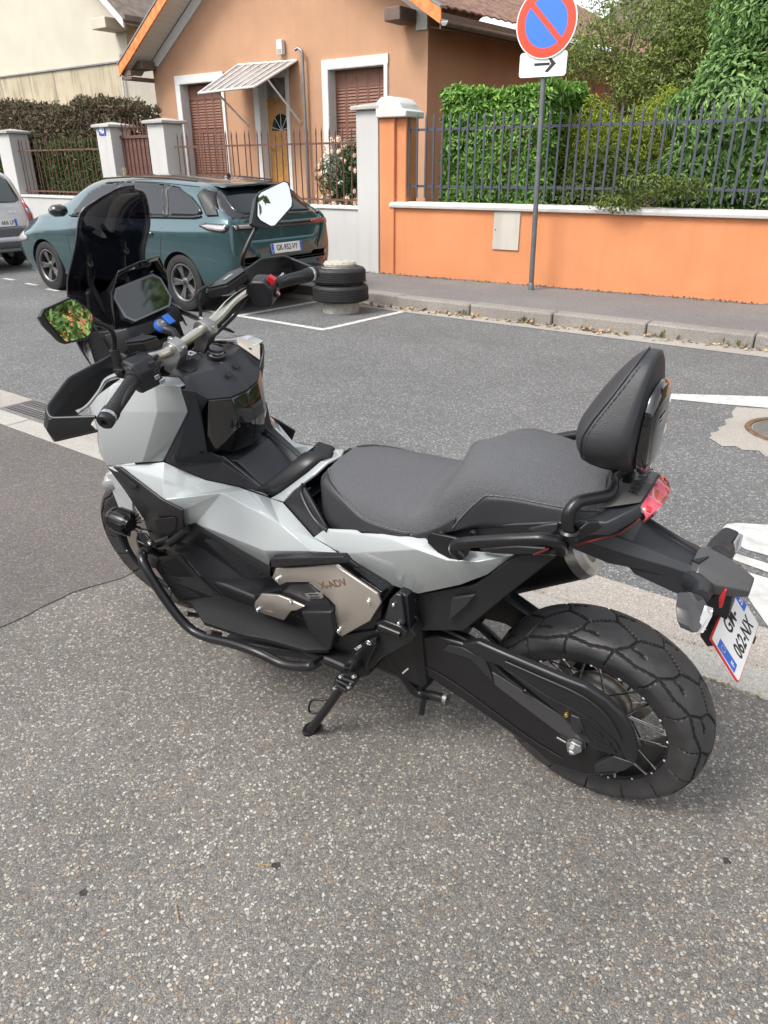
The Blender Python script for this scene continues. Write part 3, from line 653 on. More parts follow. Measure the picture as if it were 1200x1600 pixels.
# roof
YF, YB = 11.4, 22.0; RX, RZ = -11.36, 5.98
SIDES = ((-1, -15.50, .65, 3.42-.65*.20), (1, -7.26, .60, 3.514))     # side, eave x, slope, underside of the verge board at the eave
def skew(x, y, sgn, t): return x+(.08*(y-YF)*(1-t) if sgn > 0 else 0)
for sg, xe, sl_, zb in SIDES:
    ny = int((YB-YF)/.055); ns = 26; V = []; F = []; ze = zb+.22; zr = RZ+.22
    for i in range(ns+1):
        t = i/ns
        for half in (0, 1):
            tt = min(1, t+(0 if half == 0 else .0005)); x = xe+(RX-xe)*tt; zz = ze+(zr-ze)*tt+(.024 if half == 0 else 0)
            for j in range(ny+1):
                y = YF+(YB-YF)*j/ny; V.append(loc(skew(x, y, sg, tt), y, zz+.024*abs(math.sin(PI*y/.22))))
    m_ = ny+1
    for i in range(2*(ns+1)-1):
        for j in range(ny): F.append((i*m_+j, i*m_+j+1, (i+1)*m_+j+1, (i+1)*m_+j))
    mk('roof_tiles', V, F, M_tile, hs_, recalc=False, smooth=40)['kind'] = 'stuff'
    MBd().prism([loc(xe, YF, zb), loc(RX, YF, RZ), loc(RX, YF, RZ+.215), loc(xe, YF, zb+.215)], (0, -.035, 0)).build('bargeboard', M_barge, hs_, bevel=.004)
    MBd().prism([loc(xe, YF-.05, zb+.218), loc(RX, YF-.05, RZ+.218), loc(RX, YF-.05, RZ+.25), loc(xe, YF-.05, zb+.25)], (0, .2, 0)).build('verge_flashing', M_zinc, hs_)
    nb_ = 34; base = None; pw = Vector((RX-xe, 0, RZ-zb))/nb_
    for k in range(nb_):
        if base is None: base = MBd().prism([Vector((0, 0, 0)), pw*.94, pw*.94+Vector((0, 0, .02)), Vector((0, 0, .02))], (0, HY-YF-.05, 0)).build('soffit_plank', M_soffit, hs_); o = base
        else: o = base.copy(); C.objects.link(o)
        o.location = Vector(loc(xe, YF+.003, zb+.05))+pw*k
    wx = HX0 if sg < 0 else HX1; zt = zb+(abs(xe-wx))*sl_+.03
    MBd().prism([loc(wx, HY-.004, 3.50 if sg < 0 else 3.57), loc(wx, HY-.004, zt), loc(RX, HY-.004, RZ+.03), loc(RX, HY-.004, RZ-.19), loc(wx-sg*.22, HY-.004, zt+.22*sl_-.22), loc(wx-sg*.22, HY-.004, 3.50 if sg < 0 else 3.57)], (0, -.04, 0)).build('verge_trim', M_trim, hs_)
MBd().prism([loc(HX0, HY, EAVE), loc(HX1, HY, EAVE), loc(HX1, HY, 3.90), loc(RX, HY, RZ+.03)], (0, .34, 0)).build('gable', M_tan, hs_)
MBd().box(-15.46, -15.16, YF+.02, YF+.11, 3.30, 3.40, M=T).build('eave_beam', M_beam, hs_)
MBd().box(-15.38, -14.98, YF+.20, HY-.05, 3.42, 3.58, M=T).build('purlin_end', M_beam, hs_, bevel=.02)
MBd().box(-15.49, -15.15, YF+.02, HY+.3, 3.23, 3.28, M=T).build('eave_board', M_beam, hs_)
MBd().box(-8.42, -8.10, YF+.06, HY-.05, 3.66, 3.86, M=T).build('purlin_end', M_beam, hs_, bevel=.02)
# gutter along the right eave
gz = 3.56; gx0 = -7.20
V = []; F = []
for y in (YF-.02, 14, 17, YB):
    for a in np.linspace(PI, 2*PI, 9): V.append(loc(gx0+.08*(y-YF)+.07*math.cos(a), y, gz+.07*math.sin(a)))
for i in range(3):
    for k in range(8): F.append((i*9+k, i*9+k+1, (i+1)*9+k+1, (i+1)*9+k))
F.append(tuple(range(9)))
mk('gutter', V, F, M_zinc, hs_, solid=.006, smooth=40, recalc=False)
MBd().prism([loc(gx0-.10, YF+.01, gz-.10), loc(gx0-.08, YF+.01, gz-.10), loc(gx0-.08, YF+.01, gz+.12), loc(gx0-.10, YF+.01, gz+.12)], (.8, YB-YF, 0)).build('fascia', M_beam, hs_)
MBd().prism([loc(HX1, HY+.02, 3.60), loc(gx0-.12, HY+.02, gz-.08), loc(gx0-.12, HY+.02, gz-.06), loc(HX1, HY+.02, 3.62)], (.7, YB-HY, 0)).build('side_soffit', M_beam, hs_)

# grey slate-roofed building far behind on the right, and an orange block behind the shrubs
fb = empty('far_building', (-5.6, 26, 0), label='building with grey-brown roof rising behind the tiled house on the right', cat='building')
M_slate = pmat('old_brown_tiles', (.16, .13, .11), .9, var=.3, vscale=5, bump=.6, bscale=14)
MBd().box(-4.6, 8, 0, 8, 0, 5.2).build('wall', pmat('far_wall', (.42, .33, .26), .9), fb)
MBd().prism([(-5.6, -.6, 4.9), (-1.0, -.6, 8.4), (5.5, -.6, 8.4), (9.6, -.6, 4.9)], (0, .1, 0)).prism([(-5.6, -.6, 4.9), (-1, 3, 8.9), (5.5, 3, 8.9), (9.6, -.6, 4.9)], (0, .05, .1)).build('roof', M_slate, fb)
ob = empty('orange_block', (-1.5, 22, 0), label='orange rendered building glimpsed through the tall shrubs on the right', cat='building')
MBd().box(-2.2, 7, 0, 7, 0, 9).build('wall', M_orange, ob); 
for k in range(3): MBd().box(-1.6+k*2, -.8+k*2, -.05, -.005, 4.2, 5.6).build('window', M_glassdark, ob)

# ================================================================== CREAM HOUSE on the left
M_cream = wall_mat('cream_render', (.50, .47, .39), .35, 50, .18, (.42, .38, .3), .05)
M_cream2 = wall_mat('stained_cream_render', (.44, .385, .28), .4, 40, 1.0, (.13, .115, .09), .14)
M_cream3 = wall_mat('grey_cream_render', (.38, .35, .30), .4, 40, .3, (.25, .22, .18), .08)
ch = empty('cream_house', (-20.4, 15.0, 0), label='large pale cream house with a stained lower wall at the upper left', cat='house')
MBd().box(-26, 0, 0, 9, 0, 4.19).build('lower_wall', M_cream2, ch)
MBd().box(-26, .02, -.05, .0, 4.192, 4.23).build('ledge', M_zinc, ch)
MBd().prism([(-26, .12, 4.23), (.32, .12, 4.23), (.36, .12, 5.10), (-.66, .12, 5.9), (-8, .12, 11), (-26, .12, 11)], (0, 6, 0)).build('upper_wall', M_cream, ch)
MBd().box(.003, 3.6, .05, .2, 0, 4.4).build('side_wall', M_cream3, ch)
MBd().tube([(.12, -.05, 4.2), (.13, -.05, 0)], .03, 8).build('downpipe', M_trim, ch)
for k in range(14):
    a = Vector((1.2-.62*k, -.55, 4.95+.5*k)); MBd().prism([a, a+Vector((-.58, 0, .468)), a+Vector((-.58, 0, .49)), a+Vector((0, 0, .022))], (0, .62, 0)).build('soffit_plank', M_soffit, ch)
MBd().prism([(1.3, -.6, 4.84), (-8, -.6, 12.34), (-8, -.6, 12.55), (1.3, -.6, 5.05)], (0, -.05, 0)).build('bargeboard', M_trim, ch)
MBd().prism([(1.45, -.68, 5.0), (-8, -.68, 12.6), (-8, -.68, 12.75), (1.45, -.68, 5.12)], (0, 8, 0)).build('roof', M_slate, ch)
MBd().box(-.15, .5, -.62, .1, 4.92, 5.18).build('corbel', M_cream, ch, bevel=.02)
MBd().box(.36, 1.4, .5, 6, 4.3, 5.0).build('lit_soffit_wall', pmat('lit_soffit_yellow', (.70, .55, .22), .8), ch)  # yellow tone of the lit soffit is put into this colour
# garden ground
sheet('garden_ground', [(-60, 9.3), (-6.7, 9.3), (12, 10.6), (12, 60), (-60, 60)], .16, M_soil)

# ================================================================== PLANTS
def boxpts(n, x, y, z, rs, faces=True, noise=.05):
    """points on the outside of a clipped block plus some inside"""
    P = []; Nn = []
    ax = [(x[1]-x[0])*(z[1]-z[0]), (x[1]-x[0])*(y[1]-y[0]), (y[1]-y[0])*(z[1]-z[0])*2]; t = sum(ax)
    for i in range(n):
        u, v = rs.rand(), rs.rand(); k = rs.rand()*t; dep = abs(rs.normal(0, noise))
        if k < ax[0]: P.append((x[0]+u*(x[1]-x[0]), y[0]+dep, z[0]+v*(z[1]-z[0]))); Nn.append((0, -1, .3))
        elif k < ax[0]+ax[1]: P.append((x[0]+u*(x[1]-x[0]), y[0]+v*(y[1]-y[0]), z[1]-dep)); Nn.append((0, -.2, 1))
        else:
            s_ = rs.rand() < .5; P.append((x[0]+dep if s_ else x[1]-dep, y[0]+u*(y[1]-y[0]), z[0]+v*(z[1]-z[0]))); Nn.append((-1 if s_ else 1, 0, .3))
    return P, Nn
rs = np.random.RandomState(5)
M_laurel = leaf_mat('laurel_leaf', [(.07, .15, .03), (.12, .26, .045), (.19, .37, .065), (.30, .50, .10)], .35, .3)
M_twig = pmat('bark', (.12, .09, .065), .9, var=.3, vscale=20, bump=.5)
def stems(n, x, y, z, par, r=.012, seed=1, lean=.15, name='stem'):
    rs_ = np.random.RandomState(seed); m = MBd()
    for i in range(n):
        a = Vector((rs_.uniform(*x), rs_.uniform(*y), z[0])); b_ = a+Vector((rs_.normal(0, lean), rs_.normal(0, lean), (z[1]-z[0])*rs_.uniform(.6, 1)))
        mid = (a+b_)/2+Vector((rs_.normal(0, .05), rs_.normal(0, .05), 0)); m.tube([a, mid, b_], [r, r*.7, r*.25], 5)
    o = m.build(name, M_twig, par); o['kind'] = 'stuff'; return o
lh = empty('laurel_hedge', (-5.1, 10, .1), label='clipped dense laurel hedge with glossy leaves behind the grey fence', cat='hedge')
def hedge(par, x, y, z, n, size, mat, seed, noise=.06, ratio=.38, droop=.4, lump=.10, jit=.6, r=.01):
    rs_ = np.random.RandomState(seed); P, Nn = boxpts(n, x, y, z, rs_, noise=noise); P = np.array(P)
    ph = rs_.uniform(0, 6, 6)
    d = lump*(np.sin(P[:, 0]*5+ph[0])*np.sin(P[:, 2]*4+ph[1])+.5*np.sin(P[:, 0]*13+ph[2])*np.sin(P[:, 2]*11+ph[3])+.4*np.sin(P[:, 1]*9+ph[4]))
    Nn = np.array(Nn, float); P += Nn*d[:, None]*.5; P -= np.array(par.location)
    leaves('leaves', P, Nn, size, mat, par, ratio=ratio, droop=droop, jitter=jit, seed=seed)
    stems(60, (x[0]-par.location.x+.1, x[1]-par.location.x-.1), (y[0]-par.location.y+.15, y[1]-par.location.y-.1), (z[0]-par.location.z, z[1]-par.location.z-.1), par, r, seed)
hedge(lh, (-6.05, -4.45), (9.62, 10.6), (.5, 2.42), 24000, .088, M_laurel, 21)
M_yel = leaf_mat('golden_leaf', [(.12, .19, .02), (.26, .34, .04), (.42, .46, .06), (.18, .27, .03)], .5, .35)
gb = empty('golden_shrub', (-4.0, 10.2, .1), label='yellow-green feathery shrub between the laurel hedge and the tall shrubs', cat='shrub')
def blob(n, c, r, rs_, shell=.55):
    d = rs_.normal(0, 1, (n, 3)); d /= np.linalg.norm(d, axis=1)[:, None]; rr = shell+(1-shell)*rs_.rand(n)**.6
    wob = 1+.18*np.sin(d[:, 0]*7+c[0]*9)*np.sin(d[:, 2]*6+c[2]*5)
    return np.array(c)+d*np.array(r)*(rr*wob)[:, None], d
def shrub(par, blobs, n, size, mat, seed, ratio=.35, droop=.3, jit=.7, st=14, shell=.5):
    rs_ = np.random.RandomState(seed); Ps = []; Ns = []; L = np.array(par.location)
    vol = [b_[1][0]*b_[1][1]*b_[1][2] for b_ in blobs]; tv = sum(v**.67 for v in vol)
    for (c_, r_), v in zip(blobs, vol):
        P, Nn = blob(int(n*v**.67/tv), c_, r_, rs_, shell); Ps.append(P); Ns.append(Nn)
    P = np.concatenate(Ps)-L; Nn = np.concatenate(Ns); k = P[:, 2] > .0; Nn[:, 2] += .3; Nn[:, 1] -= .3
    leaves('leaves', P[k], Nn[k], size, mat, par, ratio=ratio, droop=droop, jitter=jit, seed=seed)
    m = MBd()
    for (c_, r_) in blobs:
        for i in range(max(2, st//len(blobs)) if st else 0):
            a = Vector((rs_.normal(0, .12), rs_.normal(0, .1), 0)); b_ = Vector(c_)-Vector(L)+Vector([rs_.normal(0, q*.35) for q in r_]); m.tube([a, a.lerp(b_, .5)+Vector((rs_.normal(0, .06), 0, .1)), b_], [.022, .014, .004], 6)
    if st: m.build('stem', M_twig, par)['kind'] = 'stuff'
shrub(gb, [((-4.35, 10.4, 1.85), (.5, .4, .50)), ((-3.85, 10.2, 1.6), (.6, .42, .55)), ((-4.5, 10.2, 1.2), (.5, .4, .6)), ((-3.3, 10.5, 1.9), (.5, .4, .5))], 13000, .075, M_yel, 22, ratio=.2, droop=-.6)
M_small = leaf_mat('small_green_leaf', [(.04, .075, .015), (.08, .13, .025), (.15, .2, .04), (.2, .25, .06)], .45, .3)
ms_ = empty('small_leaved_shrub', (-3.7, 9.75, .1), label='dark small-leaved shrub just behind the middle of the grey fence', cat='shrub')
shrub(ms_, [((-4.05, 9.9, 1.0), (.6, .32, .55)), ((-3.4, 9.85, 1.05), (.55, .35, .55)), ((-3.75, 9.9, 1.4), (.6, .3, .4))], 12000, .048, M_small, 23, ratio=.45)
M_wil = leaf_mat('long_leaf', [(.065, .13, .04), (.12, .23, .065), (.18, .32, .095), (.30, .45, .15)], .4, .35)
bs = empty('tall_shrub', (-2.3, 10.0, .1), label='very tall long-leaved green shrub leaning over the fence at the right edge', cat='shrub')
shrub(bs, [((-2.35, 10.15, 2.0), (.85, .5, .75)), ((-1.75, 10.2, 1.4), (.9, .5, .8)), ((-2.65, 10.05, 1.35), (.55, .4, .6)), ((-2.15, 10.4, 2.9), (.8, .5, .7)), ((-1.25, 10.2, 2.4), (.8, .5, 1.2)), ((-1.65, 10.4, 3.4), (.9, .5, .7))], 44000, .088, M_wil, 24, ratio=.36, droop=1.3, shell=.45)
bo = empty('overhanging_branch', (-3.0, 9.5, .1), label='leafy green branch hanging over the fence bars onto the white coping', cat='branch')
shrub(bo, [((-3.0, 9.20, 1.32), (.42, .16, .16)), ((-3.35, 9.22, 1.12), (.35, .14, .10)), ((-2.6, 9.32, 1.3), (.3, .12, .12))], 1300, .055, M_small, 25, ratio=.35, st=0)
MBd().tube([(-.3, .35, 1.0), (0, .1, 1.15), (.35, -.25, 1.2)], [.012, .008, .003], 6).build('stem', M_twig, bo)
M_tree = leaf_mat('tree_leaf', [(.09, .14, .035), (.16, .23, .055), (.26, .33, .09), (.34, .39, .14)], .5, .35)
tr_ = empty('slender_tree', (-4.55, 11.9, .1), label='slender light-green tree with a thin bare trunk behind the golden shrub', cat='tree')
def tree(par, h, blobs, n, size, mat, seed, trunk_r=.06, ratio=.4):
    rs_ = np.random.RandomState(seed); L = Vector(par.location); top = Vector((.15, .1, h))
    m = MBd().tube(smoothpath([(0, 0, -.05), (.03, .02, h*.3), (-.02, .04, h*.6), top], 4), [trunk_r*(1-.8*i/12) for i in range(13)], 9); m.build('trunk', M_twig, par, smooth=60)
    br = MBd()
    for c_, r_ in blobs:
        for i in range(3):
            a = Vector((0, 0, h*rs_.uniform(.3, .8))); e_ = Vector(c_)-L+Vector([rs_.normal(0, q*.4) for q in r_]); br.tube([a, a.lerp(e_, .5)+Vector((0, 0, .12)), e_], [trunk_r*.45, trunk_r*.25, .004], 6)
    br.build('branch', M_twig, par)['kind'] = 'stuff'
    Ps = []; Ns = []
    for c_, r_ in blobs:
        P, Nn = blob(n//len(blobs), c_, r_, rs_, .25); Ps.append(P-np.array(L)); Ns.append(Nn)
    leaves('crown', np.concatenate(Ps), np.concatenate(Ns), size, mat, par, ratio=ratio, jitter=.9, seed=seed)
tree(tr_, 3.2, [((-4.9, 11.7, 3.0), (.6, .5, .45)), ((-4.4, 11.8, 3.5), (.7, .5, .5)), ((-4.1, 11.6, 2.6), (.45, .4, .4)), ((-5.2, 11.7, 2.35), (.5, .4, .25)), ((-3.7, 11.6, 3.2), (.6, .5, .6))], 9000, .06, M_tree, 31, .05)
tr2 = empty('pale_tree', (-2.9, 12.2, .1), label='pale green feathery tree rising behind the tall shrub', cat='tree')
tree(tr2, 4.2, [((-3.3, 12, 3.2), (.8, .6, .7)), ((-2.6, 12, 4.0), (.9, .6, .7)), ((-3.2, 11.6, 2.3), (.8, .5, .7)), ((-2.2, 12, 3.0), (.8, .6, .9)), ((-3.6, 12, 4.2), (.7, .5, .6)), ((-3.0, 11.4, 1.7), (.9, .5, .8)), ((-4.0, 12.2, 2.0), (.8, .5, .7)), ((-3.2, 11.8, 2.9), (.7, .5, .6))], 30000, .08, M_tree, 32, .07, .28)
tr3 = empty('back_tree', (.8, 13.5, .1), label='dense green tree filling the gap behind the tall shrub at the right edge', cat='tree')
tree(tr3, 4.5, [((-.8, 12.8, 2.6), (1.4, .8, 1.4)), ((.6, 12.8, 2.0), (1.4, .8, 1.6)), ((-1.5, 13.2, 4.4), (1.5, .8, 1.2)), ((.6, 13, 4.6), (1.5, .8, 1.2))], 14000, .11, M_wil, 33, .1)
# dead and green conifer hedge on the left
M_dead = leaf_mat('dead_conifer', [(.085, .062, .040), (.15, .115, .075), (.22, .175, .115), (.10, .082, .052), (.09, .11, .04)], .8, .1)
M_conif = leaf_mat('conifer_green', [(.045, .085, .022), (.075, .13, .035), (.13, .19, .055)], .7, .15)
dh = empty('conifer_hedge', (-16, 10, .1), label='half dead conifer hedge, brown on top and green below, behind brown railings', cat='hedge')
rs_ = np.random.RandomState(41)
P, Nn = boxpts(26000, (-22, -13.25), (9.55, 10.6), (1.75, 2.62), rs_, noise=.12); P = np.array(P); P[:, 2] += .10*np.sin(P[:, 0]*2.1)+.05*np.sin(P[:, 0]*9)+np.maximum(0, -P[:, 0]-15.5)*.04; 
leaves('dead_foliage', P-np.array([-16, 10, .1]), Nn, .10, M_dead, dh, ratio=.26, droop=-.6, jitter=.9, seed=42)
P, Nn = boxpts(30000, (-22, -13.35), (9.5, 10.4), (.5, 2.0), rs_, noise=.12); P = np.array(P); leaves('green_foliage', P-np.array([-16, 10, .1]), Nn, .10, M_conif, dh, ratio=.26, droop=-.5, jitter=.9, seed=43)
stems(120, (-6, 2.6), (-.4, .4), (0, 2.3), dh, .014, 44)
Pi = np.stack([rs_.uniform(-21.8, -13.5, 16000), rs_.uniform(9.8, 10.4, 16000), rs_.uniform(.3, 2.35, 16000)], 1)
leaves('inner_foliage', Pi-np.array([-16, 10, .1]), np.tile([0, -1, 0], (16000, 1)), .17, leaf_mat('inner_twigs', [(.03, .028, .02), (.06, .045, .03), (.04, .05, .02)], .9, 0), dh, ratio=.35, jitter=.7, seed=45)
for i, (x, z, lab) in enumerate(((-17.3, 2.7, 'green conifer shoot sprouting at the far left of the dead hedge top'), (-15.95, 2.65, 'green conifer shoot sprouting from the middle of the dead hedge top'), (-13.75, 2.45, 'dense bright green conifer tuft beside the numbered pillar'))):
    e = empty('conifer_shoot', (x, 10.0, z-.25), label=lab, cat='shoot', group='green shoots on the dead hedge')
    rr = .17 if i == 2 else .12; hh = .30 if i == 2 else .2
    P, Nn = blob(700 if i == 2 else 220, (0, 0, .2), (rr, rr, hh), np.random.RandomState(50+i), .1); leaves('leaves', P, Nn+np.array([0, 0, 1.]), .08, leaf_mat('shoot_green', [(.06, .13, .025), (.12, .22, .05)], .6, .2), e, ratio=.14, droop=-1.5, jitter=.5, seed=51+i)
    MBd().tube([(0, 0, -.3), (0, 0, .2)], [.012, .005], 5).build('stem', M_twig, e)
# rose bush
rb = empty('rose_bush', (-8.15, 10.0, .1), label='rose bush with pale cream flowers behind the brown railing', cat='rose bush')
shrub(rb, [((-8.25, 10, 1.35), (.42, .3, .42)), ((-7.85, 10, 1.6), (.3, .25, .35)), ((-8.0, 10, .95), (.5, .3, .4))], 3600, .065, leaf_mat('rose_leaf', [(.025, .06, .02), (.045, .09, .03), (.07, .12, .04)], .4, .2), 61, ratio=.5)
M_rose = pmat('rose_petal', (.72, .55, .40), .6, var=.15, vscale=30)
rs_ = np.random.RandomState(62); rose = None
for i in range(34):
    a = rs_.uniform(0, 6.28); q = rs_.uniform(.2, 1)**.5; p = Vector((-8.1+.50*q*math.cos(a), 9.70+rs_.uniform(0, .08), 1.38+.56*q*math.sin(a)))-Vector(rb.location)
    if rose is None:
        m = MBd()
        for j in range(8):
            b_ = j*PI/4*1.0; c_ = Vector((math.cos(b_), 0, math.sin(b_))); d_ = Vector((math.cos(b_+.6), 0, math.sin(b_+.6))); m.add([Vector((0, .01, 0)), c_*.03+Vector((0, -.012, 0)), (c_+d_)*.021+Vector((0, -.022, 0)), d_*.03+Vector((0, -.012, 0))], [(0, 1, 2, 3)])
        m.lathe([(0, -.0), (.014, .004), (.016, .02), (.0, .026)], (0, 0, 0), (0, -1, 0), 8); rose = m.build('flower', M_rose, rb, smooth=60); o = rose
    else: o = rose.copy(); C.objects.link(o)
    s_ = rs_.uniform(.8, 1.5); o.scale = (s_, s_, s_); o.location = p; o.rotation_euler = (rs_.uniform(-.6, .6), rs_.uniform(0, 6), rs_.uniform(-.6, .6))

# ================================================================== NO-PARKING SIGN
base_ = Vector((-4.175, 8.84, .09)); top_ = WP(853, 60, y=8.86); dv = (top_-base_)
sg = empty('no_parking_sign', base_, label='round red and blue no-parking sign on a leaning grey post with an arrow plate', cat='road sign')
M_post = pmat('grey_post', (.15, .16, .17), .45, .5, var=.15, vscale=12)
M_red = pmat('sign_red', (.70, .055, .02), .35); M_sblue = pmat('sign_blue', (.035, .16, .70), .35); M_swh = pmat('sign_white', (.74, .75, .75), .4)
MBd().tube([(0, 0, -.02), dv*1.12], .031, 16).lathe([(0, 0), (.0, .0)], (0, 0, 0), (0, 0, 1), 4).build('post', M_post, sg, smooth=50)
MBd().lathe([(.031, 0), (.037, 0), (.037, .08), (.031, .09)], (0, 0, 0), dv, 16).build('post_foot', M_post, sg, smooth=50)
fx = Vector((1, .12, 0)).normalized(); fy = dv.normalized()
cn = WP(853.5, 35, y=8.79)-base_; F_ = frame(cn, fx, fy)
r_ = (WP(898, 35, y=8.79)-WP(808.5, 35, y=8.79)).length/2
dm = MBd().lathe([(0, 0), (r_, 0), (r_, .018), (0, .018)], F_ @ Vector((0, 0, -.018)), F_.to_3x3() @ Vector((0, 0, 1)), 64).build('sign_disc', M_swh, sg, smooth=40)
def disc2(name, r0, r1, h, mat, a0=0, a1=2*PI, n=64):
    V = []; F = []; 
    for i in range(n+1):
        a = a0+(a1-a0)*i/n
        for rr in (r0, r1): V.append(F_ @ Vector((rr*math.cos(a), rr*math.sin(a), h)))
    for i in range(n): F.append((2*i, 2*i+1, 2*i+3, 2*i+2))
    return mk(name, V, F, mat, dm, recalc=False)
disc2('red_ring', r_*.70, r_*.965, .0012, M_red); disc2('blue_field', 0, r_*.70, .001, M_sblue)
a45 = R(-45); du = Vector((math.cos(a45), math.sin(a45), 0)); dn = Vector((-du.y, du.x, 0)); L_ = r_*.74; hw = r_*.085
mk('red_bar', [F_ @ (du*s1*L_+dn*s2*hw+Vector((0, 0, .0022))) for s1, s2 in ((-1, -1), (1, -1), (1, 1), (-1, 1))], [(0, 1, 2, 3)], M_red, dm, recalc=False)
cn2 = WP(848, 100.5, y=8.80)-base_; pw, ph = (WP(882, 100, y=8.8)-WP(812.5, 100, y=8.8)).length/2, (WP(848, 81, y=8.8)-WP(848, 120, y=8.8)).length/2
F2 = frame(cn2, fx, fy)
def rrect(w_, h_, r, n=6):
    out = []
    for cx_, cy_, a in ((w_-r, h_-r, 0), (-w_+r, h_-r, PI/2), (-w_+r, -h_+r, PI), (w_-r, -h_+r, 1.5*PI)):
        for i in range(n+1): out.append((cx_+r*math.cos(a+PI/2*i/n), cy_+r*math.sin(a+PI/2*i/n)))
    return out
ap = MBd().prism([F2 @ Vector((x, y, -.012)) for x, y in rrect(pw, ph, ph*.28)], F2.to_3x3() @ Vector((0, 0, .012))).build('arrow_plate', M_swh, sg)
M_sbl = pmat('sign_black', (.015, .015, .017), .4)
def flat(name, pts, F, h, mat, par): return mk(name, [F @ Vector((x, y, h)) for x, y in pts], [tuple(range(len(pts)))], mat, par, recalc=False)
MBd().add([F2 @ Vector((x, y, .0015)) for x, y in ((-pw*.36, -ph*.10), (pw*.30, -ph*.10), (pw*.30, ph*.12), (-pw*.36, ph*.12))], [(0, 1, 2, 3)]).add([F2 @ Vector((x, y, .0019)) for x, y in ((pw*.16, ph*.62), (pw*.24, ph*.70), (pw*.56, ph*.01), (pw*.36, ph*.01))], [(0, 3, 2, 1)]).add([F2 @ Vector((x, y, .0019)) for x, y in ((pw*.10, -ph*.60), (pw*.24, -ph*.66), (pw*.56, ph*.01), (pw*.36, ph*.01))], [(0, 1, 2, 3)]).build('arrow', M_sbl, ap, recalc=False)

# ================================================================== BOLLARD WITH TYRES
M_conc = pmat('bollard_concrete', (.36, .34, .30), .9, var=.25, vscale=18, bump=.9, bscale=70)
M_oldtyre = pmat('old_tyre_rubber', (.018, .018, .02), .62, var=.3, vscale=9, bump=.15)
bc = WP(528.5, 492, z=-.03)+Vector((-.12, .20, 0))
kx = (bc-EYE).length/ (WP(528.5, 492, z=-.03)-EYE).length
px_m = 1134.1/((bc-EYE).dot(fw))
bl = empty('concrete_bollard', (bc.x, bc.y, -.03), label='round concrete bollard with a domed pale top rising through two old tyres', cat='bollard')
rb_ = 28.5/px_m
MBd().lathe([(0, 0), (rb_, 0), (rb_*1.0, .42), (rb_*.98, .515)], (0, 0, 0), (0, 0, 1), 40).build('shaft', M_conc, bl, smooth=40)
MBd().lathe([(rb_*.86, .515), (rb_*.88, .545), (rb_*.82, .558), (rb_*.80, .566), (rb_*.5, .575), (0, .577)], (0, 0, 0), (0, 0, 1), 40).build('top', pmat('bollard_pale_top', (.40, .38, .33), .9, var=.25, vscale=25, bump=.8), bl, smooth=40)
def old_tyre(z, r, h, lab, off, tread):
    e = empty('old_tyre', (bc.x+off[0], bc.y+off[1], -.03+z), random.uniform(0, 3), lab, 'tyre', 'old tyres stacked round the bollard')
    prof = [(r*.60, .03*1), (r*.66, .008), (r*.8, 0), (r*.92, .012), (r*.985, .035)]
    for k in range(5):
        z0 = .035+(h-.07)*k/5; z1 = .035+(h-.07)*(k+1)/5; prof += [(r, z0+.006), (r, z1-.006), (r*.975, z1-.004), (r*.975, z1+.002)]
    prof += [(r*.985, h-.035), (r*.92, h-.012), (r*.8, h), (r*.66, h-.008), (r*.60, h-.03)]
    MBd().lathe(prof, (0, 0, 0), (0, 0, 1), 72).build('casing', M_oldtyre, e, smooth=30)
    m = MBd()
    for k in range(72 if tread else 36):
        a = 2*PI*k/(72 if tread else 36); c_ = Matrix.Rotation(a, 4, 'Z') @ Matrix.Translation((r*.995, 0, 0)); m.box(-.006, .004, -.004, .004, .02, .065 if tread else .03, M=c_ @ Matrix.Rotation(.3, 4, 'X'))
    m.build('tread_blocks', M_oldtyre, e)['kind'] = 'stuff'
hh_ = .198
old_tyre(.125, 43/px_m, hh_, 'lower old black tyre with deep tread round the bollard', (.0, 0), True)
old_tyre(.125+hh_+.002, 41.5/px_m, hh_*.93, 'upper worn black tyre lying round the bollard top', (-.02, 0), False)

# ================================================================== CARS
M_teal = pmat('teal_car_paint', (.040, .094, .108), .18, .5, coat=1., var=.05, vscale=2)
M_silver = pmat('silver_car_paint', (.55, .56, .58), .3, .3, coat=.8)
M_cglass = pmat('car_glass', (.008, .012, .015), .03, spec=.5)
M_trimblk = pmat('black_trim', (.014, .014, .015), .5, bump=.02)
M_gloss = pmat('gloss_black', (.006, .006, .007), .06, coat=1.)
M_rubber = pmat('tyre_rubber', (.013, .013, .014), .7, var=.35, vscale=14, bump=.1)
M_alloy = pmat('alloy_grey', (.17, .17, .175), .38, .8, var=.1)
M_chrome = pmat('chrome', (.75, .75, .76), .12, 1.)
M_lampred = pmat('lamp_red', (.35, .01, .012), .1, coat=1.); M_lampw = pmat('lamp_clear', (.34, .32, .33), .2, .1, coat=.6)
M_platew = pmat('plate_white', (.78, .78, .77), .35); M_plateb = pmat('plate_blue', (.03, .13, .55), .35); M_ink = pmat('plate_ink', (.01, .01, .012), .5)
M_greyplas = pmat('grey_plastic', (.10, .105, .115), .6, bump=.05)

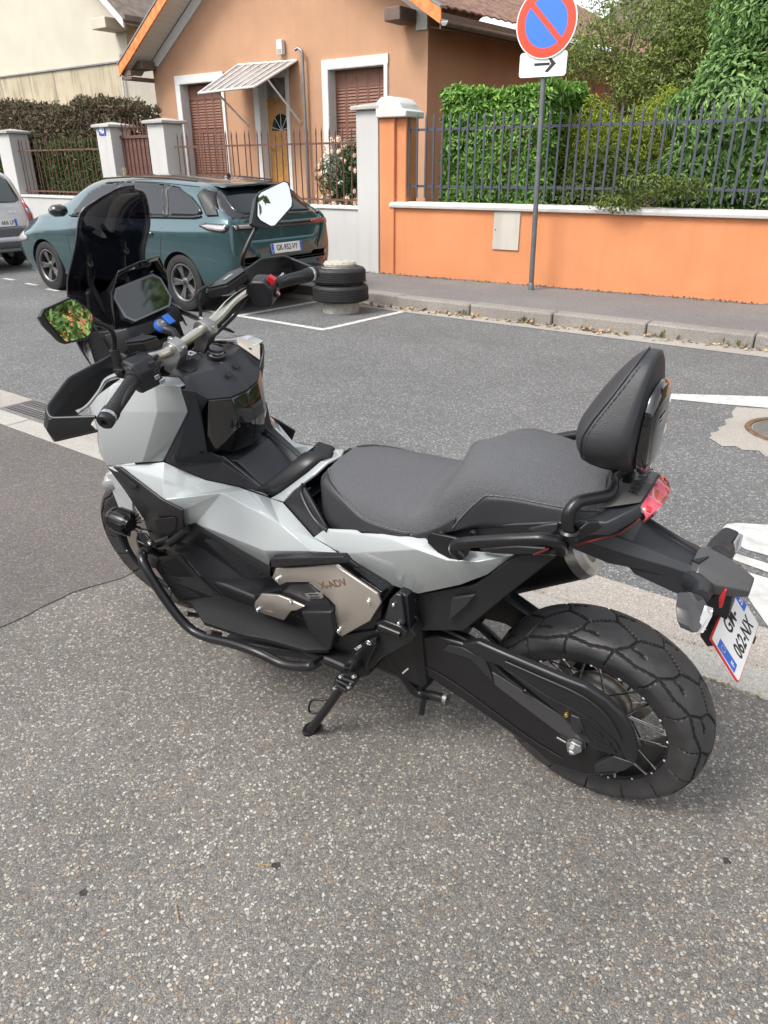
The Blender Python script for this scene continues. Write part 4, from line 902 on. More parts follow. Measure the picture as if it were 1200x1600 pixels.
def catm(pts, n):
    """resample a list of tuples with a Catmull-Rom spline, n steps per span"""
    P = [np.array(p, float) for p in pts]; out = []
    for i in range(len(P)-1):
        a, b, c, d = P[max(i-1, 0)], P[i], P[i+1], P[min(i+2, len(P)-1)]
        for j in range(n):
            t = j/n; out.append(.5*(2*b+(c-a)*t+(2*a-5*b+4*c-d)*t*t+(3*b-a-3*c+d)*t**3))
    return out+[P[-1]]
def car_body(stations, mat, parent, arches, arch_r, name='body'):
    """stations: (x, [(y,z) x N]) half sections from floor to roof centre; returns object and its BVH. x runs to the front"""
    secs = []
    for x, sec in stations: secs.append(np.concatenate([[x], np.array(sec, float).ravel()]))
    dense = catm(secs, 6); V = []; F = []; rows = []
    for s_ in dense:
        x = s_[0]; yz = s_[1:].reshape(-1, 2); cur = catm(yz, 3); half = [(x, p[0], p[1]) for p in cur]
        rows.append(half+[(x, -p[1], p[2]) for p in half[-2:0:-1]])
    n = len(rows[0]); V = [p for r_ in rows for p in r_]
    for i in range(len(rows)-1):
        for k in range(n): F.append((i*n+k, i*n+(k+1) % n, (i+1)*n+(k+1) % n, (i+1)*n+k))
    F += [tuple(range(n))[::-1], tuple(range((len(rows)-1)*n, len(rows)*n))]
    o = mk(name, V, F, [mat, M_trimblk], parent, smooth=32)
    cut = MBd()
    for ax in arches:
        for sgn in (1, -1): cut.prism([(ax+arch_r*math.cos(2*PI*k/48), .60*sgn, .325+arch_r*math.sin(2*PI*k/48)) for k in range(48)], (0, .7*sgn, 0))
    co = cut.build('cutter', M_trimblk, parent)
    md = o.modifiers.new('b', 'BOOLEAN'); md.operation = 'DIFFERENCE'; md.object = co; md.solver = 'EXACT'
    try: md.material_mode = 'TRANSFER'
    except Exception: pass
    bpy.context.view_layer.update(); dg = bpy.context.evaluated_depsgraph_get()
    me = bpy.data.meshes.new_from_object(o.evaluated_get(dg)); o.modifiers.clear(); old = o.data; o.data = me; bpy.data.meshes.remove(old)
    me.name = name; bpy.data.objects.remove(co)
    bm = bmesh.new(); bm.from_mesh(me); tr = BVHTree.FromBMesh(bm); bm.free()
    return o, tr
def patch(name, poly, tr, origin, ax_u, ax_v, d, mat, par, off=.010, thick=.006, grid=.05, smooth=40):
    """outline drawn on the plane (ax_u, ax_v) and laid onto the body along d"""
    P2 = [Vector((p[0], p[1])) for p in poly]; bp = []
    for i in range(len(P2)):
        a, b = P2[i], P2[(i+1) % len(P2)]; k = max(1, int((b-a).length/grid)); bp += [a.lerp(b, j/k) for j in range(k)]
    x0, x1 = min(p.x for p in bp), max(p.x for p in bp); y0, y1 = min(p.y for p in bp), max(p.y for p in bp)
    def inside(q):
        c = False; n = len(bp)
        for i in range(n):
            a, b = bp[i], bp[i-1]
            if (a.y > q.y) != (b.y > q.y) and q.x < (b.x-a.x)*(q.y-a.y)/(b.y-a.y)+a.x: c = not c
        return c
    ins = []
    gx_ = x0+grid/2
    while gx_ < x1:
        gy_ = y0+grid/2
        while gy_ < y1:
            q = Vector((gx_, gy_))
            if inside(q) and min((q-b).length for b in bp) > grid*.45: ins.append(q)
            gy_ += grid
        gx_ += grid
    r_ = geometry.delaunay_2d_cdt(bp+ins, [(i, (i+1) % len(bp)) for i in range(len(bp))], [], 1, 1e-6)
    ax_u, ax_v, d = Vector(ax_u), Vector(ax_v), Vector(d).normalized(); V = []; last = None
    for q in r_[0]:
        o_ = Vector(origin)+ax_u*q.x+ax_v*q.y; h = tr.ray_cast(o_-d*3, d)
        if h[0] is None:
            h = tr.find_nearest(o_)
            pos, nn = h[0], h[1]
        else: pos, nn = h[0], h[1]
        V.append(pos-d*off)
    return mk(name, V, [tuple(f) for f in r_[2]], mat, par, smooth=smooth, recalc=True, solid=thick if thick else 0, off=0)
def wheel(par, x, y, z, r, w_, rim_r, side, name='wheel', spokes=5, mat_rim=None):
    e = empty(name, (x, y, z), parent=par); s_ = side
    hw = w_/2; prof = [(rim_r, -hw*.8), (rim_r+.01, -hw*.95), (r*.86, -hw), (r*.96, -hw*.88), (r, -hw*.6), (r, hw*.6), (r*.96, hw*.88), (r*.86, hw), (rim_r+.01, hw*.95), (rim_r, hw*.8)]
    MBd().lathe(prof, (0, 0, 0), (0, s_, 0), 48).build('tyre', M_rubber, e, smooth=35)
    m = MBd().lathe([(rim_r-.002, -hw*.8), (rim_r-.012, hw*.84), (rim_r-.002, hw*.93), (rim_r-.018, hw*.95), (rim_r-.03, hw*.8), (rim_r-.03, -hw*.5), (.05, -hw*.4)], (0, 0, 0), (0, s_, 0), 40)
    m.build('rim', M_alloy, e, smooth=35)
    MBd().lathe([(0, hw*.1), (rim_r*.62, hw*.1), (rim_r*.62, hw*.0)], (0, 0, 0), (0, s_, 0), 24).build('brake_disc', pmat('disc_steel', (.2, .2, .2), .4, .8), e)
    sp = MBd()
    for k in range(spokes):
        for dd in (-.13, .13):
            a = 2*PI*k/spokes+dd; c_, sn = math.cos(a), math.sin(a); t = Vector((-sn, 0, c_)); u = Vector((c_, 0, sn)); N_ = Vector((0, s_, 0)); wd0, wd1 = .014, .021
            p0 = u*.045; p1 = u*(rim_r-.016)
            sp.add([p0-t*wd0+N_*hw*.62, p0+t*wd0+N_*hw*.62, p1+t*wd1+N_*hw*.80, p1-t*wd1+N_*hw*.80, p0-t*wd0+N_*hw*.3, p0+t*wd0+N_*hw*.3, p1+t*wd1+N_*hw*.5, p1-t*wd1+N_*hw*.5], [(0, 1, 2, 3), (0, 3, 7, 4), (1, 5, 6, 2), (0, 4, 5, 1), (3, 2, 6, 7)])
    sp.lathe([(0, hw*.72), (.035, hw*.70), (.06, hw*.60), (.06, hw*.3)], (0, 0, 0), (0, s_, 0), 20)
    sp.build('spoke', M_alloy, e, bevel=.003, smooth=30)['kind'] = 'stuff'
    MBd().lathe([(0, hw*.76), (.024, hw*.75), (.026, hw*.70)], (0, 0, 0), (0, s_, 0), 16).build('hub_cap', M_trimblk, e)
    return e

# ---- teal estate
TX, TY = -7.16, 5.74          # rear axle x, near wheel face y (world)
car = empty('estate_car', (TX+.86, TY+.875, -.03), PI, 'metallic teal estate car parked with its rear towards the old tyres', 'car')
# local: x forward from the rear bumper face, y left(=towards the camera after the turn), z up
def sec(zb, wsill, wmax, zbelt, wbelt, wroof, zroof, crown=.03):
    return [(0, zb), (wsill*.7, zb), (wsill-.02, zb+.02), (wsill, zb+.10), (wmax-.01, zb+.24), (wmax, (zbelt+zb)/2+.10), (wmax-.012, zbelt-.13), (wbelt+.015, zbelt-.03), (wbelt-.02, zbelt+.02), (wbelt*.5+wroof*.5, zbelt*.45+zroof*.55), (wroof+.05, zroof-.085), (wroof-.07, zroof-.02), (wroof*.5, zroof+crown*.7), (0, zroof+crown)]
st = [(0.0, sec(.38, .62, .70, .68, .64, .50, .72, .005)),
      (.030, sec(.32, .72, .80, .84, .74, .60, .88, .005)),
      (.065, sec(.27, .76, .835, .99, .79, .66, 1.05, .005)),
      (.14, sec(.23, .79, .86, 1.035, .80, .67, 1.12, .005)),
      (.28, sec(.20, .82, .880, 1.05, .81, .67, 1.21, .015)),
      (.43, sec(.20, .83, .887, 1.05, .81, .66, 1.31, .02)),
      (.58, sec(.20, .84, .892, 1.045, .815, .65, 1.38, .02)),
      (.95, sec(.20, .85, .895, 1.035, .815, .635, 1.415, .03)),
      (1.6, sec(.20, .845, .885, 1.02, .81, .63, 1.445, .035)),
      (2.3, sec(.20, .84, .88, 1.005, .81, .625, 1.44, .035)),
      (2.80, sec(.20, .84, .88, .99, .81, .61, 1.40, .035)),
      (3.35, sec(.20, .84, .885, .965, .80, .60, 1.20, .03)),
      (3.75, sec(.20, .85, .89, .95, .79, .60, 1.02, .03)),
      (3.95, sec(.20, .85, .89, .92, .77, .60, .96, .03)),
      (4.30, sec(.22, .80, .865, .83, .72, .56, .87, .03)),
      (4.50, sec(.26, .68, .78, .73, .64, .50, .78, .02)),
      (4.60, sec(.32, .55, .62, .62, .52, .42, .66, .01))]
cbody, ctr = car_body(st, M_teal, car, (.86, 3.70), .352)
for i, (x, s_) in enumerate(((.86, 1), (3.70, 1), (.86, -1), (3.70, -1))):
    wheel(car, x, s_*.775, .325, .325, .205, .222, s_)
O0 = (0, 0, 0); U, Vv = (1, 0, 0), (0, 0, 1)
for sgn in (1, -1):
    D = (0, -sgn, 0)
    patch('side_window', [(2.04, 1.025), (3.02, 1.0), (2.98, 1.08), (2.72, 1.27), (2.42, 1.375), (2.12, 1.395)], ctr, O0, U, Vv, D, M_cglass, car, off=.014, grid=.03)
    patch('side_window', [(1.13, 1.04), (1.98, 1.027), (2.05, 1.398), (1.55, 1.395), (1.24, 1.375)], ctr, O0, U, Vv, D, M_cglass, car, off=.014, grid=.03)
    patch('quarter_window', [(.50, 1.10), (.58, 1.065), (1.06, 1.042), (1.16, 1.37), (.96, 1.35), (.72, 1.26), (.54, 1.15)], ctr, O0, U, Vv, D, M_cglass, car, off=.014, grid=.03)
    patch('window_trim', [(.50, 1.06), (.60, 1.040), (3.08, .985), (3.10, 1.0), (3.02, 1.0), (.62, 1.062), (.51, 1.08)], ctr, O0, U, Vv, D, M_trimblk, car, off=.016)
    patch('window_trim', [(1.05, 1.04), (1.14, 1.036), (1.25, 1.378), (1.15, 1.372)], ctr, O0, U, Vv, D, M_trimblk, car, off=.016)
    patch('window_trim', [(1.97, 1.023), (2.05, 1.021), (2.13, 1.398), (2.04, 1.40)], ctr, O0, U, Vv, D, M_trimblk, car, off=.016)
    for pl in ([(1.985, .26), (1.992, .26), (1.997, 1.01), (1.990, 1.01)], [(3.07, .26), (3.077, .26), (3.11, .97), (3.103, .97)], [(1.20, .52), (1.207, .52), (1.12, 1.02), (1.113, 1.02)], [(1.205, .52), (1.26, .36), (1.27, .36), (1.212, .52)]):
        patch('door_gap', pl, ctr, O0, U, Vv, D, M_trimblk, car, off=.002, thick=0, grid=.1)
    for x in (1.28, 2.12): 
        h = patch('door_handle', [(x, .85), (x+.02, .838), (x+.19, .838), (x+.21, .85), (x+.19, .87), (x+.02, .87)], ctr, O0, U, Vv, D, M_teal, car, off=.022, thick=.014)
    patch('rocker_trim', [(1.22, .20), (3.23, .20), (3.21, .27), (1.24, .27)], ctr, O0, U, Vv, D, M_trimblk, car, off=.003)
    m = MBd(); y_ = sgn*.93
    m.lathe([(0, 0), (.06, .01), (.085, .06), (.08, .16), (.05, .20), (0, .205)], (3.0, sgn*.90, 1.06), (0, sgn, 0), 16); mo = m.build('door_mirror', M_gloss, car, smooth=50); mo.data.transform(Matrix.Translation((3.0, 0, 1.04)) @ Matrix.Diagonal((1.25, 1, .9, 1)) @ Matrix.Translation((-3.0, 0, -1.04)))
    # wraparound tail lamp
    patch('tail_lamp', [(.06, .935), (.12, .905), (.34, .925), (.52, .975), (.40, 1.0), (.14, .995), (.06, .98)], ctr, O0, U, Vv, D, M_gloss, car, off=.008, thick=.01)
    patch('lamp_lens', [(.09, .94), (.14, .925), (.32, .94), (.44, .97), (.34, .985), (.13, .982)], ctr, O0, U, Vv, D, M_lampw, car, off=.015, thick=.006)
    patch('head_lamp', [(4.05, .66), (4.40, .60), (4.52, .58), (4.48, .68), (4.2, .76)], ctr, O0, U, Vv, D, M_lampw, car, off=.006)
    patch('d_pillar_trim', [(.24, 1.08), (.42, 1.07), (.62, 1.27), (.58, 1.34), (.44, 1.30)], ctr, O0, U, Vv, D, M_trimblk, car, off=.014, grid=.03)
Du = (1, 0, 0); UY, VZ = (0, -1, 0), (0, 0, 1)
def rear(name, poly, mat, off=.006, thick=.006, **k): return patch(name, poly, ctr, (0, 0, 0), (0, 1, 0), (0, 0, 1), Du, mat, car, off=off, thick=thick, **k)
def sy(half): return half+[(-y, z) for y, z in half[::-1]]
rear('rear_window', sy([(0, 1.09), (.54, 1.08), (.62, 1.11), (.56, 1.31), (.52, 1.34), (0, 1.35)]), M_cglass, .008)
rear('rear_window_surround', sy([(0, 1.05), (.68, 1.04), (.75, 1.075), (.63, 1.33), (.57, 1.365), (0, 1.375)]), M_gloss, .004)
mkspo = MBd().prism([(.37, y, z) for y, z in sy([(0, 1.385), (.50, 1.37), (.54, 1.345), (0, 1.365)])], (.30, 0, .03)); mkspo.build('spoiler', M_teal, car, bevel=.01, smooth=40)
rear('lamp_band', sy([(0, .93), (.62, .925), (.76, .93), (.77, .985), (.62, .995), (0, .992)]), M_gloss, .008)
for sgn in (1, -1): rear('lamp_lens', [(sgn*.50, .943), (sgn*.75, .94), (sgn*.75, .98), (sgn*.50, .978)], M_lampred if sgn < 0 else M_lampw, .014)
rear('bumper_lower', sy([(0, .37), (.50, .37), (.60, .40), (.62, .45), (.50, .48), (0, .485)]), M_trimblk, .008, .012)
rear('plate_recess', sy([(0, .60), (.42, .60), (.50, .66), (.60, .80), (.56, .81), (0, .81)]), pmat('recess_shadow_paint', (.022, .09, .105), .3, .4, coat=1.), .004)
for z_, zt in (): rear('bumper_trim', sy([(0, z_), (.40, z_), (.40, zt), (0, zt)]), M_gloss, .018)
for sgn in (1, -1): rear('reflector', [(sgn*.56, .50), (sgn*.68, .51), (sgn*.68, .53), (sgn*.56, .52)], M_lampred, .014)
rear('tailgate_gap', sy([(0, .573), (.70, .573), (.70, .580), (0, .580)]), M_trimblk, .003, 0)
# shield badge
bd = MBd().prism([(-.0, y, z) for y, z in [(0, .90), (.045, .965), (.045, 1.005), (0, 1.018), (-.045, 1.005), (-.045, .965)]], (.012, 0, 0))
bo_ = bd.build('badge', M_gloss, car, bevel=.004); bo_.location = (.045, 0, 0)
b2_ = MBd().prism([(0, y, z) for y, z in [(.0, .925), (.028, .965), (.02, .99), (.0, .98), (-.012, 1.0), (-.03, .985), (-.02, .955)]], (.006, 0, 0)).build('badge_emblem', M_chrome, car); b2_.location = (.037, 0, 0)
# number plate
def plate(par, M, w_, h_, words, tsize, two=False, dept='', redge=None, sx=.8, f_='F'):
    """M: frame with x along the reading direction, z outward"""
    pl = MBd().prism([M @ Vector((x, y, -.004)) for x, y in rrect(w_/2, h_/2, .006, 3)], M.to_3x3() @ Vector((0, 0, .004))).build('number_plate', redge or M_platew, par)
    if redge: MBd().prism([M @ Vector((x, y, .0002)) for x, y in rrect(w_/2-.0022, h_/2-.0022, .005, 3)], M.to_3x3() @ Vector((0, 0, .0006))).build('plate_field', M_platew, pl)
    return pl
pz = .705; tilt = R(8)
rx_hit = ctr.ray_cast(Vector((-2, 0, pz)), Vector((1, 0, 0)))[0].x
Mp = frame((rx_hit-.02, 0, pz), (0, -1, 0), (math.sin(tilt), 0, math.cos(tilt)))
pl = plate(car, Mp, .52, .11, None, .1)
for nm, xx, m_ in (('euro_strip', -.24, M_plateb), ('region_strip', .24, M_plateb)):
    MBd().prism([Mp @ Vector((x+xx, y, .001)) for x, y in rrect(.0195, .053, .004, 2)], Mp.to_3x3() @ Vector((0, 0, .001))).build(nm, m_, pl)
text('plate_text', 'GK-952-VY', .088, M_ink, Mp @ Matrix.Translation((0, 0, .0015)), pl, .0005, sx=.86, bold=.0012)
text('strip_text', 'F', .035, M_platew, Mp @ Matrix.Translation((-.24, -.03, .0025)), pl, .0003)
for s9 in (1, -1): MBd().tube([(x9, s9*.60, z9) for x9, z9 in ((.75, 1.412), (1.2, 1.440), (1.9, 1.452), (2.5, 1.43))], .010, 8).build('roof_rail', M_trimblk, car, smooth=50)
MBd().lathe([(0, .02), (.03, .018), (.04, 0), (.035, -.03)], (.9, 0, 1.44), (0, 0, 1), 12).prism([(.83, -.004, 1.445), (.93, -.004, 1.445), (.86, -.004, 1.50)], (0, .008, 0)).build('roof_aerial', M_gloss, car, smooth=40)
m = MBd().tube([(.06, .28, 1.10), (.10, .20, 1.11), (.20, -.25, 1.17)], [.014, .010, .006], 8); m.build('rear_wiper', M_trimblk, car)
MBd().box(.3, 4.3, -.7, .7, .22, .5).build('underbody', M_trimblk, car)
# ---- silver people carrier at the left edge
van = empty('people_carrier', (-12.42, 6.22, -.03), PI, 'silver people carrier at the left edge, seen from behind, with a grey bumper', 'van')
st2 = [(0.0, sec(.40, .70, .76, .66, .72, .60, .70, .005)), (.05, sec(.34, .78, .83, .82, .78, .70, .90, .005)), (.09, sec(.30, .82, .865, .95, .80, .72, 1.04, .01)),
       (.20, sec(.28, .84, .885, 1.0, .82, .71, 1.22, .01)), (.34, sec(.26, .85, .89, 1.02, .83, .70, 1.42, .015)), (.50, sec(.25, .86, .89, 1.02, .83, .69, 1.52, .02)), (.9, sec(.25, .86, .89, 1.01, .83, .68, 1.57, .03)),
       (1.8, sec(.25, .86, .89, 1.0, .83, .67, 1.60, .03)), (2.6, sec(.25, .86, .89, .98, .82, .65, 1.55, .03)), (3.3, sec(.25, .86, .885, .95, .80, .62, 1.15, .03)), (3.9, sec(.25, .82, .86, .85, .74, .58, .90, .03)), (4.2, sec(.32, .65, .70, .65, .6, .5, .68, .01))]
vbody, vtr = car_body(st2, M_silver, van, (.80, 3.40), .345)
for x, s_ in ((.80, 1), (3.40, 1), (.80, -1), (3.40, -1)): wheel(van, x, s_*.765, .315, .315, .19, .205, s_)
def vrear(name, poly, mat, off=.006, thick=.006): return patch(name, poly, vtr, (0, 0, 0), (0, 1, 0), (0, 0, 1), Du, mat, van, off=off, thick=thick)
vrear('rear_window', sy([(0, 1.04), (.60, 1.04), (.70, 1.08), (.64, 1.42), (.56, 1.47), (0, 1.48)]), pmat('van_glass', (.02, .03, .028), .04, spec=.9, coat=1.), .008)
vrear('bumper', sy([(0, .36), (.70, .36), (.82, .46), (.83, .60), (.80, .66), (0, .67)]), M_greyplas, .02, .03)
vrear('bumper_strip', sy([(0, .455), (.80, .455), (.80, .53), (0, .53)]), M_silver, .036, .01)
vrear('tailgate_gap', sy([(0, .675), (.80, .675), (.80, .682), (0, .682)]), M_trimblk, .003, 0)
for sgn in (1, -1):
    vrear('tail_lamp', [(sgn*.74, .74), (sgn*.84, .76), (sgn*.83, 1.06), (sgn*.76, 1.10), (sgn*.73, 1.0)], M_lampred, .012, .012)
    vrear('lamp_lens', [(sgn*.745, .86), (sgn*.835, .87), (sgn*.83, .97), (sgn*.74, .96)], M_lampw, .02, .006)
    D = (0, -sgn, 0)
    patch('side_window', [(.40, 1.04), (1.2, 1.03), (1.2, 1.50), (.62, 1.46)], vtr, O0, U, Vv, D, M_cglass, van)
    patch('side_window', [(1.28, 1.03), (2.9, 1.0), (2.5, 1.46), (1.28, 1.50)], vtr, O0, U, Vv, D, M_cglass, van)
    patch('tail_lamp', [(.03, .74), (.12, .76), (.22, .98), (.20, 1.10), (.10, 1.02)], vtr, O0, U, Vv, D, M_lampred, van, off=.010, thick=.01)
rx_hit = vtr.ray_cast(Vector((-2, 0, .745)), Vector((1, 0, 0)))[0].x
Mv = frame((rx_hit-.02, -.28+.03, .745), (0, -1, 0), (math.sin(R(5)), 0, math.cos(R(5))))
pl = plate(van, Mv, .52, .11, None, .1)
MBd().prism([Mv @ Vector((x+.24, y, .001)) for x, y in rrect(.0195, .053, .004, 2)], Mv.to_3x3() @ Vector((0, 0, .001))).build('region_strip', M_plateb, pl)
text('plate_text', '666 LP', .09, M_ink, Mv @ Matrix.Translation((.215, 0, .0015)), pl, .0005, align='RIGHT', sx=.86, bold=.0012)
text('badge_text', 'ENIC', .06, M_chrome, frame((rx_hit+.02, -.42, .90), (0, -1, 0), (.25, 0, 1)), van, .004, align='LEFT', sx=1.3)
MBd().box(.3, 4.0, -.7, .7, .26, .6).build('underbody', M_trimblk, van)

# ================================================================== MOTORCYCLE (all parts in its own frame: x forward, y left, z up)
moto = empty('motorcycle', label='pale grey and black adventure scooter leaning on its side stand on the pavement', cat='motorcycle')
moto.matrix_world = MB
M_body = pmat('pearl_grey_paint', (.335, .362, .372), .13, .0, coat=.9, var=.015, vscale=3)
M_mblk = pmat('matt_black_plastic', (.0105, .011, .0135), .42, bump=.06, bscale=500, rvar=.06, vscale=9)
M_mblk2 = pmat('charcoal_plastic', (.020, .0215, .026), .40, bump=.05, bscale=450, rvar=.06, vscale=7)
M_frame = pmat('satin_black_metal', (.012, .012, .014), .34, .2, bump=.03, bscale=120, rvar=.08, vscale=12)
M_seat = pmat('seat_vinyl', (.085, .088, .097), .52, bump=.6, bscale=420, var=.22, vscale=330)
M_seat2 = pmat('seat_smooth_vinyl', (.022, .0235, .028), .5, bump=.15, bscale=520)
M_stitch = pmat('grey_thread', (.15, .15, .16), .8)
M_ti = pmat('brushed_titanium', (.60, .555, .505), .34, .85, var=.06, vscale=6, rvar=.08)
M_steel = pmat('bright_steel', (.62, .62, .62), .2, 1.)
M_alubar = pmat('silver_bar', (.66, .64, .56), .24, .9, rvar=.05, vscale=8)
M_screenglass = pmat('display_glass', (.004, .005, .005), .03, coat=1., spec=.8)
M_bezel = pmat('display_bezel', (.17, .185, .205), .35, coat=.3)
M_wind = tint_glass('smoked_screen', (.165, .155, .185))
M_tyre = pmat('road_tyre', (.034, .034, .036), .52, var=.25, vscale=22, bump=.12, bscale=160, rvar=.06)
M_groove = pmat('tyre_groove', (.008, .008, .008), .85)
M_mirror = pmat('mirror_glass', (.86, .86, .86), .01, 1.)
M_rubberg = pmat('grip_rubber', (.014, .014, .015), .6, bump=.3, bscale=350)
M_tail = pmat('tail_lens', (.62, .09, .13), .12, coat=1.); M_tail2 = pmat('tail_lens_dark', (.55, .008, .015), .1, coat=1.)
M_clear = pmat('indicator_lens', (.26, .26, .27), .12, .2, coat=1.)
M_phone = pmat('blue_anodised', (.025, .12, .48), .35, .3)
M_redbtn = pmat('red_switch', (.45, .01, .02), .4)
M_label = pmat('white_print', (.6, .6, .6), .5)
def pan(name, V, F, mat, thick=.006, both=True, bevel=.0025, smooth=24, flip=False, parent=None, kind=None, off=-1):
    """body panel from traced corner points; also mirrored to the right side"""
    out = []
    for s_ in ((1, -1) if both else (1,)):
        VV = [Vector((p[0], p[1]*s_, p[2])) for p in V]
        o = mk(name, VV, F, mat, parent or moto, recalc=True, smooth=smooth)
        # outward = away from the middle plane
        me = o.data; c = sum((p.center.y*p.area for p in me.polygons))/max(1e-9, sum(p.area for p in me.polygons)); nn = sum((p.normal.y*p.area for p in me.polygons))
        if nn*s_ < 0: me.flip_normals()
        if flip: me.flip_normals()
        if thick:
            m_ = o.modifiers.new('solid', 'SOLIDIFY'); m_.thickness = thick; m_.offset = off
        if bevel:
            b = o.modifiers.new('bevel', 'BEVEL'); b.width = bevel; b.segments = 2; b.limit_method = 'ANGLE'; b.angle_limit = R(12)
        if kind: o['kind'] = kind
        out.append(o)
    return out
def slab(name, pts, dy, mat, both=False, bevel=.003, parent=None, label=None):
    """outline with thickness dy towards the middle plane"""
    out = []
    for s_ in ((1, -1) if both else (1,)):
        P = [Vector((p[0], p[1]*s_, p[2])) for p in pts]
        o = MBd().prism(P, (0, -dy*s_, 0)).build(name, mat, parent or moto, bevel=bevel, smooth=30, label=label); out.append(o)
    return out
def bolt(p, ax, r=.006, h=.004, mat=None, parent=None, name='bolt'):
    return MBd().lathe([(0, h*.6), (r*.5, h*.6), (r*.55, h), (r*.85, h), (r, h*.6), (r, -.004)], p, ax, 14).build(name, mat or M_steel, parent or moto, smooth=30)

# ------------------------------------------------------------------ inner masses (frame, engine, tank) so that nothing is hollow
MBd().box(.42, 1.12, -.15, .15, .24, .60).build('engine_block', M_frame, moto, bevel=.03)
MBd().prism([(.35, .115, .50), (1.15, .135, .58), (1.18, .13, .80), (.95, .10, .735), (.78, .09, .72), (.70, .09, .72), (.35, .12, .80), (.20, .12, .86), (.22, .11, .78)], (0, -.23, 0)).build('frame_core', M_mblk, moto, bevel=.01)
MBd().prism([(1.18, .15, .60), (1.38, .16, .66), (1.46, .15, .80), (1.42, .13, .93), (1.20, .13, .95), (1.14, .12, .86), (1.14, .12, .64)], (0, -.30, 0)).build('radiator_shroud', M_mblk, moto, bevel=.01)

# ------------------------------------------------------------------ wheels
def tyre(par, c, Ro, hw, rim, pitch_n, M=None, nseg=640, ns=72, groove=True, name='tyre'):
    """tyre with cut tread; c centre, axle along y; M maps into the bike frame"""
    Rc = Ro-.2  # unused spread
    th = np.linspace(0, 2*PI, nseg, endpoint=False); s = np.linspace(-1, 1, ns)
    ang = s*1.86
    # cross-section: rounded crown running into flat side walls
    w_ = hw*np.sin(np.clip(ang, -PI/2, PI/2))*np.where(np.abs(ang) > PI/2, 1-.16*(np.abs(ang)-PI/2)/.29, 1)
    rr = rim + (Ro-rim)*np.where(np.abs(ang) < PI/2, .50+.50*np.cos(ang)**.92 if False else .46+.54*np.power(np.clip(np.cos(ang), 0, 1), .85), .46*(1-(np.abs(ang)-PI/2)/.29))
    rr = np.maximum(rr, rim)
    arc = np.concatenate([[0], np.cumsum(np.hypot(np.diff(rr), np.diff(w_)))]); arc -= arc[-1]/2
    A, Wm = np.meshgrid(th*Ro, arc, indexing='ij'); L_ = 2*PI*Ro/pitch_n
    d = np.zeros_like(A)
    if groove:
        segs = []
        for sg, ph in ((1, 0.), (-1, .5)):
            q = [((0.08, .122), (.18, .066)), ((.18, .066), (.42, .040)), ((.42, .040), (.50, .014)),
                 ((.18, .066), (.70, .075)), ((.70, .075), (1.18, .066)), ((.50, .014), (.75, 0)), ((.75, 0), (1.0, -.014)), ((.42, .040), (.78, .046))]
            segs += [(((a[0]+ph)*L_, a[1]*sg), ((b[0]+ph)*L_, b[1]*sg)) for a, b in q]
        dist = np.full(A.shape, 9.)
        Am = np.mod(A, L_)
        for (ax_, ay_), (bx_, by_) in segs:
            for k in (-2, -1, 0, 1):
                x0, x1 = ax_+k*L_, bx_+k*L_; dx, dy = x1-x0, by_-ay_; t = np.clip(((Am-x0)*dx+(Wm-ay_)*dy)/(dx*dx+dy*dy), 0, 1)
                dist = np.minimum(dist, np.hypot(Am-x0-t*dx, Wm-ay_-t*dy))
        d = np.clip(1-(dist-.0019)/.0014, 0, 1)*.005
    rg = rr[None, :]-d*np.clip(np.cos(ang), .25, 1)[None, :]; wg = (w_[None, :]-np.sign(ang)[None, :]*d*np.abs(np.sin(np.clip(ang, -PI/2, PI/2)))[None, :]*.8)
    X = c[0]+rg*np.cos(th)[:, None]; Z = c[2]+rg*np.sin(th)[:, None]; Y = c[1]+wg+0*X
    V = np.stack([X, Y, Z], -1).reshape(-1, 3)
    if M is not None: V = np.array([tuple(M @ Vector(v)) for v in V])
    i = np.arange(nseg)[:, None]; j = np.arange(ns-1)[None, :]; a = i*ns+j; b = ((i+1) % nseg)*ns+j
    F = np.stack([a, a+1, b+1, b], -1).reshape(-1, 4)
    me = bpy.data.meshes.new(name); me.vertices.add(len(V)); me.vertices.foreach_set('co', V.ravel().astype(np.float32))
    me.loops.add(F.size); me.loops.foreach_set('vertex_index', F.ravel().astype(np.int32)); me.polygons.add(len(F)); me.polygons.foreach_set('loop_start', (np.arange(len(F))*4).astype(np.int32))
    me.update(calc_edges=True); me.validate(); me.materials.append(M_tyre); me.materials.append(M_groove)
    dd = d.mean() if not groove else None
    if groove:
        dq = (d[:, :-1]+d[:, 1:])/2; dq = (dq+np.roll(dq, -1, 0))/2; me.polygons.foreach_set('material_index', (dq.ravel() > .0022).astype(np.int32))
    me.polygons.foreach_set('use_smooth', np.ones(len(F), bool)); me.update()
    bm = bmesh.new(); bm.from_mesh(me); bmesh.ops.recalc_face_normals(bm, faces=bm.faces); bm.to_mesh(me); bm.free(); me.set_sharp_from_angle(angle=R(38))
    o = bpy.data.objects.new(name, me); C.objects.link(o); o.parent = par; return o
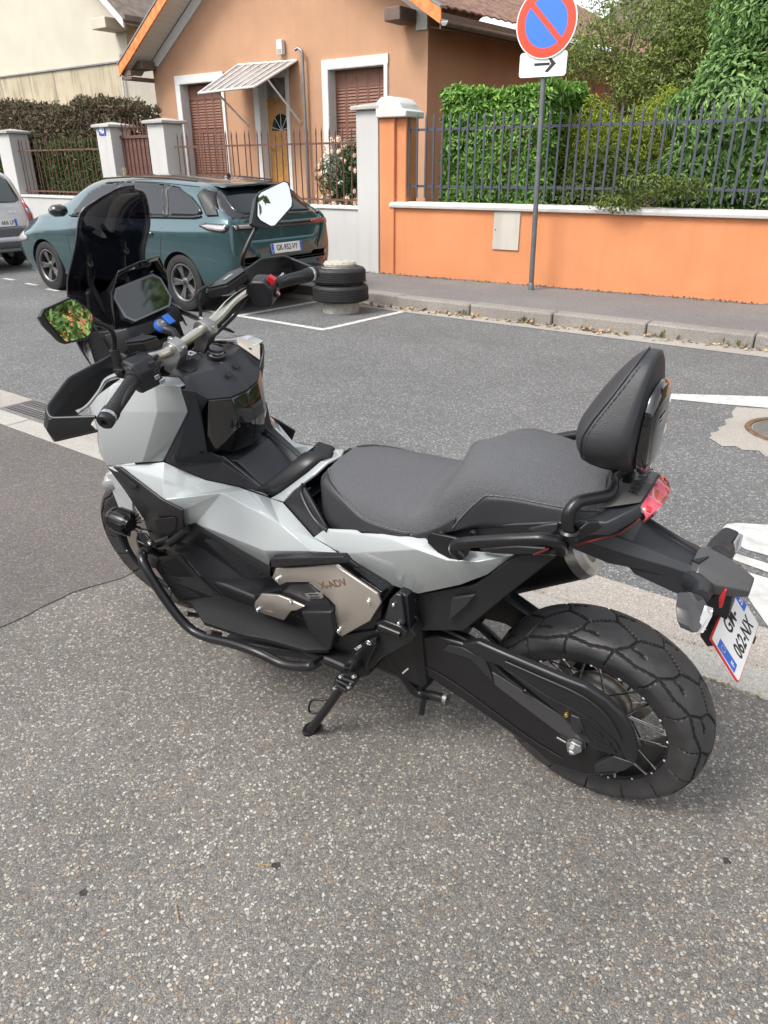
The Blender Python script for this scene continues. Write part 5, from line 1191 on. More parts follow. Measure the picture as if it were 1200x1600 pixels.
def spoked(par, c, rim_r, hw, M, hub_r, nsp, disc_y=None, disc_r=.13):
    T = (lambda p: M @ Vector(p)) if M is not None else Vector; cx, cy, cz = c
    def L(name, prof, mat, n=72, sm=35):
        m = MBd().lathe(prof, (cx, cy, cz), (0, 1, 0), n); m.v = [T(v) for v in m.v]; return m.build(name, mat, par, smooth=sm)
    r = rim_r
    L('rim', [(r+.008, -hw*.86), (r+.006, -hw), (r-.006, -hw*1.0), (r-.013, -hw*.92), (r-.017, -hw*.70), (r-.019, -hw*.5), (r-.019, hw*.5), (r-.017, hw*.70), (r-.013, hw*.92), (r-.006, hw*1.0), (r+.006, hw), (r+.008, hw*.86)], M_frame)
    L('hub', [(0, -.075), (.028, -.075), (.03, -.055), (hub_r, -.05), (hub_r, -.042), (.035, -.03), (.033, .03), (hub_r, .042), (hub_r, .05), (.03, .055), (.028, .075), (0, .075)], M_frame, 32)
    s0 = None
    for k in range(nsp):
        for sd in (1, -1):
            for tw in (1, -1):
                a = 2*PI*(k+(.25 if sd > 0 else .0))/nsp+tw*.10; a2 = a+tw*.62
                p = (cx+hub_r*.94*math.cos(a2), cy+sd*.046, cz+hub_r*.94*math.sin(a2)); q = (cx+(r-.012)*math.cos(a), cy+sd*hw*.93, cz+(r-.012)*math.sin(a))
                MBd().tube([T(p), T(q)], .0026, 6).build('spoke', M_steel, par, smooth=60)
                nd = Vector(q)-Vector(p); nd.normalize(); MBd().tube([T(Vector(q)-nd*.012), T(Vector(q)+nd*.004)], .0034, 6).build('nipple', M_steel, par)
    for k in range(nsp*2):
        a = 2*PI*(k+.5)/(nsp*2); MBd().lathe([(0, .0015), (.0032, .001), (.0035, 0)], T((cx+(r-.0075)*math.cos(a), cy+hw*.985, cz+(r-.0075)*math.sin(a))), (T((0, 1, 0))-T((0, 0, 0))), 8).build('rim_dot', M_label, par)
    if disc_y is not None:
        for y_ in (disc_y if isinstance(disc_y, (list, tuple)) else [disc_y]):
            L('brake_disc', [(disc_r*.72, y_-.0025), (disc_r, y_-.0025), (disc_r, y_+.0025), (disc_r*.72, y_+.0025), (disc_r*.72, y_-.0025)], pmat('disc_steel_b', (.42, .38, .35), .35, .9), 48)
            for k in range(36):
                pass
rw = empty('rear_wheel', parent=moto)
tyre(rw, (0, 0, .2865), .2865, .081, .200, 15)
spoked(rw, (0, 0, .2865), .2055, .068, None, .066, 9, -.07, .13)
MBd().lathe([(.060, -.03), (.082, -.03), (.088, -.02), (.088, .02), (.082, .03), (.06, .03)], (0, 0, .2865), (0, 1, 0), 48).build('hub_drum', pmat('machined_steel', (.34, .32, .30), .32, .9), rw, smooth=35)
fwh = empty('front_wheel', parent=moto)
tyre(fwh, (1.59, 0, .30), .30, .060, .220, 18, MS, 480, 56)
spoked(fwh, (1.59, 0, .30), .222, .050, MS, .045, 6, [.066, -.066], .148)
# front forks, fender, caliper in the turned frame
def sm_(m, name, mat, par=None, **k): m.v = [ST(v) for v in m.v]; return m.build(name, mat, par or moto, **k)
ax_ = Vector((-math.sin(RAKE), 0, math.cos(RAKE)))
for s_ in (1, -1):
    b0 = Vector((1.585, s_*.098, .30)); sm_(MBd().tube([b0-ax_*.02, b0+ax_*.34, b0+ax_*.62], [.027, .027, .025], 20), 'fork_leg', M_frame, smooth=50)
    sm_(MBd().tube([b0+ax_*.34, b0+ax_*.70], .0215, 20), 'fork_tube', pmat('fork_gold', (.30, .28, .25), .25, .9), smooth=50)
    cm = MBd().box(-.045, .045, -.02, .02, -.06, .06); cm.v = [Vector((1.47, s_*.075, .37))+Matrix.Rotation(-.5, 3, 'Y') @ v for v in cm.v]; sm_(cm, 'brake_caliper', M_frame, bevel=.012)
f = []
for a in np.linspace(R(62), R(150), 18):
    row = []
    for yy, dr in ((-.078, -.035), (-.07, -.004), (-.03, .012), (.03, .012), (.07, -.004), (.078, -.035)):
        rr = .325+dr; row.append(ST((1.59+rr*math.cos(a), yy, .30+rr*math.sin(a))))
    f.append(row)
loft('front_fender', f, M_body, moto, closed=False, caps=False, smooth=40, solid=.003)
for s_ in (1, -1):
    P = [(1.64, .080, .62), (1.53, .086, .63), (1.47, .098, .52), (1.46, .104, .40), (1.50, .106, .385), (1.56, .100, .50)]
    mk('fender_side', [Vector((p.x, p.y*s_, p.z)) for p in (cF(672, 560, .092), cF(720, 555, .10), cF(780, 640, .112), cF(832, 705, .118), cF(834, 792, .118), cF(755, 787, .108), cF(700, 650, .098))], [tuple(range(7))], M_body, moto, solid=.004, bevel=.002)
# frame down to the front: steering head
sm_(MBd().tube([Vector((1.30, 0, .86)), Vector((1.21, 0, 1.06))], .035, 20), 'steering_head', M_frame, smooth=50)

# ------------------------------------------------------------------ swing arm and chain guard
def px(u, v, y): return B(u, v, y)
sa = [px(600, 1015, .135), px(618, 1004, .135), px(672, 992, .135), px(722, 1006, .135), px(765, 1034, .135), px(790, 1060, .135), px(860, 1110, .135), px(918, 1158, .135), px(955, 1180, .135), px(990, 1196, .135), px(960, 1212, .135), px(915, 1213, .135), px(862, 1196, .135), px(822, 1163, .135), px(733, 1102, .135), px(671, 1060, .135), px(640, 1036, .135)]
slab('swingarm', sa, .045, M_frame, both=False, bevel=.008)
slab('swingarm', [Vector((p.x, p.y, p.z)) for p in sa][:0] or [(.52, -.10, .42), (.30, -.135, .46), (.02, -.135, .33), (-.04, -.135, .27), (.02, -.135, .25), (.3, -.13, .36), (.5, -.10, .36)], -.045, M_frame, bevel=.01)
MBd().box(.36, .46, -.135, .10, .37, .47).build('swingarm_brace', M_frame, moto, bevel=.02)
# light satin bevel strip on the swing arm
st_ = [px(768, 1050, .137), px(778, 1056, .139), px(880, 1121, .141), px(914, 1157, .141), px(916, 1170, .141), px(908, 1172, .141), px(780, 1076, .139), px(773, 1070, .138)]
slab('swingarm_edge', st_, .004, pmat('satin_strip', (.055, .055, .06), .4, .2), bevel=.0015)
g_ = [px(720, 1007, .165), px(745, 1003, .165), px(780, 1019, .168), px(825, 1038, .17), px(870, 1057, .17), px(915, 1074, .17), px(948, 1096, .17), px(972, 1120, .17), px(988, 1148, .17), px(995, 1176, .17), px(992, 1192, .168), px(976, 1186, .168), px(963, 1160, .17), px(936, 1133, .17), px(900, 1111, .17), px(858, 1090, .17), px(812, 1060, .168), px(782, 1042, .165), px(758, 1034, .165)]
slab('chain_guard', g_, .022, M_mblk, bevel=.006)
g2 = [px(782, 1042, .155), px(812, 1060, .155), px(858, 1090, .155), px(900, 1111, .155), px(936, 1133, .155), px(963, 1160, .155), px(976, 1186, .155), px(960, 1180, .155), px(925, 1172, .155), px(906, 1148, .155), px(870, 1112, .155)]
slab('chain_guard_plate', g2, .03, M_mblk, bevel=.003)
for a, b in (((913, 1133), (938, 1147)), ((922, 1145), (952, 1160)), ((928, 1157), (960, 1172))):
    q = [px(a[0], a[1], .158), px(b[0], b[1], .158), px(b[0]+3, b[1]+7, .158), px(a[0]+6, a[1]+8, .158)]
    slab('vent', q, .003, M_dark, bevel=0)
slab('guard_bracket', [px(891, 1117, .158), px(906, 1123, .158), px(915, 1150, .158), px(926, 1163, .158), px(912, 1160, .158), px(893, 1140, .158)], .006, M_mblk2, bevel=.002)
slab('axle_plate', [px(958, 1182, .150), px(992, 1194, .150), px(975, 1205, .150), px(930, 1207, .150), px(928, 1196, .150)], .02, M_mblk2, bevel=.003)
bolt(px(885, 1117, .160), (0, 1, 0), .006, .004, pmat('brass', (.5, .36, .12), .3, .9)); bolt(px(821, 1080, .150), (0, 1, 0), .007, .004, M_frame); bolt(px(907, 1144, .164), (0, 1, 0), .005, .004, M_frame)
slab('chain_adjuster', [px(869, 1151, .146), px(877, 1150, .146), px(909, 1170, .146), px(909, 1178, .146), px(900, 1182, .146), px(868, 1160, .146)], .012, M_dark, bevel=.001)
ad_ = slab('adjuster_block', [px(884, 1161, .158), px(893, 1160, .158), px(907, 1167, .158), px(909, 1175, .158), px(897, 1181, .158), px(886, 1175, .158)], .016, pmat('zinc_plate', (.40, .40, .40), .38, .9), bevel=.002)
MBd().lathe([(0, .014), (.005, .014), (.007, .010), (.0105, .009), (.0105, 0)], px(895, 1171, .158), (0, 1, 0), 6).build('axle_nut', M_steel, moto)
MBd().tube([px(870, 1152, .150), px(884, 1160, .150)], .003, 8).build('adjuster_screw', M_steel, moto)
tube('guard_ridge', [px(790, 1034, .171), px(840, 1056, .172), px(890, 1078, .172), px(925, 1098, .172), px(952, 1124, .172), px(970, 1156, .172)], .0035, M_mblk, moto, n=8)
tube('swingarm_seam', [px(640, 1030, .137), px(700, 1062, .137), px(770, 1112, .137), px(830, 1156, .137), px(880, 1186, .137)], .0022, M_dark, moto, n=6)
slab('swingarm_panel', [px(722, 1012, .139), px(759, 1033, .139), px(766, 1050, .139), px(771, 1066, .139), px(752, 1048, .139), px(735, 1030, .139), px(690, 1016, .139), px(700, 1008, .139)], .004, M_mblk2, bevel=.0015)
tube('brake_hose', [Vector((.42, .12, .49)), Vector((.30, .128, .485)), Vector((.18, .12, .44)), Vector((.08, .10, .38))], .0045, M_rubberg if 'M_rubberg' in globals() else M_mblk, moto, n=8)
MBd().tube([Vector((.33, .03, .46)), Vector((.42, .03, .70))], .030, 16).build('rear_shock', M_frame, moto, smooth=50)
for k in range(7): MBd().lathe([(.030, 0), (.038, .004), (.038, .010), (.030, .014)], Vector((.335, .03, .48)).lerp(Vector((.40, .03, .66)), k/6), Vector((.09, 0, .24)), 20).build('shock_spring', M_mblk2, moto, smooth=40)
cal = MBd().box(-.04, .04, -.018, .018, -.03, .03, M=Matrix.Translation((.10, -.085, .36)) @ Matrix.Rotation(.6, 4, 'Y')); cal.build('rear_caliper', M_frame, moto, bevel=.008)
# chain along the lower run
ch_ = MBd(); a_, b_ = px(622, 1012, .09), px(690, 1062, .09)
for k in range(26):
    p = a_.lerp(b_, k/26); q = a_.lerp(b_, (k+.8)/26)
    for yy in (-.007, .007): ch_.tube([p+Vector((0, yy, 0)), q+Vector((0, yy, 0))], .0055, 6)
o = ch_.build('chain', M_frame, moto); o['kind'] = 'stuff'

# ------------------------------------------------------------------ exhaust on the right
ex = empty('exhaust', parent=moto)
def oval(c, ax, u, ru, rv, n=24):
    ax = Vector(ax).normalized(); u = Vector(u); u = (u-ax*u.dot(ax)).normalized(); v = ax.cross(u)
    return [Vector(c)+u*math.cos(2*PI*k/n)*ru+v*math.sin(2*PI*k/n)*rv for k in range(n)]
axm = Vector((-.47, -.02, .30)).normalized()
e0 = Vector((.60, -.175, .30)); e1 = Vector((.145, -.195, .582)); up_ = (0, 0, 1)
loft('silencer', [oval(e0, axm, up_, .05, .042), oval(e0.lerp(e1, .15), axm, up_, .072, .052), oval(e1, axm, up_, .070, .05)], M_mblk, ex, smooth=40)
loft('end_cap', [oval(e1+axm*.001, axm, up_, .071, .052), oval(e1+axm*.03, axm, up_, .066, .048), oval(e1+axm*.045, axm, up_, .05, .036), oval(e1+axm*.045, axm, up_, .03, .022), oval(e1+axm*.01, axm, up_, .026, .02)], pmat('pale_steel', (.72, .71, .69), .38, .9), ex, smooth=30)
MBd().tube(smoothpath([(.60, -.17, .30), (.75, -.12, .26), (1.0, -.05, .26), (1.2, 0, .35)]), .022, 14).build('header_pipe', M_frame, ex, smooth=50)

# ------------------------------------------------------------------ rear frame covers, pivot plate, engine side
slab('frame_cover', [px(640, 929, .158), px(741, 914, .150), px(800, 872, .145), px(812, 866, .145), px(872, 868, .140), px(800, 925, .145), px(726, 986, .150), px(655, 986, .158), px(642, 975, .158)], .05, M_mblk, bevel=.004)
slab('frame_rib', [px(706, 935, .165), px(742, 930, .162), px(728, 948, .162), px(700, 972, .165)], .01, M_mblk2, bevel=.003)
for u, v in ((645, 936), (648, 965)): bolt(px(u, v, .168), (0, 1, 0), .012, .006, M_frame)
slab('pivot_plate', [px(585, 985, .205), px(596, 968, .205), px(612, 935, .205), px(622, 925, .205), px(636, 932, .205), px(640, 985, .20), px(650, 994, .20), px(640, 1005, .20), px(598, 1028, .20), px(580, 1046, .20), px(566, 1048, .20), px(548, 1030, .20), px(520, 1012, .21), px(510, 1000, .215), px(530, 992, .21)], .06, M_mblk, bevel=.004)
slab('heel_guard', [px(601, 965, .214), px(608, 938, .214), px(618, 928, .214), px(626, 931, .214), px(632, 974, .214), px(620, 990, .214), px(600, 982, .214)], .012, M_mblk2, bevel=.003)
for u, v in ((615, 945), (623, 974)): bolt(px(u, v, .216), (0, 1, 0), .005, .003, M_steel)
slab('passenger_peg_mount', [px(586, 972, .222), px(600, 970, .222), px(626, 980, .222), px(636, 990, .222), px(630, 1000, .222), px(614, 994, .222), px(590, 986, .222)], .014, M_frame, bevel=.004)
MBd().tube([px(594, 978, .222), px(626, 991, .222)], .0085, 14).build('folded_peg', M_frame, moto, smooth=50)
slab('stand_bracket', [px(555, 1012, .222), px(571, 1002, .222), px(586, 998, .222), px(588, 1008, .222), px(577, 1030, .222), px(571, 1046, .222), px(556, 1044, .222), px(543, 1030, .222)], .014, M_frame, bevel=.003)
Msb = frame(px(560, 1012, .2235), (px(568, 1006, .2235)-px(552, 1017, .2235)), Vector((0, 0, 1)))
text('bracket_text', 'X-ADV', .012, M_label, Msb, moto, .0004, sx=1.)
bolt(px(577, 1004, .224), (0, 1, 0), .009, .004, M_steel); bolt(px(547, 1030, .226), (0, 1, 0), .007, .006, M_steel)
slab('engine_cover', [px(420, 884, 0.203), px(423, 874, 0.203), px(538, 869, 0.203), px(556, 884, 0.203), px(604, 914, 0.198), px(612, 924, 0.198), px(598, 941, 0.198), px(597, 965, 0.198), px(584, 985, 0.198), px(535, 1000, 0.203), px(515, 992, 0.203), px(462, 960, 0.203), px(400, 950, 0.203), px(396, 930, 0.203), px(440, 920, 0.203)], .05, M_mblk, bevel=.004)
slab('engine_cover_boss', [px(441, 925, 0.220), px(452, 912, 0.220), px(481, 912, 0.220), px(508, 936, 0.220), px(520, 955, 0.220), px(520, 972, 0.220), px(497, 977, 0.220), px(468, 955, 0.220), px(440, 940, 0.220)], .03, M_mblk2, bevel=.006)
tic = [(190, 183), (540, 165), (785, 330), (806, 385), (740, 490), (580, 580), (525, 556), (532, 515), (540, 400), (500, 358), (382, 262), (250, 262), (213, 280), (168, 235)]
P = [cX(x, y, .230) for x, y in tic]
up_m = pan('engine_trim', P+[cX(572, 175, 0.218), cX(795, 322, 0.218)], [tuple(range(14))], M_ti, .008, both=False, bevel=.002)[0]
slab('trim_edge', [cX(540, 163, 0.229), cX(575, 172, 0.220), cX(797, 322, 0.218), cX(806, 340, 0.222), cX(786, 331, 0.229)], .008, M_steel, bevel=.002)
lo_ = pan('lower_engine_trim', [cX(x, y, .236) for x, y in ((105, 332), (205, 340), (262, 362), (357, 405), (312, 428), (280, 430), (238, 486), (75, 432), (64, 400), (70, 376))], [tuple(range(10))], M_ti, .008, both=False, bevel=.002)[0]
for x, y in ((200, 245), (735, 378), (560, 548)): bolt(cX(x, y, .2325), (0, 1, 0), .0075, .004)
for x, y in ((280, 380), (85, 425)): bolt(cX(x, y, .2385), (0, 1, 0), .006, .003)
# engraved lettering and the transmission badge
Mx = frame(cX(525, 274, .2306), cX(598, 266, .2306)-cX(455, 288, .2306), Vector((0, 0, 1)))
text('trim_text', 'X-ADV', .030, pmat('etched_bronze', (.24, .17, .12), .45, .6), Mx, moto, .0003, sx=1.15, bold=.0006)
bdg = slab('transmission_badge', [cX(x, y, .224) for x, y in ((355, 327), (460, 324), (471, 350), (462, 358), (378, 358))], .008, M_steel, bevel=.001)[0]
Mb_ = frame(cX(410, 334, .2246), cX(458, 332, .2246)-cX(362, 336, .2246), Vector((0, 0, 1))); text('badge_text', 'Dual Clutch', .0078, M_ink, Mb_, bdg, .0003, sx=.9)
Mb_ = frame(cX(418, 349, .2246), cX(462, 347, .2246)-cX(372, 351, .2246), Vector((0, 0, 1))); text('badge_text', 'Transmission', .0078, M_ink, Mb_, bdg, .0003, sx=.9)
Mb_ = frame(cX(150, 437, .2366), cX(190, 447, .2366)-cX(110, 425, .2366), Vector((0, 0, 1))); text('trim_text', 'HONDA', .009, pmat('etched_bronze2', (.30, .23, .18), .4, .6), Mb_, moto, .0003, sx=1.2)
# honeycomb grilles
def grille(name, poly, mat, rows, cols, par=None):
    a, b, c, d = [Vector(p) for p in poly]; m = MBd(); P_ = lambda u, v: a.lerp(b, u).lerp(d.lerp(c, u), v)
    for i in range(rows):
        for j in range(cols):
            u0 = (j+(.5 if i % 2 else 0))/cols; cx_ = P_(min(.99, u0+.5/cols), (i+.5)/rows); ex_ = (P_(1, .5)-P_(0, .5))/cols*.48; ey_ = (P_(.5, 1)-P_(.5, 0))/rows*.6
            hexp = [cx_+ex_*math.cos(k*PI/3+PI/6)+ey_*math.sin(k*PI/3+PI/6) for k in range(6)]
            for k in range(6): m.tube([hexp[k], hexp[(k+1) % 6]], .0012, 4, caps=False)
    o = m.build(name, mat, par or moto); o['kind'] = 'stuff'; return o
slab('side_grille_back', [cX(x, y, .205) for x, y in ((640, 175), (680, 170), (850, 285), (818, 320))], .006, M_dark, bevel=0)
grille('side_grille', [cX(650, 180, .207), cX(690, 178, .207), cX(850, 290, .207), cX(812, 315, .207)], M_mblk2, 10, 5)

# ------------------------------------------------------------------ grey bodywork
# upper front cowl
H_ = c4(95, 112, .18); G = c4(290, 117, .186); Ff = c4(402, 124, .166); E_ = c4(437, 240, .158); D_ = c4(328, 461, .192); G3 = c4(236, 464, .222)
C_ = c4(76, 481, .244); B_ = c4(43, 418, .240); A_ = c4(38, 300, .232); H2 = c4(56, 235, .218); G2 = c4(302, 240, .200)
N1 = Vector((1.56, .15, .95)); N2 = Vector((1.63, .12, .80)); N3 = Vector((1.47, .15, 1.05)); N0 = Vector((1.68, .0, .86)); N4 = Vector((1.54, 0, 1.04))
pan('front_cowl', [H_, G, Ff, E_, D_, G3, C_, B_, A_, H2, G2], [(0, 1, 10, 9), (1, 2, 3, 10), (9, 10, 5, 6, 7, 8), (10, 3, 4, 5)], M_body, .005)
pan('nose_cowl', [A_, H2, H_, N3, N1, N2, B_, C_, N0, N4], [(2, 1, 4, 3), (1, 0, 4), (0, 6, 5, 4), (6, 7, 5), (3, 4, 8, 9), (4, 5, 8)], M_body, .005)
# side cowl under it with its creases
a = c4(78, 484, .246); b = c4(330, 463, .195); c = c4(520, 543, .150); d = c4(660, 571, .116); e = c4(803, 622, .110); f = c4(862, 642, .125)
g = c4(325, 632, .254); h = c4(412, 681, .230); i_ = c4(420, 742, .215); j = c4(472, 737, .206); k = c4(590, 600, .160); l = c4(850, 740, .200); m = c4(780, 858, .236)
n = c4(1000, 797, .172); o_ = c4(1115, 868, .188); p = c4(1132, 885, .200); q = c4(805, 898, .224); r = c4(800, 926, .220); s_ = c4(990, 862, .216)
u1 = c4(700, 588, .135); u2 = c4(760, 665, .185)
pan('side_cowl', [a, b, c, d, e, f, g, h, i_, j, k, l, m, n, o_, p, q, r, s_, u1],
    [(0, 1, 6), (1, 2, 6), (2, 3, 6), (6, 3, 10), (6, 10, 7), (7, 10, 9, 8), (10, 3, 19), (10, 19, 11), (3, 4, 19), (19, 4, 11), (4, 5, 13, 11), (10, 11, 12, 9), (11, 13, 14, 18), (11, 18, 12), (9, 12, 16, 17), (12, 18, 14, 15, 16)], M_body, .005, smooth=38, bevel=.004)
# grey arch strip over the tunnel
sp_o = [c4(806, 624, .108), c4(850, 600, .100), c4(970, 510, .066), c4(1030, 458, .032), Vector((.765, 0, .838))]
sp_i = [c4(864, 640, .124), c4(905, 590, .112), c4(1000, 520, .074), c4(1062, 462, .036), Vector((.728, 0, .862))]
R_o = sp_o+mir(sp_o[:-1])[::-1]; R_i = sp_i+mir(sp_i[:-1])[::-1]
loft('tunnel_strip', [R_o, R_i], M_body, moto, closed=False, caps=False, smooth=30, solid=.008, bevel=.002)
# black rubber hump in front of the strip
hp = [[Vector((v.x+dx, v.y*ky, v.z+dz)) for v in R_o] for dx, dz, ky in ((.0, .003, 1), (.010, .012, .99), (.050, .016, .95), (.060, .010, .94), (.064, -.01, .93), (.066, -.10, .90))]
loft('tank_pad', hp, M_mblk, moto, closed=False, caps=False, smooth=60, solid=.006)
bolt(c4(374, 443, .192), (0, 1, .4), .006, .003, M_mblk2); bolt(c4(1104, 872, .194), (0, 1, .3), .004, .002, M_mblk)
tube('panel_seam', [c4(1003, 800, .1735), c4(1060, 834, .182), c4(1113, 868, .1895)], .0012, M_dark, moto, n=6)
# rear side cowl
v = [cS(165, 536, .166), cS(300, 541, .165), cS(455, 556, .158), cS(472, 578, .165), cS(535, 622, .172), cS(722, 612, .128), cS(640, 672, .150), cS(560, 702, .162), cS(438, 728, .178), cS(350, 700, .186), cS(215, 610, .196), cS(130, 562, .178), cS(430, 596, .190), cS(520, 628, .182), cS(610, 634, .172), cS(590, 600, .145)]
pan('rear_cowl', v, [(0, 1, 12, 10, 11), (1, 2, 3, 12), (3, 4, 13, 12), (10, 12, 8, 9), (12, 13, 7, 8), (13, 14, 6, 7), (4, 15, 5, 14, 13), (14, 5, 6)], M_body, .005, smooth=32, bevel=.004)

# black intake trim at the front corner
it = [cF(665, 515, 0.240), cF(745, 520, 0.244), cF(1010, 722, 0.260), cF(1142, 792, 0.254), cF(1146, 905, 0.240), cF(1095, 948, 0.232), cF(1010, 960, 0.234), cF(955, 940, 0.238), cF(900, 850, 0.249), cF(770, 655, 0.249), cF(860, 700, 0.262), cF(940, 770, 0.264)]
pan('intake_trim', it, [(0, 1, 10, 9), (1, 2, 11, 10), (9, 10, 11, 8), (2, 3, 11), (11, 3, 4, 5, 6, 7, 8)], M_mblk, .008)
slab('intake_slot', [cF(705, 545, 0.251), cF(745, 552, 0.252), cF(852, 635, 0.262), cF(845, 652, 0.262), cF(800, 645, 0.261), cF(722, 575, 0.254)], .002, M_dark, both=True, bevel=0)
slab('intake_mouth', [cF(962, 848, 0.262), cF(1090, 832, 0.253), cF(1106, 850, 0.251), cF(1095, 912, 0.243), cF(1060, 938, 0.241), cF(985, 930, 0.245)], .002, M_dark, both=True, bevel=.001)
pan('lower_front_cover', [cF(900, 860, .20), cF(1010, 955, .21), cF(1140, 905, .22), cF(1090, 1040, .20), cF(960, 1030, .18)], [(0, 1, 2, 3, 4)], M_mblk, .006, bevel=.002)

# ------------------------------------------------------------------ centre console
cn_ = [Vector((1.092, .165, 1.062)), c4(436, 242, .155), c4(327, 442, .190), c4(346, 466, .190), c4(400, 490, .188), c4(522, 541, .150), c4(662, 569, .114), c4(797, 616, .104), Vector((.952, .082, .738)), c4(640, 455, .078), Vector((1.135, .100, .835)), c4(500, 240, .108), Vector((1.066, .108, 1.012)), c4(470, 150, .140), c4(385, 462, .180), c4(590, 462, .112), c4(800, 600, .094)]
pan('console_side', cn_, [(0, 1, 13), (1, 2, 14, 13), (2, 3, 14), (3, 4, 5, 15, 14), (5, 6, 16, 15), (6, 7, 16), (14, 15, 9, 10, 11, 13), (15, 16, 8, 9), (13, 11, 12), (16, 7, 8)], M_mblk2, .006, smooth=20)
# tunnel top
tt = [Vector((1.135, .10, .835)), c4(640, 455, .088), Vector((.952, .082, .738)), Vector((.85, .07, .745)), Vector((.85, -.07, .745)), Vector((.952, -.082, .738)), Vector((c4(640, 455, .088).x, -.088, c4(640, 455, .088).z)), Vector((1.135, -.10, .835))]
x1 = c4(655, 440, .07)
mk('tunnel_floor', [(1.13, .098, .815), (1.13, -.098, .815), (x1.x, -.072, x1.z-.012), (x1.x, .072, x1.z-.012), (.95, .068, .722), (.95, -.068, .722), (.80, .06, .75), (.80, -.06, .75)], [(0, 1, 2, 3), (3, 2, 5, 4), (4, 5, 7, 6)], M_mblk2, moto, smooth=20, solid=.01, bevel=.004)
for s_ in (1, -1):
    mk('tunnel_ridge', [(x1.x+.03, s_*.092, x1.z+.012), (x1.x+.02, s_*.070, x1.z-.012), (.95, s_*.062, .722), (.95, s_*.086, .745), (.83, s_*.08, .77), (.83, s_*.06, .745)], [(0, 1, 2, 3), (3, 2, 5, 4)], M_mblk2, moto, smooth=20, solid=.008, bevel=.003)
# glossy black compartment lid
gl = [(1.068, .108, 1.010), (1.035, .055, .998), (1.030, 0, .994), (1.04, .07, .90), (1.095, .098, .85), (1.14, .102, .828), (1.06, .06, .83), (1.05, 0, .825), (1.028, .05, .91), (1.02, 0, .91)]
pan('storage_lid', gl, [(0, 1, 8, 3), (1, 2, 9, 8), (3, 8, 6, 4), (8, 9, 7, 6), (4, 6, 5), (0, 3, 4, 5)], M_gloss, .006, bevel=.004, smooth=30)
# console top with knob and switches
ct = [(1.068, .109, 1.014), (1.035, .055, 1.002), (1.030, 0, .998), (1.10, .035, 1.065), (1.10, 0, 1.068), (1.155, .035, 1.085), (1.155, 0, 1.088), (1.125, .10, 1.070), (1.095, .150, 1.055), (1.20, .06, 1.09), (1.19, .11, 1.07), (1.16, .15, 1.06)]
pan('console_top', ct, [(0, 1, 3, 7), (1, 2, 4, 3), (3, 4, 6, 5), (0, 7, 8), (7, 3, 5, 9, 10), (7, 10, 11, 8)], M_mblk2, .008, smooth=25)
pan('console_inlay', [(1.074, -.118, 1.031), (1.096, -.152, 1.062), (1.160, -.132, 1.086), (1.132, -.100, 1.079)], [(0, 1, 2, 3)], pmat('pale_satin_inlay', (.50, .46, .40), .3, .3), .004, both=False, off=1)
kn = Vector((1.130, -.012, 1.082)); kax = Vector((-.35, 0, 1)).normalized()
kb = MBd().lathe([(.026, 0), (.026, .008), (.021, .010), (.021, .024), (.019, .027), (.014, .028), (0, .0275)], kn, kax, 32).build('ignition_knob', M_gloss, moto, smooth=35)
MBd().lathe([(.0215, .014), (.0222, .016), (.0215, .019)], kn, kax, 32).build('knob_ring', M_steel, kb)
for px_, py_, pz_ in ((1.068, .014, 1.045), (1.078, -.028, 1.052)):
    mm = MBd().box(-.009, .009, -.009, .009, 0, .004); Mq = frame((px_, py_, pz_), Vector((.07, 0, .067)), Vector((0, 1, 0))); mm.v = [Mq @ v_ for v_ in mm.v]; mm.build('console_button', M_mblk, moto, bevel=.002)
mm = MBd().box(-.014, .014, -.012, .012, 0, .003); Mq = frame((1.185, .028, 1.094), Vector((.9, 0, .12)), Vector((0, 1, 0))); mm.v = [Mq @ v_ for v_ in mm.v]; em = mm.build('console_tile', M_steel, moto, bevel=.001)
wv = [(-.008, -.006), (-.002, .001), (-.007, .006), (.002, .003), (.009, .007), (.003, -.001), (.008, -.007), (0, -.003)]
mk('wing_emblem', [Mq @ Vector((x, y, .0035)) for x, y in wv], [tuple(range(8))], M_ink, em, recalc=False)
mm = MBd().box(-.03, .02, -.03, .03, -.03, .0); Mq = frame((1.165, .055, 1.078), Vector((.9, 0, .2)), Vector((0, 1, 0))); mm.v = [Mq @ v_ for v_ in mm.v]; mm.build('socket_recess', M_dark, moto, bevel=.003)
pan('cockpit_floor', [(1.10, .14, 1.04), (1.10, 0, 1.05), (1.45, 0, .98), (1.45, .15, .98), (1.20, .17, 1.02)], [(0, 1, 2, 3, 4)], M_dark, .004, bevel=0)
pan('cowl_top', [Ff, G, H_, N3, Vector((1.40, .115, 1.055)), Vector((1.22, .135, 1.068)), Vector((1.135, .128, 1.075)), Vector((1.10, .142, 1.066))], [(0, 1, 5, 6, 7), (1, 2, 4, 5), (2, 3, 4)], M_body, .004, bevel=.002)
pan('cowl_inner_wall', [Vector((1.40, .114, 1.053)), Vector((1.22, .134, 1.066)), Vector((1.135, .127, 1.073)), Vector((1.14, .120, 1.03)), Vector((1.22, .125, 1.0)), Vector((1.42, .10, 1.0))], [(0, 1, 4, 5), (1, 2, 3, 4)], M_mblk, .004, bevel=0)

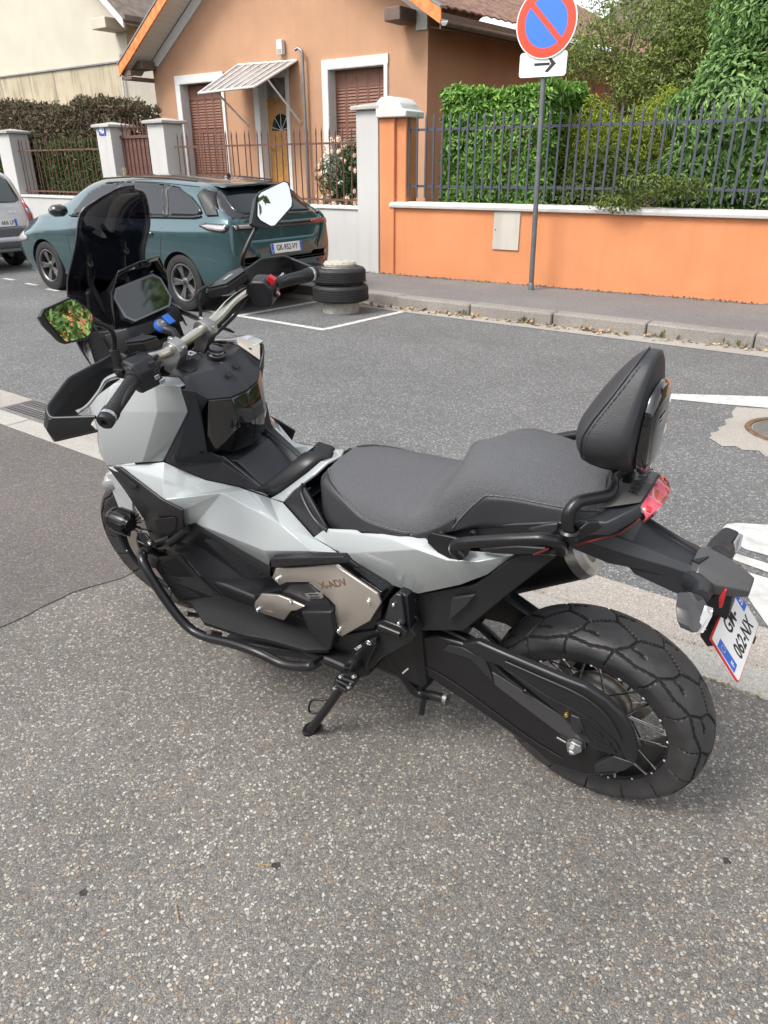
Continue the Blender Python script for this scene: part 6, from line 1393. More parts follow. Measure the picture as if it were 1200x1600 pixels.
# ------------------------------------------------------------------ seat
SEC = [ # x, centre z, (top edge y,z), (shoulder y,z), (bottom y,z)
 (.725, .858, .080, .850, .100, .835, .112, .735), (.690, .853, .100, .846, .122, .825, .142, .722), (.62, .850, .118, .842, .145, .812, .162, .735), (.54, .848, .130, .838, .156, .806, .168, .775),
 (.47, .848, .136, .836, .160, .806, .166, .786), (.42, .856, .138, .842, .158, .812, .162, .792), (.375, .895, .136, .875, .155, .835, .160, .808), (.335, .952, .132, .925, .152, .862, .157, .826), (.29, .985, .128, .960, .147, .900, .154, .850),
 (.24, .998, .128, .975, .145, .925, .150, .870), (.17, .999, .122, .974, .138, .940, .147, .888), (.10, .990, .112, .966, .130, .942, .140, .904), (.04, .978, .097, .957, .118, .942, .128, .917), (.0, .968, .077, .951, .098, .940, .108, .920), (-.02, .960, .055, .946, .078, .936, .086, .919)]
def seatring(q):
    x, zc, y1, z1, y2, z2, y3, z3 = q
    half = [(0, zc), (y1*.35, zc*.85+z1*.15), (y1*.7, zc*.5+z1*.5), (y1, z1), ((y1+y2)/2+.003, (z1+z2)/2+.004), (y2, z2), (y2*.5+y3*.5, z2*.5+z3*.5), (y3, z3)]
    return half
dn_ = catm([np.array([s[0]]+[v2 for pt in seatring(s) for v2 in pt]) for s in SEC], 6); rings = []
for q in dn_:
    pts = q[1:].reshape(-1, 2); x = q[0]
    # central hump at the pillion step
    hump = .026*math.exp(-((x-.325)/.038)**2)
    full = [(x+.0, y, z+hump*math.exp(-(y/.042)**2)) for y, z in pts]; rings.append([Vector(t) for t in full+[(x, 0, pts[-1][1]-.01)]]+[Vector((t[0], -t[1], t[2])) for t in full[:0:-1]])
seat = loft('seat', rings, M_seat, moto, smooth=60)
# smooth vinyl side panels, slightly proud, with stitched seams
def seatpt(x, t):
    """point on the left seat flank; t 0 = crown centre .. 7 = bottom edge"""
    xs = [q[0] for q in dn_]; i = max(0, min(len(xs)-2, next((k for k in range(len(xs)-1) if xs[k+1] <= x), len(xs)-2))); u = (xs[i]-x)/(xs[i]-xs[i+1]); u = min(1, max(0, u))
    row = (1-u)*dn_[i][1:].reshape(-1, 2)+u*dn_[i+1][1:].reshape(-1, 2); k = min(6, int(t)); w_ = t-k; y, z = (1-w_)*row[k]+w_*row[k+1]; return Vector((x, y, z))
def flank(name, xa, xb, t0, t1, mat, nx=24, nt=5, off=.0025, both=True):
    rows = []
    for i in range(nx+1):
        x = xa+(xb-xa)*i/nx; ta, tb = t0(i/nx), t1(i/nx); row = []
        for k in range(nt+1):
            p = seatpt(x, ta+(tb-ta)*k/nt); row.append(p+Vector((0, off, off*.5)))
        rows.append(row)
    for s_ in ((1, -1) if both else (1,)):
        loft(name, [[Vector((p.x, p.y*s_, p.z)) for p in r_] for r_ in rows], mat, seat, closed=False, caps=False, smooth=60, solid=.002)
flank('seat_side', .722, .42, lambda u: 2.2+2.9*min(1, u*1.8)**.9+1.4*max(0, u-.55), lambda u: 7, M_seat2)
flank('pillion_side', .305, .0, lambda u: 6.6-2.4*min(1, u*4)**.8, lambda u: 7, M_seat2)
flank('step_side', .46, .30, lambda u: 6.4-.9*u, lambda u: 7, M_seat2)
def stitch(path, par, r=.0011, dash=.0055, gap=.0025, mat=None):
    P = [Vector(p) for p in path]; m = MBd(); acc = 0
    for i in range(len(P)-1):
        L_ = (P[i+1]-P[i]).length; t = 0
        while t < L_:
            a = P[i].lerp(P[i+1], t/L_); b = P[i].lerp(P[i+1], min(1, (t+dash)/L_)); m.tube([a, b], r, 5); t += dash+gap
    o = m.build('stitching', mat or M_stitch, par); o['kind'] = 'stuff'; return o
for s_ in (1, -1):
    P = [];
    for i in range(25):
        u = i/24; x = .722+(.42-.722)*u; p = seatpt(x, 2.2+2.9*min(1, u*1.8)**.9+1.4*max(0, u-.55)); P.append(Vector((p.x, (p.y+.003)*s_, p.z+.005)))
    stitch(P, seat)
    P = []
    for i in range(25):
        u = i/24; p = seatpt(.305-.305*u, 6.6-2.4*min(1, u*4)**.8); P.append(Vector((p.x, (p.y+.004)*s_, p.z+.003)))
    stitch(P, seat)
# black wedge panels at the front of the seat
wd = [c4(864, 640, .122), c4(948, 563, .108), c4(1062, 765, .166), c4(1000, 797, .170), c4(950, 645, .128), c4(1010, 720, .150)]
pan('seat_wedge', wd, [(0, 1, 4), (4, 1, 2, 5), (0, 4, 5, 3), (5, 2, 3)], M_mblk, .01, bevel=.003)
tube('wedge_rib', [c4(955, 560, .106), c4(945, 600, .118), c4(980, 680, .142), c4(1020, 735, .156), c4(1062, 768, .168)], .006, M_mblk, moto)
MBd().prism([(.68, .115, .72), (.42, .145, .775), (.20, .135, .86), (.0, .10, .915), (.0, .10, .90), (.3, .12, .80), (.42, .12, .74), (.68, .10, .69)], (0, -.23, 0)).build('seat_base', M_mblk, moto)

# ------------------------------------------------------------------ grab rails and backrest
rk = empty('backrest', parent=moto)
for s_ in (1, -1):
    fm = (lambda P: [Vector((p.x, p.y*s_, p.z)) for p in P])
    tube('grab_rail', fm(fillet([cG(290, 552, .190), cG(258, 520, .222), cG(268, 490, .236), cG(330, 478, .240), cG(560, 462, .238), cG(780, 455, .228), cG(850, 470, .212), cG(885, 500, .190), cG(890, 530, .172)], .02)), .0125, M_frame, rk, sm=False, n=16)
    tube('support_tube', fm(fillet([cG(940, 432, .160), cG(925, 400, .160), cG(930, 300, .150), cG(985, 236, .130), cG(1190, 198, .065), Vector((.0, .035, 1.0)), Vector((-.035, .02, 1.02))], .035)), .0130, M_frame, rk, sm=False, n=16)
    MBd().lathe([(.0125, -.012), (.019, -.008), (.021, 0), (.021, .008), (.016, .012)], fm([cG(938, 428, .160)])[0], (0, 0, 1), 24).build('collar', M_frame, rk, smooth=35)
    slab('rail_plate', fm([cG(x, y, .165) for x, y in ((880, 420), (960, 440), (948, 470), (935, 520), (900, 556), (860, 558), (812, 548), (822, 535), (860, 520), (900, 470))]), .006*s_, M_frame, bevel=.002, parent=rk)
    slab('rail_plate', fm([cG(x, y, .176) for x, y in ((98, 435), (130, 425), (300, 460), (350, 520), (335, 560), (300, 585), (210, 582), (105, 485))]), .008*s_, M_frame, bevel=.002, parent=rk)
for x, y, yy in ((188, 430, .168), (375, 428, .160)): bolt(cG(x, y, yy), (0, 1, 0), .009, .006, M_frame)
slab('seat_rail', [cG(x, y, .150) for x, y in ((100, 425), (300, 385), (860, 360), (900, 365), (885, 420), (830, 445), (500, 470), (240, 470))], .02, M_mblk, both=True, bevel=.003)
slab('side_fin', [cG(x, y, .166) for x, y in ((690, 402), (800, 375), (865, 368), (870, 402), (830, 440), (760, 440))], .01, M_mblk2, both=True, bevel=.003)
slab('side_fin', [cG(x, y, .160) for x, y in ((400, 520), (630, 502), (800, 515), (750, 548), (630, 552), (480, 545))], .01, M_mblk, both=True, bevel=.003)
slab('red_piping', [cG(x, y, .165) for x, y in ((720, 548), (815, 514), (812, 522), (725, 555))], .003, pmat('dark_red_edge', (.16, .02, .015), .4), both=True, bevel=0)
# backrest pad: wedge with a rounded triangular front
bw = [(1.252, .018), (1.243, .042), (1.220, .064), (1.190, .084), (1.155, .106), (1.125, .126), (1.100, .132), (1.078, .124), (1.055, .100), (1.030, .066), (1.008, .032)]
def full(f_): L_ = [Vector((f_(y, z), y, z)) for z, y in bw]; return L_
def symm(L_): return L_+[Vector((p[0], -p[1], p[2])) for p in L_[::-1]]
def xf(z): return float(np.interp(z, [1.0, 1.03, 1.08, 1.12, 1.16, 1.20, 1.255], [-.005, .012, .034, .038, .018, -.006, -.034]))
def xb(z): return float(np.interp(z, [1.0, 1.255], [-.045, -.058]))
rgs = []
for sc, dx in ((.25, .030), (.62, .026), (.86, .016), (.965, .006)):
    rgs.append(symm([Vector((xf(1.12+(z-1.12)*sc)+dx, y*sc, 1.12+(z-1.12)*sc)) for z, y in bw]))
rgs.append(symm([Vector((xf(z), y, z)) for z, y in bw]))
for t_, sc in ((.35, 1.0), (.75, .985), (1.0, .96)):
    rgs.append(symm([Vector((xf(z)*(1-t_)+xb(z)*t_, y*(sc-(1-sc)*0)*(1-.22*t_*max(0, (1.15-z)/.15) if z < 1.15 else 1), z)) for z, y in bw]))
rgs.append(symm([Vector((xb(z)-.004, y*.55, 1.12+(z-1.12)*.6)) for z, y in bw]))
pad = loft('pad', rgs, M_seat2, rk, smooth=70, subsurf=1)
seam = symm([Vector((xf(z), y*1.002, z+.0005)) for z, y in bw])
MBd().tube(seam+[seam[0]], .0016, 6, caps=False).build('seam_piping', M_seat2, pad, smooth=60)
stitch([Vector((p.x-.008, p.y*1.0+.001, p.z)) for p in smoothpath(seam[1:9], 3)], pad, .0007, mat=M_mblk2)
def padx(z): return (z-1.0)*-.05
# glossy rear shell
bs_ = [(1.195, .02), (1.185, .045), (1.15, .066), (1.10, .074), (1.06, .070), (1.03, .052), (1.008, .026)]
def shell(sc, x0): 
    L_ = [(x0+padx(1.09+(z-1.09)*sc), y*sc, 1.09+(z-1.09)*sc) for z, y in bs_]; return [Vector(p) for p in L_]+[Vector((p[0], -p[1], p[2])) for p in L_[::-1]]
sh_ = loft('rear_shell', [shell(1.0, -.050), shell(1.0, -.058), shell(.94, -.066), shell(.6, -.071), shell(.2, -.072)], M_gloss, rk, smooth=60)
wg = [(-.030, .0), (-.012, .012), (.018, .016), (.034, .012), (.010, .006), (.030, .000), (.004, -.002), (.022, -.010), (-.006, -.008)]
mk('wing_emblem', [Vector((-.0735+padx(1.13+y), x, 1.125+y)) for x, y in wg], [tuple(range(9))], M_steel, sh_, recalc=False, solid=.0008)
MBd().box(-.034, -.014, -.014, .014, .955, 1.03).build('pad_bracket', M_frame, rk, bevel=.004)

# ------------------------------------------------------------------ tail
tl = [(-.012, .134, .942), (-.072, .066, .965), (-.078, .0, .975), (.02, .0, .985), (.02, .10, .965), (.02, .145, .915), (.10, .150, .885), (-.075, .070, .942), (.10, .145, .915), (-.075, .0, .945)]
tp = cT(270, 372, .128), cT(535, 290, .064)
pan('tail_cover', [Vector(v_) for v_ in [(.06, .130, .930), (-.020, .112, .935), (-.070, .066, .962), (-.076, 0, .974), (.03, 0, .975), (.05, .10, .945), (-.078, .070, .940), (-.03, .115, .910), (.07, .146, .900), (.10, .150, .890)]], [(0, 1, 2, 3, 4, 5), (1, 7, 6, 2), (0, 8, 7, 1), (8, 9, 0)], M_mblk2, .006, smooth=20)
pan('tail_lower_cover', [cT(265, 385, .125), cT(510, 380, .075), cT(540, 355, .070), cT(500, 400, .072), cT(430, 440, .085), cT(180, 500, .140), cT(215, 430, .145)], [(0, 1, 2, 3, 4, 5, 6)], M_mblk, .006)
pan('red_piping', [cT(190, 503, .141), cT(430, 441, .087), cT(535, 366, .072), cT(535, 372, .073), cT(432, 448, .088), cT(190, 511, .142)], [(0, 1, 4, 5), (1, 2, 3, 4)], pmat('dark_red_edge2', (.25, .02, .02), .35), .002, bevel=0, off=1)
Mt = frame((-.052, 0, .9765), Vector((0, -1, 0)), Vector((1, 0, .07)))
mk('tail_plate', [(-.068, .060, .9665), (-.072, 0, .9755), (-.068, -.060, .9665), (.01, -.098, .952), (.01, 0, .9765), (.01, .098, .952)], [(0, 1, 4, 5), (1, 2, 3, 4)], pmat('lit_satin_tail_plate', (.10, .098, .095), .36, bump=.03, bscale=400), moto, recalc=False, smooth=20)  # paler than the tail cover: light on its top put into the colour
Mt = frame((-.050, 0, .9785), Vector((0, -1, 0)), Vector((1, 0, .03)))
text('tail_text', 'HONDA', .024, M_ink, Mt, moto, .0006, sx=1.15, bold=.0008)
pan('tail_lamp', [(-.075, 0, .971), (-.072, .064, .962), (-.087, .075, .944), (-.101, .036, .949), (-.105, 0, .951), (-.098, 0, .930), (-.094, .036, .928), (-.080, .072, .926)], [(0, 1, 2, 3, 4), (4, 3, 6, 5), (3, 2, 7, 6)], M_tail, .003, bevel=0, smooth=35)
pan('tail_lamp_core', [(-.0790, .056, .9585), (-.0860, .052, .9545), (-.0880, .062, .9475), (-.0810, .066, .9525)], [(0, 1, 2, 3)], M_tail2, .004, bevel=.001, off=1)
# long rear fender carrying plate and indicators
fe = [cT(545, 365, .062), cT(600, 362, 0), cT(830, 545, .010), cT(870, 570, .0), cT(820, 612, .045), cT(445, 462, .075), cT(370, 462, .082), cT(750, 630, .058), cT(420, 560, .070), cT(825, 640, .060)]
F0 = Vector((-.095, .065, .905)); 
zc_ = [Vector((-.10, 0, .915)), Vector((-.21, 0, .845))]
def ring(x, w, z0, zb, ch=.006): return [Vector((x, w*.55, z0-ch)), Vector((x, w*.62, z0)), Vector((x, w*.72, z0)), Vector((x, w, z0-.022)), Vector((x, w*.96, zb)), Vector((x, -w*.96, zb)), Vector((x, -w, z0-.022)), Vector((x, -w*.72, z0)), Vector((x, -w*.62, z0)), Vector((x, -w*.55, z0-ch))]
def fring(x, yl, zl, yo, zo, zb, ch=.010): return [Vector((x, yl*.86, zl-ch)), Vector((x, yl, zl)), Vector((x, yl+.005, zl)), Vector((x, yo, zo)), Vector((x, yo*.97, zb)), Vector((x, -yo*.97, zb)), Vector((x, -yo, zo)), Vector((x, -yl-.005, zl)), Vector((x, -yl, zl)), Vector((x, -yl*.86, zl-ch))]
loft('rear_fender', [fring(.06, .070, .895, .098, .868, .838), fring(-.02, .056, .872, .076, .845, .806), fring(-.08, .043, .853, .064, .832, .803), fring(-.13, .034, .838, .055, .824, .797), fring(-.182, .024, .823, .048, .815, .787)], M_mblk2, moto, smooth=12, bevel=.0015)
fender_top = pmat('satin_fender_plate', (.060, .060, .062), .34, bump=.04, bscale=420)
mk('fender_channel', [(.0, .050, .8715), (.0, -.050, .8715), (-.055, -.040, .852), (-.055, .040, .852)], [(0, 1, 2, 3)], fender_top, moto, recalc=False)
loft('fender_tip', [[Vector((x, y, z_)) for y, z_ in ((a1, z1), (a2, z2), (a2*.95, z3), (-a2*.95, z3), (-a2, z2), (-a1, z1))] for x, a1, z1, a2, z2, z3 in ((-.174, .022, .828, .046, .816, .788), (-.190, .034, .830, .052, .820, .786), (-.228, .030, .822, .051, .806, .780), (-.268, .018, .808, .034, .798, .776), (-.288, .012, .798, .024, .792, .776))], fender_top, moto, smooth=12, bevel=.002)
MBd().prism([(-.172, .022, .8285), (-.200, -.004, .8290), (-.188, .030, .8305)], (0, 0, .003)).build('fender_notch', M_dark, moto)
# side plate under the fender
slab('fender_bracket', [cT(425, 568, .058), cT(740, 640, .052), cT(775, 655, .050), cT(772, 778, .050), cT(700, 750, .052), cT(505, 660, .056)], .03, M_mblk2, both=True, bevel=.003)
# indicators
M_indg = pmat('indicator_housing', (.030, .030, .032), .36)
ind = empty('indicator', parent=moto)
MBd().tube([cT(800, 690, .046), cT(862, 735, .080), cT(850, 775, .112)], [.023, .021, .016], 14).build('stalk', M_mblk2, ind, smooth=50)
MBd().prism([cT(795, 775, .116), cT(865, 775, .114), cT(893, 826, .120), cT(860, 930, .158), cT(830, 962, .172), cT(808, 966, .174), cT(790, 930, .170), cT(782, 850, .148)], (.024, 0, .004)).build('housing', M_indg, ind, bevel=.004, smooth=30)
MBd().prism([p+Vector((-.004, 0, 0)) for p in (cT(858, 815, .124), cT(890, 826, .122), cT(884, 868, .137), cT(838, 955, .170), cT(812, 962, .172), cT(832, 890, .148))], (-.005, 0, 0)).build('lens', M_clear, ind, bevel=.002)
for k in range(5): MBd().tube([cT(856-6*k, 838+24*k, .128+.008*k)+Vector((-.0095, 0, 0)), cT(886-9*k, 842+24*k, .128+.008*k)+Vector((-.0095, 0, 0))], .0009, 5).build('lens_rib', M_chrome, ind)
ind = empty('indicator', parent=moto)
MBd().tube([cT(945, 560, -.050), cT(975, 545, -.090), cT(990, 520, -.112)], [.022, .020, .015], 14).build('stalk', M_mblk2, ind, smooth=50)
MBd().prism([cT(925, 535, -.095), cT(955, 490, -.120), cT(1020, 432, -.165), cT(1046, 430, -.172), cT(1056, 450, -.172), cT(1042, 515, -.142), cT(1012, 558, -.122), (cT(985, 572, -.104))], (.022, 0, .004)).build('housing', M_indg, ind, bevel=.006, smooth=40)
MBd().prism([p+Vector((-.003, 0, 0)) for p in (cT(1010, 488, -.138), cT(1040, 440, -.168), cT(1053, 448, -.171), cT(1042, 508, -.146), cT(1014, 553, -.126))], (-.005, 0, 0)).build('lens', M_clear, ind, bevel=.002)
# plate with its hanger
pc = {k: v_ for k, v_ in (('tl', px(1114.5, 991, .10)), ('bl', px(1150.5, 1072, .10)), ('tr', px(1143, 922, -.105)), ('br', px(1189.5, 967, -.105)))}
cc = (pc['tl']+pc['bl']+pc['tr']+pc['br'])/4; xr = ((pc['tr']-pc['tl'])+(pc['br']-pc['bl'])).normalized(); yu = ((pc['tl']-pc['bl'])+(pc['tr']-pc['br'])).normalized()
Wp = ((pc['tr']-pc['tl']).length+(pc['br']-pc['bl']).length)/2; Hp = ((pc['tl']-pc['bl']).length+(pc['tr']-pc['br']).length)/2
Mpl = frame(cc, xr, yu)
npl = plate(moto, Mpl, Wp, Hp, None, .05, redge=pmat('red_plate_edge', (.55, .03, .03), .4))
sw_ = Wp*.125
for nm, xx, z0_, z1_, m_ in (('euro_strip', -Wp/2+.004+sw_/2, -Hp/2+.022, Hp/2-.022, M_plateb), ('region_strip', Wp/2-.004-sw_/2, Hp*.0, Hp/2-.012, M_plateb)):
    MBd().prism([Mpl @ Vector((xx+dx*sw_/2, yy, .0009)) for dx, yy in ((-1, z0_), (1, z0_), (1, z1_), (-1, z1_))], Mpl.to_3x3() @ Vector((0, 0, .0006))).build(nm, m_, npl)
th_ = Hp*.45
text('plate_text', 'GM-', th_, M_ink, Mpl @ Matrix.Translation((.004, Hp*.235, .0012)), npl, .0004, sx=.78, bold=.0006)
text('plate_text', '062-NX', th_, M_ink, Mpl @ Matrix.Translation((.012, -Hp*.225, .0012)), npl, .0004, sx=.74, bold=.0006)
text('strip_text', 'F', .018, M_platew, Mpl @ Matrix.Translation((-Wp/2+.004+sw_/2, -Hp*.20, .0018)), npl, .0002, bold=.0005)
text('strip_text', '21', .018, M_platew, Mpl @ Matrix.Translation((Wp/2-.004-sw_/2, Hp*.17, .0018)), npl, .0002, bold=.0005)
for k in range(12):
    a = 2*PI*k/12; MBd().lathe([(0, .0004), (.0011, .0004), (.0011, 0)], Mpl @ Vector((-Wp/2+.004+sw_/2+.0075*math.cos(a), Hp*.15+.0075*math.sin(a), .0016)), Mpl.to_3x3() @ Vector((0, 0, 1)), 5).build('star', pmat('star_yellow', (.75, .62, .1), .5) if k == 0 else bpy.data.materials['star_yellow'], npl)
slab('plate_hanger', [px(1097, 945, .03), px(1150, 900, .0), px(1140, 960, .0), px(1125, 990, .02), px(1118, 1010, .03), px(1105, 1012, .04), px(1093, 995, .045)], .05, M_mblk, bevel=.004)
MBd().prism([Mpl @ Vector((x, y, -.006)) for x, y in ((-Wp*.32, Hp*.5), (Wp*.36, Hp*.6), (Wp*.36, -Hp*.62), (Wp*.25, -Hp*.62), (Wp*.1, -Hp*.3), (-Wp*.3, -Hp*.2))], Mpl.to_3x3() @ Vector((0, 0, -.004))).build('plate_backing', M_mblk, moto, bevel=.001)
slab('side_reflector', [px(1123, 935, .045), px(1132, 921, .045), px(1136, 922, .045), px(1128, 950, .045), px(1123, 951, .045)], .01, M_tail2, bevel=.001)

# ------------------------------------------------------------------ footboards
def BZ5(x, y, z): return Bz(140+x/2.3077, 740+y/2.3077, z)
ZF = .362
fo = [BZ5(x, y, ZF) for x, y in ((322, 465), (372, 480), (415, 548), (560, 595), (650, 612), (780, 650), (866, 648), (884, 575), (790, 545), (705, 535), (490, 455), (460, 452))]
k0 = [c5(235, 318, .292), c5(248, 300, .262), c5(330, 290, .205), c5(405, 375, .205)]
M_fmat = pmat('floor_rubber', (.010, .0105, .012), .62, spec=.3, bump=.25, bscale=300, rvar=.1, vscale=8)
pan('footboard', fo, [tuple(range(12))], M_fmat, .016, bevel=.003, smooth=25)
pan('footboard_kick', [fo[0], c5(240, 345, .295)]+k0+[fo[10], fo[11], c5(300, 430, .298)], [(0, 8, 1, 2, 3, 4, 5, 6, 7)], M_fmat, .012, bevel=.003, smooth=25)
for s_ in (1, -1):
    mB = [BZ5(x, y, ZF+.002) for x, y in ((388, 484), (492, 462), (705, 541), (648, 602), (562, 588), (425, 541))]
    MBd().prism([Vector((p.x, p.y*s_, p.z)) for p in mB], (0, 0, .004)).build('foot_mat', M_fmat, moto, bevel=.0015)
    mC = [BZ5(x, y, ZF+.002) for x, y in ((712, 545), (788, 552), (872, 582), (858, 640), (782, 642), (655, 606))]
    MBd().prism([Vector((p.x, p.y*s_, p.z)) for p in mC], (0, 0, .004)).build('foot_mat', M_fmat, moto, bevel=.0015)
    kc = [c5(246, 322, .288), c5(256, 306, .262), c5(326, 298, .212), c5(398, 378, .212), fo[10].lerp(fo[0], .12), fo[0].lerp(fo[10], .08), c5(262, 375, .292)]
    nk = (kc[2]-kc[0]).cross(kc[5]-kc[0]); nk = nk.normalized()*(1 if nk.z > 0 else -1)
    MBd().prism([Vector((p.x, p.y*s_, p.z)) for p in [p_+nk*.003 for p_ in kc]], Vector((nk.x, nk.y*s_, nk.z))*.004).build('foot_mat', M_fmat, moto, bevel=.0015)
    for t in np.linspace(.12, .88, 7):
        a = mB[0].lerp(mB[5], t*.8+.1); b_ = mB[1].lerp(mB[2], t); 
        MBd().tube([Vector((a.lerp(b_, .15).x, a.lerp(b_, .15).y*s_, ZF+.0065)), Vector((a.lerp(b_, .85).x, a.lerp(b_, .85).y*s_, ZF+.0065))], .0014, 5).build('mat_rib', M_rubberg, moto)
MBd().box(.62, 1.30, -.25, .25, .325, .345).build('floor_pan', M_mblk, moto, bevel=.01)
MBd().box(.66, 1.20, -.20, .20, .345, .42).build('sill_box', M_mblk, moto, bevel=.01)
# wall between floor and grey bodywork
fwv = [c5(345, 186, 0.206), c5(380, 180, 0.210), c5(652, 336, 0.216), c5(648, 372, 0.210), c5(700, 392, 0.185), c5(770, 430, 0.175), c5(870, 520, 0.175), fo[7], fo[8], fo[9], c5(600, 440, 0.160), fo[10], k0[3], k0[2], c5(285, 275, 0.170), c5(320, 245, 0.185), c5(400, 262, 0.175), c5(408, 222, 0.192), c5(560, 380, 0.170)]
pan('footwell_wall', fwv, [(0, 1, 17, 16, 15), (1, 2, 3, 17), (17, 3, 4, 18, 16), (15, 16, 18, 12, 13, 14), (18, 4, 5, 10), (18, 10, 11, 12), (10, 5, 6, 7, 8, 9), (10, 9, 11)], M_mblk2, .006, bevel=.003, smooth=22)
slab('wall_grille_back', [c5(x, y, .205) for x, y in ((412, 240), (425, 232), (640, 348), (645, 372), (600, 378), (566, 376))], .002, M_dark, bevel=0)
grille('wall_grille', [c5(418, 240, .208), c5(440, 238, .208), c5(642, 350, .208), c5(580, 376, .208)], M_mblk2, 22, 5)
slab('top_vent_strip', [c5(x, y, .248) for x, y in ((650, 308), (800, 302), (912, 300), (930, 322), (655, 338))], .02, M_mblk, bevel=.002)
for x0 in (670, 735, 800, 862): slab('vent_slot', [c5(x0, 312, .2485), c5(x0+42, 310, .2485), c5(x0+48, 320, .2485), c5(x0+4, 322, .2485)], .001, M_dark, bevel=0)
slab('rear_floor_box', [c5(x, y, .245) for x, y in ((760, 500), (868, 500), (884, 575), (868, 640), (800, 590))], .05, M_mblk, bevel=.006)
slab('lower_frame', [c5(x, y, .20) for x, y in ((480, 600), (700, 640), (860, 655), (990, 700), (1010, 730), (960, 745), (820, 680), (600, 650), (470, 620))], .06, M_mblk, bevel=.008)

# ------------------------------------------------------------------ crash bars, fog lamps
for s_ in (1, -1):
    fm = (lambda P: [Vector((p.x, p.y*s_, p.z)) for p in P])
    cb = empty('crash_bar', parent=moto)
    main = fm(fillet([c5(262, 300, .22), cF(925, 1035, .270), cF(885, 1055, .290), c5(187, 300, .315), c5(205, 345, .330), c5(250, 420, .338), c5(310, 505, .342), c5(365, 565, .342), c5(425, 592, .340), c5(520, 613, .338), c5(610, 645, .335), c5(690, 686, .325), c5(745, 697, .320), c5(795, 696, .315), c5(828, 676, .29)], .06))
    tube('bar', main, .0142, M_frame, cb, sm=False, n=18)
    tube('upper_tube', fm([cF(930, 1022, .225), cF(1010, 990, .222), cF(1072, 968, .220)]), .013, M_frame, cb, n=16)
    tube('upper_tube', fm([cF(1062, 992, .236), cF(1110, 957, .234), cF(1165, 907, .230)]), .013, M_frame, cb, n=16)
    MBd().lathe([(.0131, 0), (.0085, 0), (.0085, .02)], fm([cF(1062, 992, .236)])[0], (fm([cF(1165, 907, .230)])[0]-fm([cF(1062, 992, .236)])[0]), 16).build('tube_mouth', M_dark, cb)
    for a, b_ in (((345, 505), (390, 512)), ((430, 572), (470, 578)), ((800, 690), (835, 665))):
        MBd().tube(fm([c5(a[0], a[1], .335), c5(b_[0], b_[1], .27)]), .008, 10).build('bracket', M_frame, cb)
    for u, v in ((915, 1030), (940, 990)): bolt(fm([cF(u, v, .262)])[0], (0, s_, .3), .008, .006, M_steel, cb)
    fl = empty('fog_lamp', parent=moto)
    c0 = fm([cF(770, 860, .268)])[0]; ax = Vector((1, -.05*s_, 0)).normalized()
    MBd().lathe([(0, -.040), (.020, -.040), (.024, -.030), (.030, -.020), (.032, .030), (.036, .034), (.036, .045), (.030, .047), (0, .047)], c0, ax, 28).build('housing', M_frame, fl, smooth=35)
    fn_ = MBd()
    for kk in range(7):
        a = -1.2+kk*.4; Mf = Matrix.Translation(c0) @ Matrix.Rotation(a+PI/2, 4, 'X'); fn_.box(-.036, .030, -.0015, .0015, .012, .041, M=Mf)
    for kk in range(7):
        a = 2.0+kk*.4; Mf = Matrix.Translation(c0) @ Matrix.Rotation(a+PI/2, 4, 'X'); fn_.box(-.036, .030, -.0015, .0015, .012, .039, M=Mf)
    fn_.build('cooling_fins', M_frame, fl)
    tube('cable', fm([cF(835, 885, .255), cF(880, 905, .245), cF(930, 915, .235), cF(1000, 950, .20)]), .0032, M_rubberg, fl)
    slab('lamp_bracket', fm([cF(850, 930, .25), cF(900, 935, .25), cF(960, 1000, .255), cF(930, 1030, .255), cF(885, 990, .25)]), .008*s_, M_frame, bevel=.002, parent=fl)
    MBd().lathe([(0, .048), (.029, .048), (.029, .0465)], c0, ax, 24).build('lens', M_clear, fl)

# ------------------------------------------------------------------ side stand, foot peg, centre stand
ss = empty('side_stand', parent=moto)
foot = Bz(487, 1143, .064)
foot = B(486, 1142, foot.y)
tube('stand_leg', [px(549, 1040, .245), px(540, 1062, .255), px(524, 1088, .27), foot+Vector((0, 0, .006))], .0125, M_frame, ss, n=14)
# foot plate lies flat on the ground (ground is tilted in this frame)
gn = (MBI.to_3x3() @ Vector((0, 0, 1))).normalized(); gw = MBI @ Vector((0, 0, 0)); gd = gn.dot(gw)
def onground(u, v, h=0.): 
    d = MB3 @ sight(u, v); t = (gd+h-gn.dot(OB))/gn.dot(d); return OB+d*t
fp = [onground(u, v) for u, v in ((472, 1145), (476, 1137), (486, 1131), (497, 1130), (503, 1136), (500, 1142), (492, 1148), (482, 1152), (475, 1151))]
MBd().prism(fp, gn*.012).build('stand_foot', M_frame, ss, bevel=.003)
tube('stand_loop', [px(519, 1096, .265), px(505, 1093.5, .275), px(488, 1094, .285), px(483, 1104, .285), px(484, 1112, .285), px(492, 1114, .28), px(507, 1117, .27)], .0036, M_frame, ss, n=8)
MBd().lathe([(0, .01), (.016, .01), (.018, 0), (.018, -.03)], px(549, 1038, .25), (0, 1, 0), 18).build('stand_pivot', M_frame, ss, smooth=35)
tube('return_spring', [px(556, 1030, .262), px(546, 1052, .268), px(538, 1066, .272)], .006, M_frame, ss, n=8)
pg = empty('foot_peg', parent=moto)
MBd().prism([cX(x, y, .285) for x, y in ((535, 820), (560, 795), (640, 800), (665, 830), (655, 860), (630, 895), (600, 912), (545, 895), (522, 872))], (.0, -.016, -.004)).build('peg_plate', M_frame, pg, bevel=.004)
for x, y in ((575, 812), (652, 812), (540, 880), (622, 872)): bolt(cX(x, y, .287), (.2, 1, .2), .006, .007, M_steel, pg)
